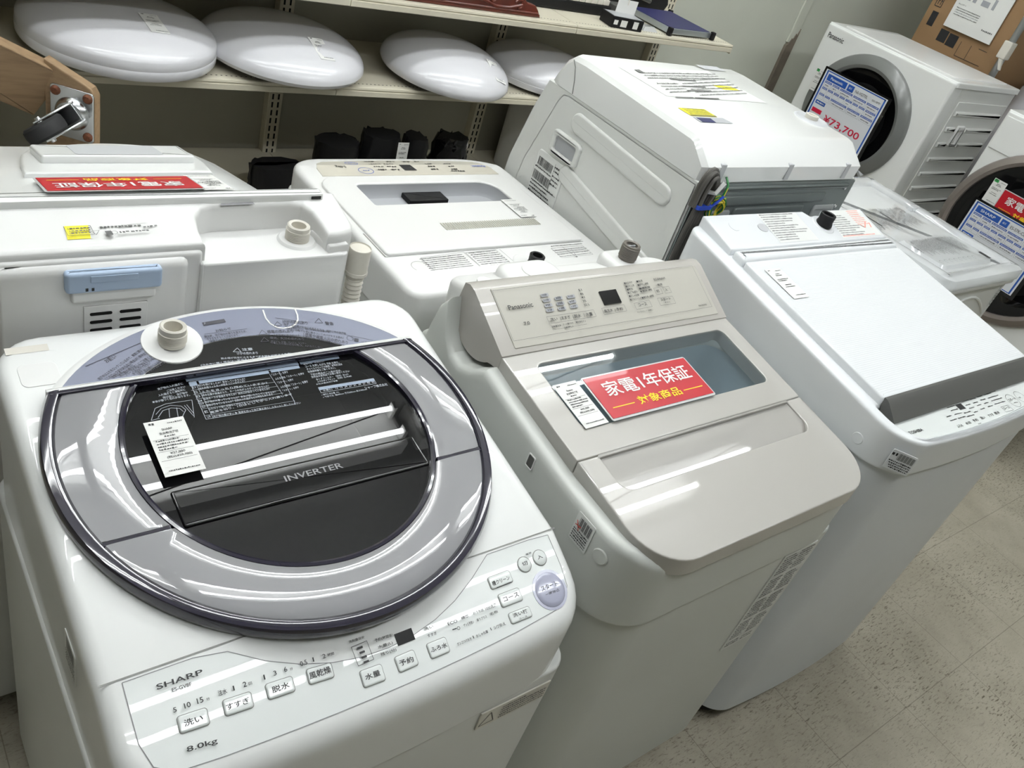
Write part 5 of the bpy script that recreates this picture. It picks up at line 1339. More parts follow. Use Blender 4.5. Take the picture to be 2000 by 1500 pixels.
# ================================================================ paper tags and cards lying on things
def tag_card(name, label, TL, TR, BL, title=('全自動洗濯機',), price=('¥27,000', '(税込¥29,700)'), green=False, mini=False, group=None, brand=None):
    """white shop tag; corners as read. The sheet and its print."""
    TL, TR, BL = Vector(TL), Vector(TR), Vector(BL)
    mx = frame(BL, TR - TL, TL - BL); w = (TR - TL).length; h = (TL - BL).length
    r = ob(name, B().slab([(0, 0), (w, 0), (w, h), (0, h)], .0012, .0006, mx=mx), 'paper', None, org=(BL + TR) / 2, smooth=0)
    tag(r, label, 'price tag', group)
    b = B(); P = lambda x, y: mx @ Vector((x * w, y * h, .0013))
    def tx(s, x0, x1, y, hh): text_at(b, s, P(x0, y), P(x1, y), P(x0, y + hh))
    def ln(x0, x1, y, hh): fake_line(b, P(x0, y), P(x1, y), P(x0, y + hh))
    nn = (mx.to_3x3() @ Vector((0, 0, 1)))
    ln(.10, .24, .92, .05); ln(.55, .92, .91, .03)
    if mini:
        for y, a, c in ((.80, .35, .65), (.75, .30, .70), (.62, .15, .85), (.57, .15, .7), (.43, .30, .7), (.36, .2, .8), (.08, .3, .95)): ln(a, c, y, .04)
    else:
        if brand: tx(brand, .36, .62, .80, .04)
        tx(title[0], .26, .74, .73, .045); ln(.36, .62, .675, .035)
        for i, (x1, s) in enumerate(((.70, None), (.90, None), (.86, None), (.55, None))): ln(.11, x1, .605 - i * .052, .038)
        tx(price[0], .33, .70, .36, .045); tx(price[1], .22, .84, .295, .05)
        ln(.14, .90, .07, .03)
        for y in (.65, .43, .27): line_quad(b, P(.06, y), P(.94, y), .0004, nn)
    ob('tag_print', b, 'ink', r, smooth=0, normals=False)
    if green:
        g = B(); g.quad(P(.03, .86), P(.36, .86), P(.36, .985), P(.03, .985)); ob('green_mark', g, 'green', r, smooth=0, normals=False)
    return r

def red_card(label, TL, TR, BL, group=None):
    TL, TR, BL = Vector(TL), Vector(TR), Vector(BL)
    mx = frame(BL, TR - TL, TL - BL); w = (TR - TL).length; h = (TL - BL).length
    r = ob('warranty_card', B().slab(rrect(-.003, w + .003, -.004, h + .003, .004), .0034, .0026, mx=mx), 'lam', None, org=(BL + TR) / 2, smooth=0)
    tag(r, label, 'sign', group)
    ob('card_face', B().slab([(0, 0), (w, 0), (w, h), (0, h)], .0042, .0036, mx=mx), 'red', r, smooth=0)
    P = lambda x, y: mx @ Vector((x * w, y * h, .0044))
    b = B(); text_at(b, '家電1年保証', P(.10, .47), P(.935, .47), P(.10, .84)); ob('card_lettering', b, 'paper', r, smooth=0, normals=False)
    b = B(); text_at(b, '対象商品', P(.30, .14), P(.72, .14), P(.30, .35))
    nn = (mx.to_3x3() @ Vector((0, 0, 1)))
    line_quad(b, P(.06, .225), P(.26, .225), .0016, nn); line_quad(b, P(.75, .225), P(.95, .225), .0016, nn)
    ob('card_lettering_yellow', b, 'ink_yellow', r, smooth=0, normals=False)
    return r

def blue_price_card(label, TL, TR, BL, brand, model, price, sub='2021年製'):
    TL, TR, BL = Vector(TL), Vector(TR), Vector(BL)
    mx = frame(BL, TR - TL, TL - BL); w = (TR - TL).length; h = (TL - BL).length
    r = ob('price_card', B().slab(rrect(-.01, w + .014, -.012, h + .008, .004), .004, .002, mx=mx), 'black_gloss', None, org=(BL + TR) / 2, smooth=0)
    tag(r, label, 'sign')
    fc = ob('card_sheet', B().slab([(0, 0), (w, 0), (w, h), (0, h)], .005, .004, mx=mx), 'card', r, smooth=0)
    P = lambda x, y, z=.0052: mx @ Vector((x * w, y * h, z))
    nn = (mx.to_3x3() @ Vector((0, 0, 1)))
    bl = B(); wh = B(); ik = B()
    def R(b, x0, x1, y0, y1, z=.0052): b.quad(P(x0, y0, z), P(x1, y0, z), P(x1, y1, z), P(x0, y1, z))
    for a in ((.02, .98, .972, .99), (.02, .98, .012, .026), (.02, .042, .012, .99), (.958, .98, .012, .99)): R(bl, *a)
    R(bl, .06, .38, .84, .945); R(bl, .40, .50, .84, .945)
    text_at(wh, brand, P(.12, .872, .0054), P(.32, .872, .0054), P(.12, .915, .0054)); text_at(wh, '品番', P(.425, .88, .0054), P(.475, .88, .0054), P(.425, .91, .0054))
    text_at(ik, model, P(.53, .865), P(.73, .865), P(.53, .915)); text_at(ik, sub, P(.80, .872), P(.93, .872), P(.80, .91))
    rows_ = [(.795, ((.06, .17), (.19, .30), (.32, .52), (.54, .74), (.76, .945))), (.69, ((.06, .14), (.16, .24), (.26, .34), (.36, .44), (.46, .56), (.58, .66), (.68, .77), (.79, .945))), (.585, ((.06, .14), (.16, .24), (.26, .52), (.54, .74), (.76, .945)))]
    for y, cs in rows_:
        for a, c in cs:
            R(bl, a, c, y, y + .032)
            for s, e in (((a, y - .06), (c, y - .06)), ((a, y - .06), (a, y)), ((c, y - .06), (c, y))): line_quad(ik, P(*s), P(*e), .0005, nn)
            if c - a > .1: fake_line(ik, P(a + .02, y - .045), P(c - .03, y - .045), P(a + .02, y - .02))
            fake_line(wh, P(a + .01, y + .008, .0054), P(c - .01, y + .008, .0054), P(a + .01, y + .024, .0054))
    R(bl, .06, .22, .44, .50); fake_line(wh, P(.08, .455, .0054), P(.20, .455, .0054), P(.08, .485, .0054))
    pr = B()
    if price:
        R(pr, .06, .22, .30, .37)
        text_at(pr, price, P(.29, .215), P(.885, .215), P(.29, .35))
    for nme, b, m in (('card_print_blue', bl, 'blue_card'), ('card_print_white', wh, 'paper'), ('card_print_black', ik, 'ink_soft'), ('card_price', pr, 'price_red')):
        if len(b.bm.verts): ob(nme, b, m, r, smooth=0, normals=False)
        else: b.bm.free()
    return r

# ================================================================ back row, left: washer seen from behind
def wash_dry():
    r = thing('washing_machine', 'white washer seen from behind with a pale blue filter handle, behind the round lidded one', 'washing machine', (.32, 1.30, 0))
    x0, x1 = .01, .628
    ob('cabinet', B().slab(rrect(x0, x1 - .004, 1.0, 1.60, .03), .64, .03, r=.004), 'white_steel', r)
    def f(x, y):
        if y < 1.06: return .931 + .22 * (y - .98)
        if y < 1.37: return .9486 + .012 - .25 * (y - 1.06)
        return .8831 - .62 * (y - 1.37)
    out = rrect(x0, x1, .982, 1.62, (.022, .03, .05, .05), 6)
    rec = rrect(.400, .574, .978 + .018, 1.048, (.003, .006, .03, .03), 6)
    # rear deck with the sunken corner for the inlet
    deck = [(x0, 1.08), (x0, .982), (.395, .982), (.395, 1.01), (.40, 1.035), (.412, 1.05), (.43, 1.055), (.545, 1.055), (.562, 1.05), (.572, 1.035), (.575, 1.01), (.576, .985), (.592, .985), (.606, .988), (.622, .996), (.628, 1.01), (.628, 1.08)]
    fd = lambda x, y: .931 + .22 * (y - .98) - .5 * max(0, x - .60) ** 1.0 * .25
    ob('rear_deck', B().slab(deck, 0, .80, r=.007, seg=3, f=fd, cuts=((.60,),)), 'white', r)
    ob('inlet_recess', B().slab([(.390, .9725), (.600, .9725), (.600, 1.058), (.390, 1.058)], .9043, .80, r=.002), 'white', r)
    ob('corner_block', B().slab([(.578, .978), (.612, .982), (.612, 1.01), (.570, 1.03)], .916, .86, r=.004), 'white', r)
    ni = Vector((.545, 1.018, .904))
    pr = [(0, .010), (.0105, .010), (.011, .026), (.0145, .0275), (.0165, .026), (.0165, .02)]
    for i in range(7): pr += [(.0178, .0195 - i * .0026), (.0165, .0182 - i * .0026)]
    pr += [(.0165, 0)]
    o = ob('water_inlet', B().lathe(pr, 32, Matrix.Translation(ni)), 'ivory', r)
    ob('water_inlet_collar', B().lathe([(.0165, .004), (.026, .004), (.029, .0005)], 32, Matrix.Translation(ni)), 'white', o)
    # rear housing below the deck
    hs = B()
    hs.slab(rrect(.145, .372, .968, 1.02, (.006, .012, .002, .002), 4), .917, .55, r=.012, seg=3)
    ob('filter_housing', hs, 'white', r)
    ob('rear_panel', B().slab(rrect(x0 + .006, .392, .977, 1.02, .008), .922, .45, r=.006), 'white', r)
    ob('hose_housing', B().slab(rrect(.388, .612, .972, 1.02, (.006, .014, .002, .002)), .9035, .45, r=.002), 'white', r)
    hd = ob('filter_handle', B().slab(rrect(.218, .333, .957, .972, .005, 4), .913, .884, r=.004, rb=.004), 'blue_handle', r)
    hb = B(); hb.box(.246, .302, .956, .9575, .900, .909, .0005)
    ob('handle_ridge', hb, 'blue_handle', hd)
    hb = B(); [hb.box(a, a + .003, .9562, .958, .888, .892) for a in (.240, .247)]
    ob('handle_mark', hb, 'ink', hd, smooth=0)
    ob('filter_body', B().slab(rrect(.225, .327, .962, .975, .004), .889, .866, rb=.004), 'white', r)
    vb = ob('vent_panel', B().slab(rrect(.240, .318, .9660, .972, .001), .858, .74, r=.001), 'white', r)
    vs = B()
    for i in range(7):
        for a in (.247, .283): vs.slab(rrect(a, a + .027, -.0022, .0022, .002, 3), .0008, -.001, mx=frame((0, .966, .846 - i * .0125), (1, 0, 0), (0, 0, 1)))
    ob('vent_slots', vs, 'slot', vb, smooth=0)
    ob('hose_clip', B().slab(rrect(.445, .555, .955, .974, .006), .792, .782, r=.003), 'white', r)
    # tilted lid
    fl = lambda x, y: .9606 - .25 * (y - 1.06) if y < 1.36 else .8856 - .62 * (y - 1.36) - 1.2 * (y - 1.36) ** 2
    def edge(x): return 0
    lid = rrect(x0 - .0, .606, 1.068, 1.60, (.01, .05, .12, .12), 8)
    b = B().slab(lid, 0, -.05, r=.010, seg=4, f=lambda x, y: fl(x, y) - 1.6 * max(0, x - .44) ** 2 * 1.5, follow=True, cuts=(1.10, 1.2, 1.36, 1.39, 1.42, 1.48, 1.54, (.44,), (.48,), (.52,), (.55,), (.58,)))
    ld = ob('lid', b, 'white_gloss', r)
    st = B(); st.box(x0, .600, 1.0585, 1.078, .925, .9585, .003)
    ob('lid_hinge_strip', st, 'white_gloss', r)
    ob('hinge_mark', B().box(.580, .5955, 1.0575, 1.0595, .9500, .9545), 'black', r, smooth=0)
    # arched grip with a pocket across the lid
    P = lambda x, y, z=0.0: Vector((x, y, fl(x, y) + z))
    ar = [(.218, 1.165), (.470, 1.165), (.480, 1.22), (.484, 1.28)] + [(.478 - .0188 * i, 1.31 + .048 * math.sin(PI * (i + .7) / 13)) for i in range(13)] + [(.236, 1.28), (.224, 1.22)]
    gp = B().slab(ar, .008, 0, r=.005, f=fl, follow=True, cuts=(1.2, 1.25, 1.3, 1.33))
    g_ = ob('lid_grip', gp, 'white_gloss', ld)
    gb = ob('grip_bar', B().slab(rrect(.250, .462, 1.218, 1.292, .004), .020, .006, r=.004, f=fl, follow=True), 'white_gloss', ld)
    ob('grip_pocket', B().slab(rrect(.296, .418, 1.224, 1.286, .006), .0206, .0202, f=fl, follow=True), 'grey_pale2', gb, smooth=0)
    arch = [(.262, 1.298), (.458, 1.298)] + [(.452 - .0155 * i, 1.300 + .042 * math.sin(PI * (i + .5) / 13)) for i in range(13)]
    ob('grip_film', B().slab(arch, .0092, .0080, f=fl, follow=True), 'beige_matt', ld, smooth=0)
    bb = B()
    text_at(bb, 'WASH&DRY', P(.425, 1.325, .0102), P(.300, 1.325, .0102), P(.425, 1.312, .0102), 0.0002)
    ob('lid_lettering', bb, 'ink_soft', ld, smooth=0, normals=False)
    # warning label on the deck
    dq = lambda x, y, z=.0006: Vector((x, y, fd(x, y) + z))
    st = B(); st.quad(dq(.345, 1.003), dq(.412 - .03, 1.003), dq(.39, 1.018), dq(.352, 1.018))
    ys = B(); ys.quad(dq(.2311, 1.001), dq(.2578, 1.001), dq(.2604, 1.0247), dq(.2327, 1.0247))
    ob('yellow_label', ys, 'yellow', r, smooth=0, normals=False)
    lettering(r, (('wash_sticker_print', 'ink_soft'),))
    ob('residue_mark', B().quad(dq(.44, 1.052), dq(.49, 1.053), dq(.488, 1.058), dq(.442, 1.057)), 'ink_dim', r, smooth=0, normals=False)
    # drain hose at the right corner
    h = B(); pts = [(.648, 1.005, .875 - .004 * i) for i in range(60)]
    h.tube(pts, [.0125 + .0025 * (i % 2) for i in range(60)], 14)
    hz = ob('drain_hose', h, 'ivory', r)
    ob('hose_cuff', B().lathe([(.0165, .0), (.0175, -.001), (.0175, -.04), (.0185, -.041), (.0185, -.046), (.0165, -.046)], 20, Matrix.Translation((.648, 1.005, .893))), 'ivory', hz)
    ob('hose_cap', B().lathe([(0, -.002), (.016, -.002), (.0172, 0), (.0172, -.03)], 20, Matrix.Translation((.648, 1.005, .893))), 'ivory', hz)
    for (x, y) in ((.06, 1.05), (.58, 1.05), (.06, 1.55), (.58, 1.55)):
        ob('foot', B().lathe([(0, 0), (.02, 0), (.02, .02), (.016, .032), (0, .032)], 16, Matrix.Translation((x, y, 0))), 'rubber', r)
M['grey_pale2'] = mat('pocket_grey_plastic', (0.50, 0.51, 0.53), 0.5)
wash_dry()
red_card('red warranty card lying upside down on the lid of the white washer seen from behind', (.4215, 1.0735, .9600), (.2262, 1.0735, .9600), (.4215, 1.140, .9434))
tag_card('price_tag', 'white price tag beside the upside-down red card on the white lid', (.466, 1.0735, .9600), (.423, 1.0735, .9600), (.466, 1.158, .9389), title=('洗濯乾燥機',), price=('¥34,000', '(税込¥37,400)'))

# ================================================================ back row, middle: low washer turned away
def naf():
    r = thing('washing_machine', 'low white washer turned away, slatted lid and beige control strip, behind the champagne one', 'washing machine', (1.085, 1.30, 0))
    x0, x1 = .800, 1.362
    ob('cabinet', B().slab(rrect(x0 + .006, x1 - .006, 1.06, 1.60, .03), .69, .03, r=.004), 'white_steel', r)
    f = lambda x, y: -.015 * (y - 1.178) if y < 1.56 else -.0057 - .25 * (y - 1.56)
    out = rrect(x0, x1, 1.045, 1.622, (.03, .03, .09, .09), 9)
    # front edge bows outward
    out = [(x, y + (.02 * (1 - ((x - 1.081) / .281) ** 2) if y > 1.53 else 0)) for x, y in out]
    hole = rrect(.897, 1.262, 1.368, 1.462, (.004, .004, .045, .012), 6)
    b = B().slab(out, .757, .66, r=.012, seg=4, rb=.004, holes=(hole,), f=f, cuts=(1.56, 1.59))
    tp = ob('top_cover', b, 'white', r)
    # pocket
    tops = [(x, y, .755) for x, y in hole]
    pk = B().loft([tops, [(x, y, .733) for x, y in inset(hole, .003)], [(x, y, .726) for x, y in inset(hole, .008)]], caps=(False, True))
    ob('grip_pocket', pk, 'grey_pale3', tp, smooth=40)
    ob('pocket_floor', B().box(.903, 1.256, 1.374, 1.418, .7262, .7285), 'darkgrey', tp, smooth=0)
    lt = B().box(1.015, 1.118, 1.418, 1.4575, .7262, .738, .002)
    ob('latch_plate', lt, 'black', tp)
    ob('lid_groove', B().slab(rrect(.812, .8155, 1.18, 1.50, .001), .7574, .757, smooth=0) if False else B().quad((.8145, 1.176, .7576), (.8175, 1.176, .7576), (.8175, 1.505, .7506), (.8145, 1.505, .7506)), 'groove', r, smooth=0, normals=False)
    ob('lid_seam', B().quad((.8145, 1.176, .7576), (1.326, 1.176, .7576), (1.326, 1.1775, .7576), (.8145, 1.1775, .7576)), 'groove', r, smooth=0, normals=False)
    bb = B()
    lid = B().slab(rrect(.820, 1.325, 1.179, 1.500, (.008, .008, .05, .05), 6), .7625, .757, r=.003, holes=(hole,), f=lambda x, y: f(x, y), follow=True, cuts=(1.48,))
    ld = ob('lid', lid, 'white', r)
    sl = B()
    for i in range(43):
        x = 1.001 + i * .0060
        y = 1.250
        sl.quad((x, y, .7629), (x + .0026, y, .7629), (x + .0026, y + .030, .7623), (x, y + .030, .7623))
    ob('slat_shadow_lines', sl, 'ivory_dim', ld, smooth=0, normals=False)  # flat dim stripes paint the shadow lines between lid slats
    pn = [(.845, 1.508), (1.318, 1.508), (1.316, 1.545), (1.300, 1.575)] + [(1.29 - .0205 * i, 1.582 + .02 * (1 - ((1.29 - .0205 * i - 1.081) / .25) ** 2)) for i in range(21)] + [(.862, 1.575), (.848, 1.545)]
    ob('control_panel', B().slab(pn, .7582, .757, f=f, follow=True, cuts=(1.56, 1.59)), 'beige_pale', r, smooth=0)
    def Q(x, y, z=.7592): return Vector((x, y, z + f(x, y)))
    bk = B(); bl = B(); dm = B()
    def U(b, s, xa, xb, y, h): text_at(b, s, Q(xb, y + h), Q(xa, y + h), Q(xb, y), .0003)   # reads from the far side
    def UL(b, xa, xb, y, h): fake_line(b, Q(xb, y + h), Q(xa, y + h), Q(xb, y), .0003)
    U(bk, '5.0kg', .895, .92, 1.545, .012)
    for y in (1.530, 1.545, 1.560):
        for xa, xb in ((.985, 1.015), (1.022, 1.048), (1.13, 1.155), (1.185, 1.21)): UL(bk, xa + R_.uniform(0, .006), xb, y, .008)
    for xa, xb in ((.985, 1.012), (1.045, 1.068), (1.085, 1.108), (1.12, 1.135)): UL(bk, xa, xb, 1.583, .010)
    UL(bk, 1.185, 1.225, 1.52, .008)
    bk.quad(Q(1.062, 1.530), Q(1.094, 1.530), Q(1.090, 1.558), Q(1.060, 1.558))
    U(bl, 'Panasonic', 1.262, 1.302, 1.543, .010)
    for (cx, cy, R) in ((.945, 1.572, .015), (.960, 1.530, .018)):
        pts = [Q(cx + R * math.cos(a), cy + R * .8 * math.sin(a)) for a in [2 * PI * i / 20 for i in range(20)]]
        for i in range(20): line_quad(bl, pts[i], pts[(i + 1) % 20], .0012, Vector((0, 0, 1)))
        UL(dm, cx - .009, cx + .009, cy - .003, .006)
    ob('printed_lettering', bk, 'ink', r, smooth=0, normals=False)
    ob('printed_lettering_blue', bl, 'ink_blue', r, smooth=0, normals=False)
    ob('badge_print', dm, 'ink_blue', r, smooth=0, normals=False)
    lettering(r, (('naf_top_print', 'ink'), ('naf_deck_print', 'ink')))
    ob('inlet_dish', B().lathe([(.0, .0008), (.034, .0008), (.038, .002), (.044, .002), (.047, -.0005)], 36, Matrix.Translation((1.128, 1.105, .7575))), 'white', r)
    ni = Vector((1.122, 1.098, .7575))
    ob('water_inlet', B().lathe([(0, .016), (.010, .016), (.011, .028), (.014, .029), (.0165, .027), (.0155, .012), (.019, 0)], 28, Matrix.Translation(ni)), 'black', r)
    ob('inlet_filter', B().box(ni.x - .008, ni.x + .008, ni.y - .001, ni.y + .001, ni.z + .015, ni.z + .02), 'grey', r, smooth=0)
    ob('badge_outline', B().lathe([(.018, .0003), (.0188, .0003)], 28, Matrix.Translation((.870, 1.135, .7575))), 'groove', r, smooth=0)
    ob('small_slot', B().box(.862, .876, 1.095, 1.0985, .757, .7576), 'taupe', r, smooth=0)
    for (x, y) in ((.84, 1.1), (1.32, 1.1), (.84, 1.56), (1.32, 1.56)):
        ob('foot', B().lathe([(0, 0), (.02, 0), (.02, .02), (.016, .032), (0, .032)], 16, Matrix.Translation((x, y, 0))), 'rubber', r)
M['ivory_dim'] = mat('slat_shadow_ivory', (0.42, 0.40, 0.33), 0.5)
M['beige_pale'] = mat('pale_beige_film', (0.62, 0.59, 0.51), 0.22)
naf()
tag_card('price_tag', 'white price tag upside down on the slatted washer lid, beside its dark hand recess', (1.267, 1.283, .7628), (1.222, 1.283, .7628), (1.267, 1.366, .7615), price=('¥19,000', '(税込¥20,900)'))

# ================================================================ back row, right: drum washer seen from behind
def drum_back():
    r = thing('drum_washing_machine', 'big white drum washing machine with a grey steel back, in the back row centre', 'washing machine', (1.67, 1.24, 0))
    x0, x1 = 1.38, 1.965
    # side outline: bulging front (far side), upright back
    fr = [(1.50, .04), (1.535, .10), (1.560, .40), (1.568, .62), (1.562, .78), (1.525, .93), (1.490, 1.02), (1.468, 1.058), (1.44, 1.076)]
    prof = [(.990, .04), (.990, .998), (1.411, 1.000)] + [(1.411 + .0, 1.0)]
    body = [(y, z) for y, z in [(.990, .04), (.990, 1.0), (1.440, 1.0)]] + [(1.500, .999)] + [(y, z) for y, z in fr[::-1] if z < .99]
    b = B()
    def ring(x, d): 
        q = inset(body[::-1], d)
        return [(x, y, z) for y, z in q]
    b.loft([ring(x0, .002), ring(x0 + .002, .0), ring(x1 - .002, .0), ring(x1, .002)])
    ob('cabinet', b, 'white_steel', r)
    top = [(.988, .9995), (.985, 1.034), (1.035, 1.0735), (1.05, 1.077), (1.40, 1.083), (1.445, 1.080), (1.470, 1.060), (1.492, 1.02), (1.503, .9995)]
    b = B()
    def ringt(x, d): return [(x, y, z if z_ > 1.0 else z_) for (y, z), (y_, z_) in zip(inset(top[::-1], d), top[::-1])]
    b.loft([ringt(x0 - .001, .028), ringt(x0 + .001, .014), ringt(x0 + .010, .004), ringt(x0 + .024, 0), ringt(x1 - .024, 0), ringt(x1 - .010, .004), ringt(x1 - .001, .014), ringt(x1 + .001, .028)])
    tp = ob('top_cover', b, 'white_gloss', r, smooth=30)
    for x in (1.432, 1.665, 1.895):
        ob('cover_rib', B().slab([(x - .008, .9845), (x + .008, .9845), (x + .006, 1.012), (x - .006, 1.012)], 1.040, 1.004, r=.002), 'grey_pale2', tp)
    ob('cover_seam', B().tube([(x0 - .0015, y, z) for y, z in ((1.411, 1.001), (1.418, 1.03), (1.428, 1.055), (1.44, 1.068))], .0012, 6), 'groove', tp)
    # side sheet: raised outline, ribs, hand hole, label
    sx = x0 - .0
    side = B()
    so = [(.996, .05), (.996, .990), (1.420, .990), (1.436, .985), (1.447, .965), (1.500, .80), (1.530, .60), (1.53, .05)]
    mxs = Matrix(((0, 0, -1, sx), (1, 0, 0, 0), (0, 1, 0, 0), (0, 0, 0, 1)))
    sd = ob('side_panel', B().slab(so, .0022, -.004, r=.0015, mx=mxs), 'white_steel', r)
    def bar(pts, w, h=.003):
        a, c = Vector(pts[0]), Vector(pts[1]); d = (c - a); L = d.length; ang = math.atan2(d.y, d.x)
        m2 = mxs @ Matrix.Translation((a.x, a.y, .0022)) @ Matrix.Rotation(ang, 4, 'Z')
        return B().slab(rrect(-w / 2, L + w / 2, -w / 2, w / 2, w * .49, 6), h, -.001, r=h * .95, seg=4, mx=m2)
    for p in (((1.06, .935), (1.36, .953)), ((1.02, .775), (1.345, .832)), ((1.02, .66), (1.38, .71)), ((1.03, .53), (1.42, .53)), ((1.03, .35), (1.45, .35))):
        ob('side_rib', bar(p, .046, .0055), 'white_steel', sd)
    hf = B().slab(rrect(1.322, 1.425, .858, .915, .012), .011, -.001, r=.004, holes=(rrect(1.336, 1.411, .868, .903, .006),), mx=mxs)
    hh = ob('hand_hold', hf, 'white_steel', r)
    ob('hand_hold_pocket', B().slab(rrect(1.336, 1.411, .868, .903, .006), .0030, .0025, mx=mxs), 'grey_pale3', hh, smooth=0)  # flat pad; its grey stands for shade inside the hand hold
    lf = B().slab(rrect(1.350, 1.458, .715, .848, .010), .0045, 0, r=.002, mx=mxs)
    lb = ob('rating_label', lf, 'sticker', r)
    bb = B(); Q = lambda y, z: Vector((sx - .0052, y, z))
    def bars(z, h, y0, y1, st):
        y = y1
        while y > y0:
            w = R_.choice((.0008, .0014, .002)); bb.quad(Q(y, z), Q(y - w, z), Q(y - w, z + h), Q(y, z + h)); y -= w + R_.choice((.001, .0016))
    bars(.812, .020, 1.392, 1.448, 0); bars(.775, .022, 1.385, 1.452, 0)
    for z in (.803, .767, .758, .749, .740, .731, .722): fake_line(bb, Q(1.452, z), Q(1.36 + R_.uniform(0, .03), z), Q(1.452, z + .006))
    for z in (.83, .82, .808, .798, .788): fake_line(bb, Q(1.385, z), Q(1.358, z), Q(1.385, z + .006))
    for a, c in (((1.354, .770), (1.452, .770)), ((1.386, .84), (1.386, .77))): line_quad(bb, Q(*a), Q(*c), .0008, Vector((-1, 0, 0)))
    ob('label_print', bb, 'ink', lb, smooth=0, normals=False)
    # top: instruction print, yellow label, detergent hatch, inlet
    zt = lambda y: 1.0773 + (y - 1.05) * .0171 + .0006
    lettering(r, (('drum_top_print', 'ink_soft'),))
    ob('instruction_film', B().quad((1.455, 1.375, zt(1.375) - .0002), (1.80, 1.405, zt(1.405) - .0002), (1.83, 1.225, zt(1.225) - .0002), (1.47, 1.225, zt(1.225) - .0002)), 'sticker', r, smooth=0, normals=False)
    def T2(x, y, z=0.0): return Vector((x, y, zt(y) + z))
    ob('yellow_label', B().quad(T2(1.452, 1.128), T2(1.538, 1.128), T2(1.534, 1.166), T2(1.447, 1.166)), 'yellow', r, smooth=0, normals=False)
    bb = B()
    for i in range(5): fake_line(bb, T2(1.457, 1.136 + i * .006, .0003), T2(1.53, 1.136 + i * .006, .0003), T2(1.457, 1.140 + i * .006, .0003))
    bb.quad(T2(1.453, 1.129, .0003), T2(1.537, 1.129, .0003), T2(1.537, 1.1335, .0003), T2(1.453, 1.1335, .0003))
    ob('yellow_label_print', bb, 'darkgrey', r, smooth=0, normals=False)
    ob('inspection_hatch', B().quad(T2(1.452, 1.098), T2(1.560, 1.098), T2(1.552, 1.124), T2(1.452, 1.124)), 'grey_pale3', r, smooth=0, normals=False)
    ob('hatch_hole', B().quad(T2(1.458, 1.098, .0003), T2(1.502, 1.098, .0003), T2(1.505, 1.119, .0003), T2(1.458, 1.119, .0003)), 'navy', r, smooth=0, normals=False)
    ob('yellow_strip', B().quad(T2(1.735, 1.288), T2(1.80, 1.288), T2(1.79, 1.312), T2(1.715, 1.312)), 'yellow', r, smooth=0, normals=False)
    ob('vent_film', B().quad(T2(1.80, 1.415), T2(1.885, 1.415), T2(1.875, 1.442), T2(1.79, 1.442)), 'grey_pale2', r, smooth=0, normals=False)
    mi = Matrix.Translation((1.915, 1.145, 1.079))
    di = ob('inlet_dish', B().lathe([(0, .0008), (.03, .0008), (.037, .002), (.042, .0015), (.045, -.001)], 36, mi), 'grey_pale2', r)
    ob('water_inlet', B().lathe([(0, .006), (.010, .006), (.011, .010), (.0165, .010), (.0165, 0)], 28, mi), 'ivory', di)
    # grey back sheet with pressed ribs, two grips, screws
    by = .9895
    mb = frame((0, by, 0), (1, 0, 0), (0, 0, 1))       # local y is up, normal points at the viewer
    bk = ob('back_sheet', B().slab([(x0 + .004, .05), (x1 - .004, .05), (x1 - .004, .997), (x0 + .004, .997)], .004, 0, r=.001, mx=mb), 'steel', r)
    for (a, c, z, h) in ((1.40, 1.94, .985, .006), (1.46, 1.86, .957, .012), (1.53, 1.79, .928, .012), (1.56, 1.76, .896, .010), (1.41, 1.43, .60, .2), (1.915, 1.935, .60, .2), (1.5, 1.85, .70, .012), (1.5, 1.85, .60, .012)):
        ob('pressed_rib', B().slab(rrect(a, c, z - h, z + h, min(h, .008) * .9, 4), .0085, .003, r=.004, mx=mb), 'steel', bk)
    for (a, c) in ((1.438, 1.520), (1.835, 1.925)):
        g = B().slab(rrect(a, c, .862, .935, .008), .007, .002, r=.003, holes=(rrect(a + .010, c - .008, .868, .922, .004),), mx=mb)
        go = ob('back_grip', g, 'grey_mid', bk)
        P4 = lambda q, d: [tuple(mb @ Vector((x, y, d))) for x, y in q]
        ob('grip_pocket', B().loft([P4(rrect(a + .010, c - .008, .868, .922, .004), .006), P4([(x, y * .6 + .872 * .4) for x, y in rrect(a + .02, c - .02, .868, .922, .004)], .0044)], caps=(False, True)), 'grey_mid', go, smooth=30)
    for (x, z) in ((1.93, .978), (1.93, .93), (1.42, .94), (1.408, .80), (1.408, .72), (1.408, .66), (1.60, .93)): ob('screw', B().lathe([(0, .004), (.004, .003), (.0055, 0)], 12, mb @ Matrix.Translation((x, z, .004))), 'chrome', bk)
    for (a, c) in ((1.585, 1.640), (1.735, 1.785)): ob('bracket', B().slab(rrect(a, c, .845, .880, .006), .009, .004, r=.002, mx=mb), 'steel', bk)
    ob('cable_hole', B().lathe([(0, .0046), (.022, .0046)], 20, mb @ Matrix.Translation((1.722, .868, 0)) @ Matrix.Diagonal((.7, 1.2, 1, 1))), 'slot', bk, smooth=0)
    # power lead in a hanging coil, tied; green and yellow earth wire
    cb = B()
    def loop(x, w, zt_, zb_, d): return [(x - w, by - d, zb_)] + [(x + w * math.sin(-PI / 2 + PI * i / 10), by - d, zt_ - .05 + .05 * math.cos(-PI / 2 + PI * i / 10)) for i in range(11)] + [(x + w * .9, by - d, (zt_ + zb_) / 2), (x + w * .3, by - d, zb_)]
    from mathutils import geometry
    for x, w, zt_, d in ((1.392, .022, 1.030, .019), (1.396, .016, 1.022, .024), (1.400, .013, 1.014, .014), (1.394, .026, 1.034, .012)):
        cb.tube(loop(x, w, zt_, .955, d), .0052, 8)
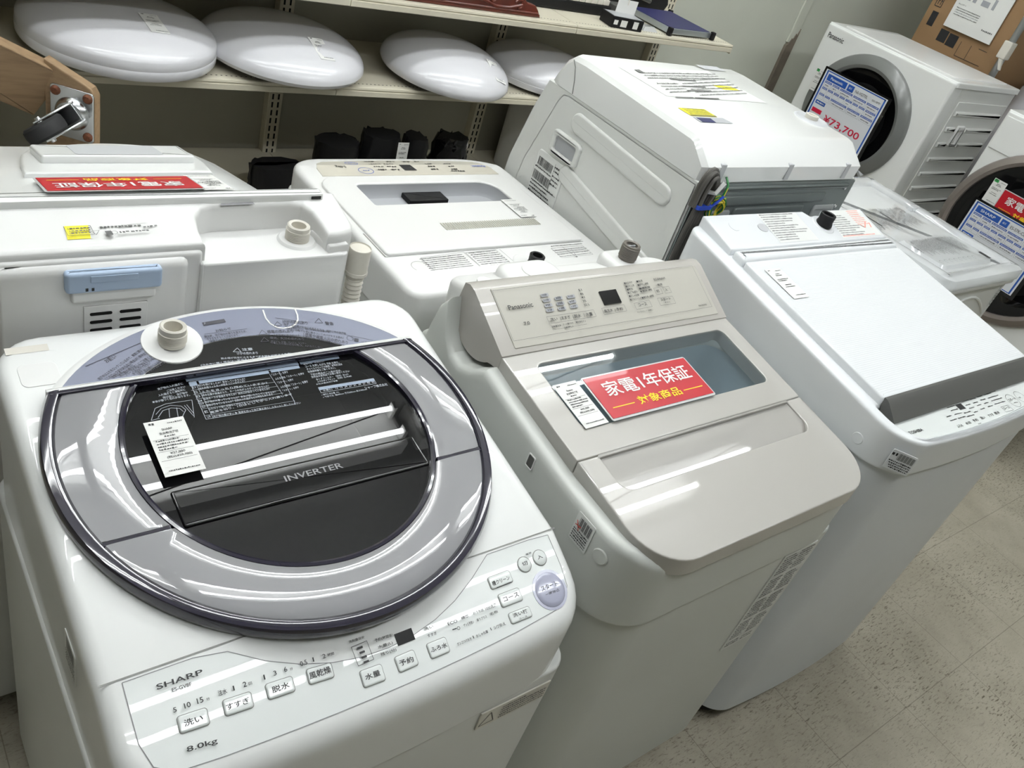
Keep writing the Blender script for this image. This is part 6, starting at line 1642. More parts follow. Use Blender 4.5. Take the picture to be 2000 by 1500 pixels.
    for i, x in enumerate((1.376, 1.384, 1.393, 1.401)):
        cb.tube([(x + .006, by - .018, .958), (x, by - .018, .90), (x - .004, by - .018, .75), (x - .008, by - .016, .60), (x - .01, by - .012, .45)], .0052, 8)
    co = ob('power_lead', cb, 'cable', r)
    ob('lead_tie', B().slab(rrect(1.372, 1.420, by - .030, by - .006, .008), .962, .953, r=.001).tube([(1.415, by - .026, .957), (1.426, by - .030, .972), (1.434, by - .032, .984)], .003, 6), 'tie_blue', co)
    ob('lead_hook', B().tube([(1.402, by - .012, .985), (1.403, by - .032, .992), (1.414, by - .034, 1.016)], .0045, 8), 'white', r)
    gw = B(); yw = B()
    for i in range(7):
        a0 = R_.uniform(0, 6); R = R_.uniform(.016, .026); tl = R_.uniform(-.6, .6)
        pts = [(1.438 + R * math.cos(a0 + t_) * .9, by - .022 - .006 * math.sin(t_ * 2 + i), .950 + R * 1.05 * math.sin(a0 + t_) + tl * .006 * math.cos(t_)) for t_ in [2 * PI * k / 16 for k in range(16)]]
        (gw if i % 2 else yw).tube(pts, .0017 if i % 2 == 0 else .0024, 6, closed=True)
        if i % 2: yw.tube([(x, y - .0022, z) for x, y, z in pts[:9]], .0010, 5)
    gw.tube([(1.440, by - .022, .965), (1.443, by - .024, .985), (1.450, by - .020, 1.002), (1.455, by - .004, 1.012)], .0024, 6)
    yw.tube([(1.440, by - .0245, .965), (1.443, by - .0265, .985), (1.449, by - .0225, .998)], .0010, 5)
    ew = ob('earth_wire', gw, 'cable_green', co)
    ob('earth_wire_stripe', yw, 'cable_yellow', ew)
    for (x, y) in ((1.43, 1.04), (1.91, 1.04), (1.43, 1.46), (1.91, 1.46)):
        ob('foot', B().lathe([(0, 0), (.025, 0), (.025, .03), (.018, .045), (0, .045)], 16, Matrix.Translation((x, y, 0))), 'rubber', r)
M['grey_mid'] = mat('mid_grey_plastic', (0.42, 0.44, 0.44), 0.45)
drum_back()

# ================================================================ tub with a clear lid and printed sheets
def twin_tub():
    r = thing('twin_tub_washing_machine', 'white tub washer under a clear printed plastic lid, right of the big drum washer', 'washing machine', (2.235, .93, 0))
    x0, x1, y0, y1 = 2.03, 2.435, .680, 1.192
    body = rrect(x0 + .012, x1 - .012, y0 + .012, y1 - .01, .03)
    ob('cabinet', B().loft([[(x * .97 + 2.23 * .03, y * .97 + .93 * .03, .03) for x, y in body], [(x, y, .70) for x, y in body], [(x, y, .855) for x, y in body]]), 'white_gloss', r)
    fr = B()
    pts = [(x0 + .03 + .030 * i, y0 + .012, .72 + .10 * math.sin(PI * (i + .6) / 13)) for i in range(12)]
    fr.tube(pts, .004, 8); fr.tube([(x, y, z - .045) for x, y, z in pts], .003, 8)
    fr.tube([(x0 + .012, y0 + .014, .84), (x1 - .02, y0 + .014, .84)], .003, 8)
    fr.tube([(x1 - .03, y0 + .013, .84), (x1 - .03, y0 + .017, .55)], .004, 8)
    ob('front_moulding', fr, 'white_gloss', r)
    lt = B()
    mx = frame((x1 - .012, y0 + .03, .70), (0, 1, 0), (0, 0, 1))
    b_ = B()
    text_at(b_, 'NRO', Vector((x1 - .045, y0 + .0095, .828)), Vector((x1 - .045, y0 + .0095, .78)), Vector((x1 - .030, y0 + .0095, .828)))
    ob('side_lettering', b_, 'ink_soft', r, smooth=0, normals=False)
    rim = B().slab(rrect(x0, x1, y0, y1, .022), .872, .850, r=.008, rb=.006)
    rm = ob('top_rim', rim, 'white_gloss', r)
    # sheets and inner panels under the lid
    ob('inner_panel', B().slab(rrect(x0 + .05, x1 - .05, .90, 1.08, .01), .8735, .872), 'sticker', r, smooth=0)
    s2 = ob('instruction_sheet', B().slab(rrect(x0 + .06, x1 - .065, .735, .872, .01), .8752, .872), 'sticker', r, smooth=0)
    # clear lid: a shallow hollow cover with a rolled edge and a raised window
    q = rrect(x0 - .004, x1 + .004, y0 - .004, y1 + .004, .028, 8)
    R = lambda d, z: [(x, y, z) for x, y in inset(q, d)]
    b = B().loft([R(0, .868), R(.0, .888), R(.003, .894), R(.010, .897), R(.035, .897), R(.042, .893), R(.046, .886)], caps=(False, True))
    cl = ob('clear_lid', b, 'clear', r)
    b = B().loft([[(x, y, .8868) for x, y in rrect(x0 + .06, x1 - .065, .735, .872, .02)], [(x, y, .895) for x, y in rrect(x0 + .066, x1 - .071, .741, .866, .018)]], caps=(False, True))
    ob('lid_window', b, 'clear', cl)
    bb = B()
    for (xa, xb, ya, yb, st, zz) in ((x0 + .08, x1 - .10, .775, .860, .0062, .8954), (x0 + .07, x1 - .09, .915, 1.03, .0066, .8864)):
        x = xa
        while x < xb:
            fake_line(bb, (x, yb - R_.uniform(0, .02), zz), (x, ya + R_.uniform(0, .03), zz), (x + st * .62, yb, zz)); x += st
    for xx in (x0 + .10, x0 + .19): bb.quad((xx, .945, .8866), (xx + .005, .945, .8866), (xx + .005, 1.01, .8866), (xx, 1.01, .8866))
    bb.quad((x1 - .09, .742, .8956), (x1 - .075, .742, .8956), (x1 - .075, .775, .8956), (x1 - .09, .775, .8956))
    text_at(bb, 'お願い', (x0 + .062, .83, .8956), (x0 + .062, .80, .8956), (x0 + .072, .83, .8956))
    for i in range(8):
        xx = x0 + .085 + i * .025
        P = [(xx + .008 * math.cos(a), .757 + .007 * math.sin(a), .8956) for a in [2 * PI * k / 10 for k in range(10)]]
        for k in range(7): line_quad(bb, P[k], P[k + 1], .0009, Vector((0, 0, 1)))
    ob('lid_print', bb, 'ink', cl, smooth=0, normals=False)
    ob('lid_clip', B().slab(rrect(x1 - .06, x1 - .02, 1.0, 1.015, .003), .9, .887, r=.002), 'clear', cl)
twin_tub()

# ================================================================ right row: two front-loaders facing left
def front_loader(name, label, x, y0, y1, zb, zt, ringR, glassR, cy, cz, ringm, brand, lx):
    r = thing(name, label, 'washing machine', (x + .27, (y0 + y1) / 2, zb))
    d = .54
    mf = frame((x, 0, 0), (0, -1, 0), (0, 0, 1))      # local x runs towards the viewer (-y), y up, normal -x
    b = B().slab(rrect(y0 + .0, y1, 0, 0, 0)) if False else None
    ob('cabinet', B().slab(rrect(x + .075, x + d, y0 + .003, y1 - .003, .006), zt - .008, zb + .03, r=.004), 'white_steel', r)
    ob('front_panel', B().slab(rrect(x + .0, x + .073, y0, y1, (.012, .004, .004, .012)), zt - .004, zb + .03, r=.006), 'white_gloss', r)
    tp = ob('top_plate', B().slab(rrect(x + .012, x + d + .004, y0 - .004, y1 + .004, .010), zt, zt - .020, r=.004), 'white_gloss', r)
    ob('top_inlay', B().slab(rrect(x + .06, x + d - .03, y0 + .04, y1 - .04, .012), zt + .0035, zt - .002, r=.002), 'white', tp)
    mr = frame((x, cy, cz), (0, -1, 0), (0, 0, 1))
    ob('door_ring', B().lathe([(ringR, 0), (ringR, .010), (ringR - .006, .018), (glassR + .012, .030), (glassR, .026), (glassR - .004, .010)], 72, mr), ringm, r)
    dg = ob('door_glass', B().lathe([(glassR, .018), (glassR * .8, .012), (glassR * .55, -.02), (0, -.045)], 60, mr), 'door_glass', r)
    ob('drum_hollow', B().lathe([(glassR, .0005), (glassR * .7, .0008), (0, .001)], 48, mr), 'black', r, smooth=0)
    # ribbed side sheet facing the viewer
    ms = frame((x + .075, y0 + .003, 0), (1, 0, 0), (0, 0, 1))
    sp = B().slab(rrect(.03, d - .09, zb + .08, zt - .07, .004), .003, -.002, r=.002, mx=ms)
    sd = ob('side_sheet', sp, 'white_steel', r)
    z = zt - .115; i = 0
    while z > zb + .1:
        segs = ((.045, d - .11),) if i not in (1, 2) else ((.045, .115), (.20, d - .11))
        for a, c in segs: ob('side_rib', B().slab(rrect(a, c, z - .010, z + .010, .004), .010, .002, r=.006, mx=ms), 'white_steel', sd)
        z -= .062; i += 1
    ob('side_grip', B().slab(rrect(.13, .185, zt - .24, zt - .16, .004), .012, .002, r=.004, holes=(rrect(.137, .178, zt - .235, zt - .178, .003),), mx=ms), 'white', sd)
    if brand:
        bb = B(); L = lambda yy, zz: Vector((x - .0008, yy, zz))
        text_at(bb, brand, L(lx[0], lx[2]), L(lx[1], lx[2]), L(lx[0], lx[2] + lx[3])); ob('brand_lettering', bb, 'ink', r, smooth=0, normals=False)
    for (xx, yy) in ((x + .06, y0 + .06), (x + .06, y1 - .06), (x + d - .06, y0 + .06), (x + d - .06, y1 - .06)):
        ob('foot', B().lathe([(0, zb), (.025, zb), (.025, zb + .02), (0, zb + .035)], 16, Matrix.Translation((xx, yy, 0))), 'rubber', r)
    return r
fv = front_loader('drum_washing_machine', 'white front-loading washer with a wide grey ring door, by the peeling wall joint', 3.28, 1.486, 2.086, .10, 1.105, .236, .185, 1.790, .835, 'silver_ring', 'Panasonic', (2.063, 1.985, 1.052, .020))
ob('door_post', B().tube([(3.262, 1.70, .71), (3.268, 1.63, .66)], .012, 8), 'grey', fv)
fs = front_loader('drum_washing_machine', 'front-loading washer with a taupe ring door, cut by the right picture edge', 3.28, .672, 1.272, .10, 1.10, .300, .262, .985, .735, 'taupe_ring', 'SHARP', (1.256, 1.200, 1.058, .018))
ob('control_fascia', B().slab(rrect(-1.262, -.685, .965, 1.08, .004), .003, -.001, r=.001, mx=frame((3.28, 0, 0), (0, -1, 0), (0, 0, 1))), 'white_gloss', fs)
blue_price_card('blue framed price card with a red price on the grey ring door washer', (3.235, 1.967, .957), (3.235, 1.667, .957), (3.235, 1.967, .722), 'Panasonic', 'NA-VG770L', '¥73,700')
tag_card('price_tag', 'small green-cornered white price tag beside the red priced card on the grey ring door', (3.252, 2.022, .940), (3.252, 1.980, .940), (3.252, 2.022, .855), green=True, mini=True)
blue_price_card('blue framed price card on the taupe ring door washer', (3.225, 1.172, .806), (3.225, .885, .806), (3.225, 1.172, .584), 'SHARP', 'ES-S7K-CL', '')
red_card('red warranty card on the taupe ring door washer, cut by the picture edge', (3.228, 1.108, .878), (3.228, .876, .878), (3.228, 1.108, .800))
tag_card('price_tag', 'small green-cornered white price tag above a red card on the taupe ring door', (3.228, 1.160, .897), (3.228, 1.112, .897), (3.228, 1.160, .812), green=True, mini=True)

# cards on the front row
def on_lid(f, pts): return [Vector((x, y, f(y))) for x, y in pts]
tag_card('price_tag', 'white price tag lying on the black window of the round lid', *[Vector(v) for v in ((.2509, .7596, .8335), (.2962, .7596, .8335), (.2505, .6800, .8208))], brand='SHARP')
PL = lambda x, y: Vector((x, y, .8240 + .14 * (y - .54) + .0015))
tag_card('price_tag', 'white price tag at the left end of the window of the champagne lid', PL(.8065, .6715), PL(.8535, .6725), PL(.8065, .585), price=('¥45,000', '(税込¥49,500)'), brand='Panasonic')
red_card('red warranty card lying on the clear window of the champagne lid', PL(.863, .669), PL(1.095, .669), PL(.863, .588))
tl = Matrix.Translation((1.64, .64, 0)) @ Matrix.Rotation(math.radians(-1.2), 4, 'Z') @ Matrix.Translation((-1.64, -.64, 0))
TLD = lambda x, y: tl @ Vector((x, y, .8795 + .125 * (y - .437) + .0012))
tag_card('price_tag', 'white price tag lying on the flat white ribbed lid', TLD(1.398, .775), TLD(1.446, .775), TLD(1.398, .690), mini=True)

# ================================================================ store shelving along the back wall
SF, SB = 2.0, 2.375            # front and back of the shelf boards
ZL, ZU, ZB = .757, .988, .40   # tops of the lower, upper and base boards
UX = (.352, 1.117, 1.884, 2.642)
def shelving():
    r = thing('shelving_unit', 'long cream metal store shelving with slotted uprights along the back wall', 'shelves', (1.1, 2.2, 0))
    for i, (a, c) in enumerate(((-1.15, .352), (.352, 1.117), (1.117, 1.884), (1.884, 2.642))):
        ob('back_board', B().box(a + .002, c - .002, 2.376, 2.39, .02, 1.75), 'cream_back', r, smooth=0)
    for x in UX + (-.413, -1.15):
        u = ob('upright', B().box(x - .022, x + .022, 2.345, 2.385, 0, 1.75, .002), 'cream', r)
        sl = B()
        z = .12
        while z < 1.7:
            for dx in (-.009, .009): sl.quad((x + dx - .0028, 2.3446, z), (x + dx + .0028, 2.3446, z), (x + dx + .0028, 2.3446, z + .017), (x + dx - .0028, 2.3446, z + .017))
            z += .025
        ob('upright_slots', sl, 'slot', u, smooth=0, normals=False)
    ed = [(-1.15, .352)] + [(UX[i], UX[i + 1]) for i in range(3)]
    for z, xs in ((ZL, ed), (ZU, ed), (ZB, ed)):
        for a, c in xs:
            a, c = a + .001, c - .001
            sh = ob('shelf_board', B().box(a, c, SF + .003, SB - .002, z - .010, z), 'cream', r, smooth=0)
            # rolled front edge with a groove
            P = [(SF + .004, z), (SF - .001, z - .001), (SF - .002, z - .006), (SF + .001, z - .0075), (SF + .001, z - .0095), (SF - .003, z - .011), (SF - .003, z - .024), (SF + .002, z - .0265), (SF + .004, z - .0265)]
            ob('shelf_edge', B().loft([[(a, y, q) for y, q in P], [(c, y, q) for y, q in P]]), 'cream', sh, smooth=20)
            hl = B(); n = int((c - a) / .0125)
            for k in range(n):
                x = a + .012 + k * .0125
                if x < c - .01: hl.quad((x, SF + .022, z + .0004), (x + .0045, SF + .022, z + .0004), (x + .0045, SF + .0255, z + .0004), (x, SF + .0255, z + .0004))
            ob('shelf_holes', hl, 'slot', sh, smooth=0, normals=False)
            for x in (a + .03, c - .03):
                ob('bracket', B().loft([[(x - .003, SF + .03, z - .012), (x - .003, 2.345, z - .012), (x - .003, 2.345, z - .075), (x - .003, 2.30, z - .075)], [(x + .003, SF + .03, z - .012), (x + .003, 2.345, z - .012), (x + .003, 2.345, z - .075), (x + .003, 2.30, z - .075)]]), 'cream', sh, smooth=0)
    ob('end_cap', B().box(2.640, 2.644, SF, SB, ZU - .03, ZU), 'cream', r, smooth=0)
    return r
shelving()

# round ceiling lamps lying on the lower board
def dome_lamp(label, cx, cy, rd, z0, h, tilt, rim=.018, base=True):
    r = thing('ceiling_lamp', label, 'lamp', (cx, cy, ZL), 'round ceiling lamps on the lower shelf')
    mx = Matrix.Translation((cx, cy, z0)) @ Matrix.Rotation(tilt[0], 4, 'X') @ Matrix.Rotation(tilt[1], 4, 'Y')
    pr = [(rd * .90, -.004), (rd * .97, -.001), (rd, rim * .5), (rd * .995, rim)]
    for i in range(1, 15):
        a = i / 14 * PI / 2; pr.append((rd * .99 * math.cos(a) ** .92 if i < 14 else 0, rim + h * math.sin(a) ** 1.15))
    ob('shade', B().lathe(pr, 72, mx), 'lampshade', r)
    if base: ob('base', B().lathe([(0, 0), (rd * .62, 0), (rd * .64, .002), (rd * .64, z0 - ZL - .004), (0, z0 - ZL - .002)], 40, Matrix.Translation((cx, cy - .02, ZL + .0005))), 'black', r)
    if rim > .02: ob('shade_ring', B().lathe([(rd * .90, -.006), (rd * .985, -.006), (rd * 1.0, -.001), (rd * 1.003, rim * .45), (rd * .997, rim * .5)], 72, mx), 'lampshade', r)
    def on(u, v):
        q = (u * u + v * v) ** .5 / (rd * .99); a = math.acos(min(1, q ** (1 / .92)))
        return mx @ Vector((u, v, rim + h * math.sin(a) ** 1.15 + .0008))
    return r, on
DM = []
DM.append(dome_lamp('large white round ceiling lamp with a ridged rim, leftmost on the lower shelf', .615, 2.140, .216, .782, .048, (math.radians(2), 0), .036))
DM.append(dome_lamp('white round ceiling lamp on the lower shelf, second from the left', 1.020, 2.135, .214, .782, .066, (math.radians(2), 0)))
DM.append(dome_lamp('white round ceiling lamp on the lower shelf, third from the left', 1.512, 2.095, .196, .782, .070, (math.radians(3), 0)))
DM.append(dome_lamp('shaded white round ceiling lamp on the lower shelf, behind the big drum washer', 1.925, 2.150, .190, .775, .060, (0, 0), .026))
for (r, on), (u, v), lab in zip(DM, ((.050, -.050), (.045, -.085), (.095, -.075)), ('white price tag on the leftmost round lamp', 'white price tag on the second round lamp from the left', 'white price tag on the third round lamp from the left')):
    tag_card('price_tag', lab, on(u, v), on(u + .043, v + .004), on(u - .020, v - .078), mini=True)

# things on the upper board
def carved_stand():
    r = thing('carved_panel', 'carved red lacquered wooden panel with a gold flower, standing on the upper shelf', 'ornament', (1.45, 2.03, ZU))
    y0, y1 = 2.020, 2.045
    out = [(1.19, ZU + .0006), (1.750, ZU + .0006), (1.735, ZU + .020), (1.722, ZU + .032), (1.690, ZU + .036), (1.672, ZU + .050), (1.668, ZU + .075), (1.655, ZU + .20), (1.25, ZU + .20)]
    m2 = Matrix(((1, 0, 0, 0), (0, 0, 1, y0), (0, 1, 0, 0), (0, 0, 0, 1)))
    ob('panel', B().slab(out, y1 - y0, 0, r=.003, rb=.003, mx=m2), 'carved', r)
    cv = B()
    def sp(cx, cz, s, fl, a0=0):
        return [(cx + fl * s * (1 - .075 * i) * math.cos(a0 + i * .5), y0 - .001, cz + s * (1 - .075 * i) * math.sin(a0 + i * .5)) for i in range(13)]
    for cx, cz, s, fl in ((1.30, ZU + .035, .024, 1), (1.36, ZU + .06, .028, -1), (1.42, ZU + .03, .020, 1), (1.56, ZU + .038, .024, -1), (1.615, ZU + .055, .026, 1), (1.66, ZU + .028, .018, -1), (1.50, ZU + .09, .03, 1), (1.40, ZU + .11, .03, -1)): cv.tube(sp(cx, cz, s, fl, .4), .0045, 7)
    cv.tube([(1.22 + .045 * i, y0 - .001, ZU + .026 + .010 * math.sin(i * 1.3)) for i in range(11)], .0045, 7)
    cv.tube([(1.21, y0 - .001, ZU + .012), (1.735, y0 - .001, ZU + .012)], .003, 7)
    ob('carving', cv, 'carved', r)
    fl = B()
    for i in range(6):
        a = i * PI / 3; fl.lathe([(0, .005), (.007, .003), (.009, 0)], 12, Matrix.Translation((1.485 + .013 * math.cos(a), y0 - .002, ZU + .046 + .013 * math.sin(a))) @ Matrix.Rotation(PI / 2, 4, 'X'))
    fl.lathe([(0, .008), (.006, .005), (.008, 0)], 12, Matrix.Translation((1.485, y0 - .003, ZU + .046)) @ Matrix.Rotation(PI / 2, 4, 'X'))
    ob('flower', fl, 'gold', r)
    ob('foot_rail', B().box(1.20, 1.745, 2.018, 2.08, ZU + .0003, ZU + .010, .003), 'carved', r)
carved_stand()
def keyboard():
    r = thing('keyboard', 'small black keyboard with white keys on the upper shelf', 'keyboard', (1.9, 2.2, ZU))
    ob('case', B().box(1.74, 2.135, 2.135, 2.27, ZU + .0005, ZU + .032, .004), 'black', r)
    for i in range(14):
        x = 1.748 + i * .0268
        ob('key', B().box(x, x + .0258, 2.138, 2.20, ZU + .033, ZU + .050, .002), 'ivory', r)
    ob('control_strip', B().box(1.745, 2.13, 2.205, 2.265, ZU + .032, ZU + .046, .003), 'black_gloss', r)
keyboard()
tag(ob('metal_box', B().box(2.160, 2.215, 2.12, 2.20, ZU + .0005, ZU + .036, .002), 'darkgrey', None, org=(2.18, 2.16, ZU)), 'small dark metal box right of the keyboard on the upper shelf', 'box')
def hang_pack():
    r = thing('hanging_pack', 'small black and white packet with a hook, on the upper shelf', 'packet', (2.10, 2.05, ZU))
    mx = Matrix.Translation((2.115, 2.055, ZU + .0008)) @ Matrix.Rotation(math.radians(-8), 4, 'Z')
    ob('carton', B().box(-.065, .06, -.04, .03, 0, .034, .001, mx=mx), 'black', r)
    ob('carton_top', B().box(-.060, .055, -.036, .026, .034, .0346, 0, mx=mx), 'grey', r, smooth=0)
    ob('header_card', B().box(-.02, .058, .020, .022, .034, .075, 0, mx=mx), 'paper', r, smooth=0)
    ob('hook', B().tube([tuple(mx @ Vector(p)) for p in ((.02, .021, .06), (.02, .021, .09), (.024, .021, .102), (.032, .021, .104), (.036, .021, .096))], .0022, 8), 'ivory', r)
    lb = B()
    for a, c, z0_, z1_ in ((-.03, -.005, .006, .026), (.02, .04, .006, .028), (-.058, -.042, .010, .024)): lb.quad(*[tuple(mx @ Vector(p)) for p in ((a, -.0405, z0_), (c, -.0405, z0_), (c, -.0405, z1_), (a, -.0405, z1_))])
    ob('carton_labels', lb, 'paper', r, smooth=0, normals=False)
hang_pack()
tag(ob('plastic_bag', B().loft([[(2.20, 2.03, ZU + .0005), (2.27, 2.03, ZU + .0005), (2.29, 2.075, ZU + .0005), (2.22, 2.085, ZU + .0005)], [(2.215, 2.04, ZU + .012), (2.255, 2.038, ZU + .015), (2.27, 2.07, ZU + .010), (2.23, 2.075, ZU + .014)]]), 'clear', None, org=(2.24, 2.05, ZU)), 'small crumpled clear plastic bag between the packet and the blue tray', 'bag')
def blue_tray():
    r = thing('metal_tray', 'flat aluminium tray with navy sheet and black corners, right end of the upper shelf', 'tray', (2.43, 2.1, ZU))
    mx = Matrix.Translation((2.425, 2.105, ZU + .001)) @ Matrix.Rotation(math.radians(3), 4, 'Z')
    ob('frame', B().box(-.115, .115, -.08, .13, .004, .022, .001, mx=mx), 'alu', r)
    ob('sheet', B().box(-.108, .108, -.074, .125, .022, .0235, 0, mx=mx), 'navy', r, smooth=0)
    for x, y in ((-.118, -.083), (.118, -.083), (-.118, .132), (.118, .132)):
        ob('corner_cap', B().box(x - .008, x + .008, y - .008, y + .008, 0, .027, .003, mx=mx), 'black', r)
blue_tray()
def case():
    r = thing('instrument_case', 'long black case slanting up against the back, right end of the upper shelf', 'case', (2.3, 2.27, ZU))
    o = [(1.95, ZU + .001), (2.56, ZU + .001), (2.575, ZU + .03), (2.565, ZU + .05), (2.36, ZU + .22), (1.95, ZU + .26)]
    m2 = Matrix(((1, 0, 0, 0), (0, 0, 1, 2.295), (0, 1, 0, 0), (0, 0, 0, 1)))
    ob('shell', B().slab(o, .05, 0, r=.010, rb=.010, mx=m2), 'black', r)
    ob('strap', B().tube([(2.22, 2.290, ZU + .20), (2.30, 2.285, ZU + .11), (2.37, 2.284, ZU + .05), (2.46, 2.286, ZU + .035)], .008, 8), 'darkgrey', r)
case()

# things on the base board: black bags and boxes in the shade
def blob(name, label, cat, x0, x1, y0, y1, z0, z1, m, seed, n=10, k=9, amp=.012, top=.7):
    rr_ = random.Random(seed); rings = []
    for j in range(k + 1):
        t_ = j / k; s = (1 - .06 * (1 - t_)) * (1 - (1 - top) * max(0, t_ - .55) / .45)
        cx, cy = (x0 + x1) / 2, (y0 + y1) / 2
        rings.append([(cx + (x - cx) * s + rr_.uniform(-amp, amp) * (j > 0), cy + (y - cy) * s + rr_.uniform(-amp, amp) * (j > 0), z0 + (z1 - z0) * t_ + rr_.uniform(-amp, amp) * (0 < j)) for x, y in rrect(x0, x1, y0, y1, .05, 6)])
    return ob(name, B().loft(rings), m, None, org=((x0 + x1) / 2, (y0 + y1) / 2, z0), smooth=60, label=label, cat=cat)
zb = ZB + .001
blob('bag', 'black soft bag on the base shelf, left of the other black bags', 'bag', 1.12, 1.255, 2.02, 2.12, zb, .572, 'black', 1, amp=.003, top=.95)
blob('bag', 'black padded bag with a flap on the base shelf, under a white tag', 'bag', 1.262, 1.395, 2.02, 2.12, zb, .596, 'black', 2, amp=.004, top=.85)
blob('bag', 'black bag with a grey piped edge on the base shelf, right of the tagged bag', 'bag', 1.405, 1.495, 2.02, 2.12, zb, .588, 'black', 3, amp=.004, top=.8)
pb_ = blob('plastic_bag', 'clear plastic bag of black cables at the right end of the black bags', 'bag', 1.525, 1.655, 2.03, 2.13, zb, .588, 'smoke', 4, amp=.007, top=.75)
blob('cable_bundle', 'black cables coiled inside the clear plastic bag on the base shelf', 'cable', 1.555, 1.625, 2.055, 2.105, zb + .02, .55, 'black', 5, amp=.008, top=.7)
tag_card('price_tag', 'white price tag hanging on the black padded bag on the base shelf', (1.330, 2.012, .592), (1.367, 2.012, .592), (1.352, 2.006, .512), mini=True)
blob('box', 'black box on the base shelf beside the white washers, in shade', 'box', (.93), 1.09, 2.02, 2.10, zb, .505, 'black', 6, amp=.002, top=.97)
def cooker():
    r = thing('appliance', 'white rounded appliance with a black slot, in shade under the lower shelf', 'appliance', (2.06, 2.14, ZB))
    ob('body', B().slab(rrect(1.945, 2.30, 2.03, 2.32, .07, 8), .70, zb, r=.05, seg=5), 'white', r)
    ob('slot', B().box(2.02, 2.22, 2.026, 2.035, .585, .612, .003), 'black', r)
cooker()

# ================================================================ wooden dolly standing on end at the left
def caster(parent_mx, sw, parent):
    """plate, fork, wheel and bolts; local z points away from the board"""
    mx = parent_mx
    p = ob('caster_plate', B().slab(rrect(-.034, .034, -.042, .042, .006), .003, 0, r=.001, mx=mx), 'chrome', parent)
    for x in (-.025, .025):
        for y in (-.032, .032):
            ob('bolt', B().lathe([(0, .0075), (.005, .0075), (.0075, .005), (.0078, .003)], 12, mx @ Matrix.Translation((x, y, 0))), 'rust', p)
    ob('swivel', B().lathe([(0, .012), (.012, .013), (.021, .012), (.025, .008), (.027, .003)], 32, mx), 'chrome', p)
    pl_mx = mx; mx = mx @ Matrix.Rotation(sw, 4, 'Z')
    fk = B()
    for s in (-1, 1):
        o = [(-.020, .010), (.020, .010), (.030, .034), (.0335, .052), (.028, .0605), (.018, .060), (.010, .050), (-.016, .024)]
        m2 = mx @ Matrix(((1, 0, 0, 0), (0, 0, 1, s * .0155 - .0015), (0, 1, 0, 0), (0, 0, 0, 1)))
        fk.slab(o, .003, 0, r=.0008, mx=m2)
    ob('fork', fk.slab(rrect(-.018, .018, -.016, .016, .004), .0155, .0105, r=.001, mx=mx), 'chrome', p)
    mw = mx @ Matrix.Translation((.024, 0, .050)) @ Matrix.Rotation(PI / 2, 4, 'X')
    w = ob('wheel', B().lathe([(0, -.0125), (.012, -.0125), (.020, -.0115), (.028, -.0125), (.0315, -.009), (.0325, 0), (.0315, .009), (.028, .0125), (.020, .0115), (.012, .0125), (0, .0125)], 40, mw), 'rubber', p)
    ob('axle', B().lathe([(0, -.021), (.004, -.021), (.0048, -.018), (.0048, .018), (.004, .021), (0, .021)], 16, mw), 'chrome', w)
    return p
def dolly_left():
    r = thing('wooden_dolly', 'wooden dolly on end with a black caster, before the shelves at the left', 'dolly', (.36, 1.72, 0))
    # long side rail running to the left, corner block in front of it
    u = Vector((.80, .10, -.42)).normalized(); n = Vector((-.42, -.90, .0)).normalized(); v = n.cross(u).normalized()
    mx = frame((.365, 1.735, .812), u, v)
    ob('rail', B().box(-.52, .012, -.055, .052, -.034, -.004, .002, mx=mx), 'wood', r)
    ub = Vector((.86, -.30, -.40)).normalized(); nb = Vector((-.44, -.89, .05)).normalized(); vb = nb.cross(ub).normalized()
    mb = frame((.390, 1.640, .800), ub, vb)
    blk = [(-.047, -.26), (.044, -.26), (.044, .052), (.030, .066), (-.047, .072)]
    bk = B().slab(blk, .012, -.012, r=.003, rb=.003, mx=frame((.413, 1.715, .795), Vector((.78, -.63, 0)), Vector((0, 0, 1))))
    mbk = frame((.413, 1.715, .795), Vector((.78, -.63, 0)), Vector((0, 0, 1)))
    bk = B().slab([(-.050, -.80), (.044, -.80), (.044, .038), (.036, .052), (-.050, .085)], .012, -.012, r=.003, rb=.003, mx=mbk)
    ob('corner_block', bk, 'wood', r)
    ob('rail', B().slab([(-.045, -.80), (-.005, -.80), (-.005, -.10), (-.045, -.10)], -.0125, -.05, mx=mbk), 'wood', r, smooth=0)
    cm = mbk @ Matrix.Translation((.002, -.006, .0122)) @ Matrix.Diagonal((1.2, 1.2, 1.2, 1))
    caster(cm, math.radians(-140), r)
dolly_left()

# dollies under the two front-loaders
def dolly_flat(label, x0, x1, y0, y1):
    r = thing('wooden_dolly', label, 'dolly', ((x0 + x1) / 2, (y0 + y1) / 2, 0))
    for a, c in ((y0, y0 + .07), (y1 - .07, y1)): ob('board', B().box(x0, x1, a, c, .078, .0995, .003), 'wood', r)
    for a, c in ((x0, x0 + .07), (x1 - .07, x1)): ob('cross_board', B().box(a, c, y0 + .071, y1 - .071, .078, .0985, .003), 'wood', r)
    for x in (x0 + .05, x1 - .05):
        for y in (y0 + .05, y1 - .05):
            m = Matrix.Translation((x, y, .0778)) @ Matrix.Rotation(PI, 4, 'X') @ Matrix.Diagonal((.86, .86, .93, 1))
            caster(m, math.radians(R_.choice((20, 65, 150))), r)
dolly_flat('low wooden dolly with casters under the taupe ring door washer', 3.265, 3.83, .655, 1.285)
dolly_flat('low wooden dolly with casters under the grey ring door washer', 3.265, 3.83, 1.475, 2.095)

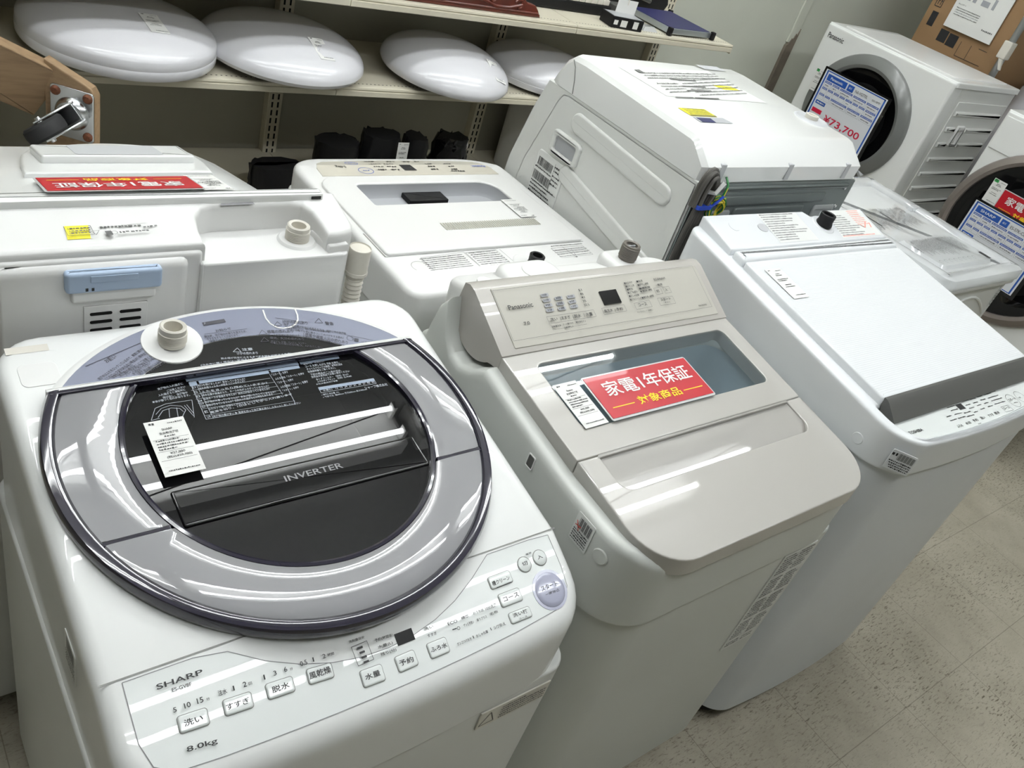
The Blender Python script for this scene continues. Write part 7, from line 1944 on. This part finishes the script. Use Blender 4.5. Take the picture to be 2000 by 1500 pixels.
# ================================================================ cardboard box with a notice, pole and wrapped goods at the right
def carton():
    r = thing('cardboard_box', 'tall brown cardboard box with a white notice, behind the front-loading washers', 'box', (4.25, 1.95, 0))
    ob('carton', B().box(3.99, 4.55, 1.70, 2.105, .001, 1.95, .004), 'card_box', r)
    bb = B(); F = lambda y, z: Vector((3.9885, y, z))
    def R(y0, y1, z0, z1): bb.quad(F(y1, z0), F(y0, z0), F(y0, z1), F(y1, z1))
    R(2.045, 2.075, 1.165, 1.225); R(1.955, 1.998, 1.125, 1.175); R(1.905, 1.950, 1.122, 1.172)
    for z0, z1 in ((1.245, 1.285), (1.29, 1.33), (1.34, 1.38)):
        for a, c in (((2.052, z0), (2.082, z0)), ((2.052, z1), (2.082, z1)), ((2.052, z0), (2.052, z1)), ((2.082, z0), (2.082, z1))): line_quad(bb, F(*a), F(*c), .003, Vector((-1, 0, 0)))
        for y in (2.06, 2.072): line_quad(bb, F(y, z0 + .008), F(y, z1 - .012), .003, Vector((-1, 0, 0))); line_quad(bb, F(y - .005, z1 - .018), F(y, z1 - .010), .003, Vector((-1, 0, 0)))
    for a, c in (((1.885, 1.10), (1.885, 1.16)), ((1.885, 1.10), (1.76, 1.10)), ((1.835, 1.10), (1.835, 1.16)), ((1.80, 1.16), (1.76, 1.16))): line_quad(bb, F(*a), F(*c), .002, Vector((-1, 0, 0)))
    ob('box_print', bb, 'ink', r, smooth=0, normals=False)
    nt = ob('notice', B().box(3.972, 3.976, 1.762, 1.992, 1.190, 1.56, 0), 'paper', None, org=(3.974, 1.87, 1.2), smooth=0)
    tag(nt, 'white printed notice on the brown cardboard box', 'notice')
    N = lambda y, z: Vector((3.9712, y, z))
    ik = B(); gy = B(); yl = B()
    def T(b, s, y0, y1, z, h): text_at(b, s, N(y0, z), N(y1, z), N(y0, z + h))
    def Ln(b, y0, y1, z, h): fake_line(b, N(y0, z), N(y1, z), N(y0, z + h))
    T(ik, '家電リサイクル対象品', 1.935, 1.83, 1.372, .013)
    T(ik, '回収できます', 1.96, 1.86, 1.400, .010)
    T(ik, 'あんしんサポート', 1.975, 1.94, 1.285, .006)
    for i in range(4): Ln(ik if i != 2 else gy, 1.975, 1.86, 1.270 - i * .009, .005)
    Ln(ik, 1.825, 1.775, 1.225, .009)
    for y, w, h in ((1.965, .030, .028), (1.925, .016, .034), (1.885, .036, .022), (1.835, .012, .040)):
        gy.quad(N(y, 1.31), N(y - w, 1.31), N(y - w, 1.31 + h), N(y, 1.31 + h)); Ln(gy, y, y - w, 1.355, .006)
    yl.lathe([(0, .0002), (.042, .0002)], 28, frame((3.9718, 1.835, 1.44), (0, -1, 0), (0, 0, 1)))
    Ln(ik, 1.855, 1.815, 1.415, .012); Ln(ik, 1.87, 1.80, 1.39, .007)
    for a, b_, m in (('notice_print', ik, 'ink_soft'), ('notice_pictures', gy, 'ink_dim_blue'), ('notice_dot', yl, 'pale_yellow')): ob(a, b_, m, nt, smooth=0, normals=False)
M['pale_yellow'] = mat('pale_yellow_print', (0.80, 0.74, 0.42), 0.5)
carton()
def pole():
    r = thing('metal_pole', 'grey metal pole with an ivory clip, right of the cardboard box', 'pole', (3.95, 1.672, 0))
    ob('tube', B().lathe([(0, .001), (.014, .001), (.014, 2.0), (0, 2.0)], 20, Matrix.Translation((3.95, 1.672, 0))), 'silver_pole', r)
    ob('base', B().lathe([(0, .001), (.024, .001), (.024, .008), (.02, .016), (.014, .016)], 28, Matrix.Translation((3.95, 1.672, 0))), 'silver_pole', r)
    ob('clip', B().box(3.925, 3.975, 1.655, 1.692, 1.165, 1.235, .004).loft([[(3.925, 1.66, 1.165), (3.94, 1.66, 1.165), (3.94, 1.675, 1.165), (3.925, 1.675, 1.165)], [(3.925, 1.645, 1.125), (3.935, 1.645, 1.125), (3.935, 1.655, 1.125), (3.925, 1.655, 1.125)]]), 'ivory', r)
pole()
def wrapped():
    rr_ = random.Random(3); rings = []
    for j in range(14):
        z = .001 + 1.17 * j / 13
        s = 1 - .5 * max(0, (j - 8) / 5) ** 2 * .5
        rings.append([(4.35 + (x - 4.35) * s + rr_.uniform(-.012, .012) * (j > 0), 1.36 + (y - 1.36) * s + rr_.uniform(-.012, .012) * (j > 0), z) for x, y in rrect(4.06, 4.66, 1.05, 1.655, .10, 5)])
    ob('wrapped_goods', B().loft(rings), 'film', None, org=(4.35, 1.36, 0), smooth=60, label='goods wrapped in grey plastic film, behind the front-loading washers at the right edge', cat='package')
wrapped()
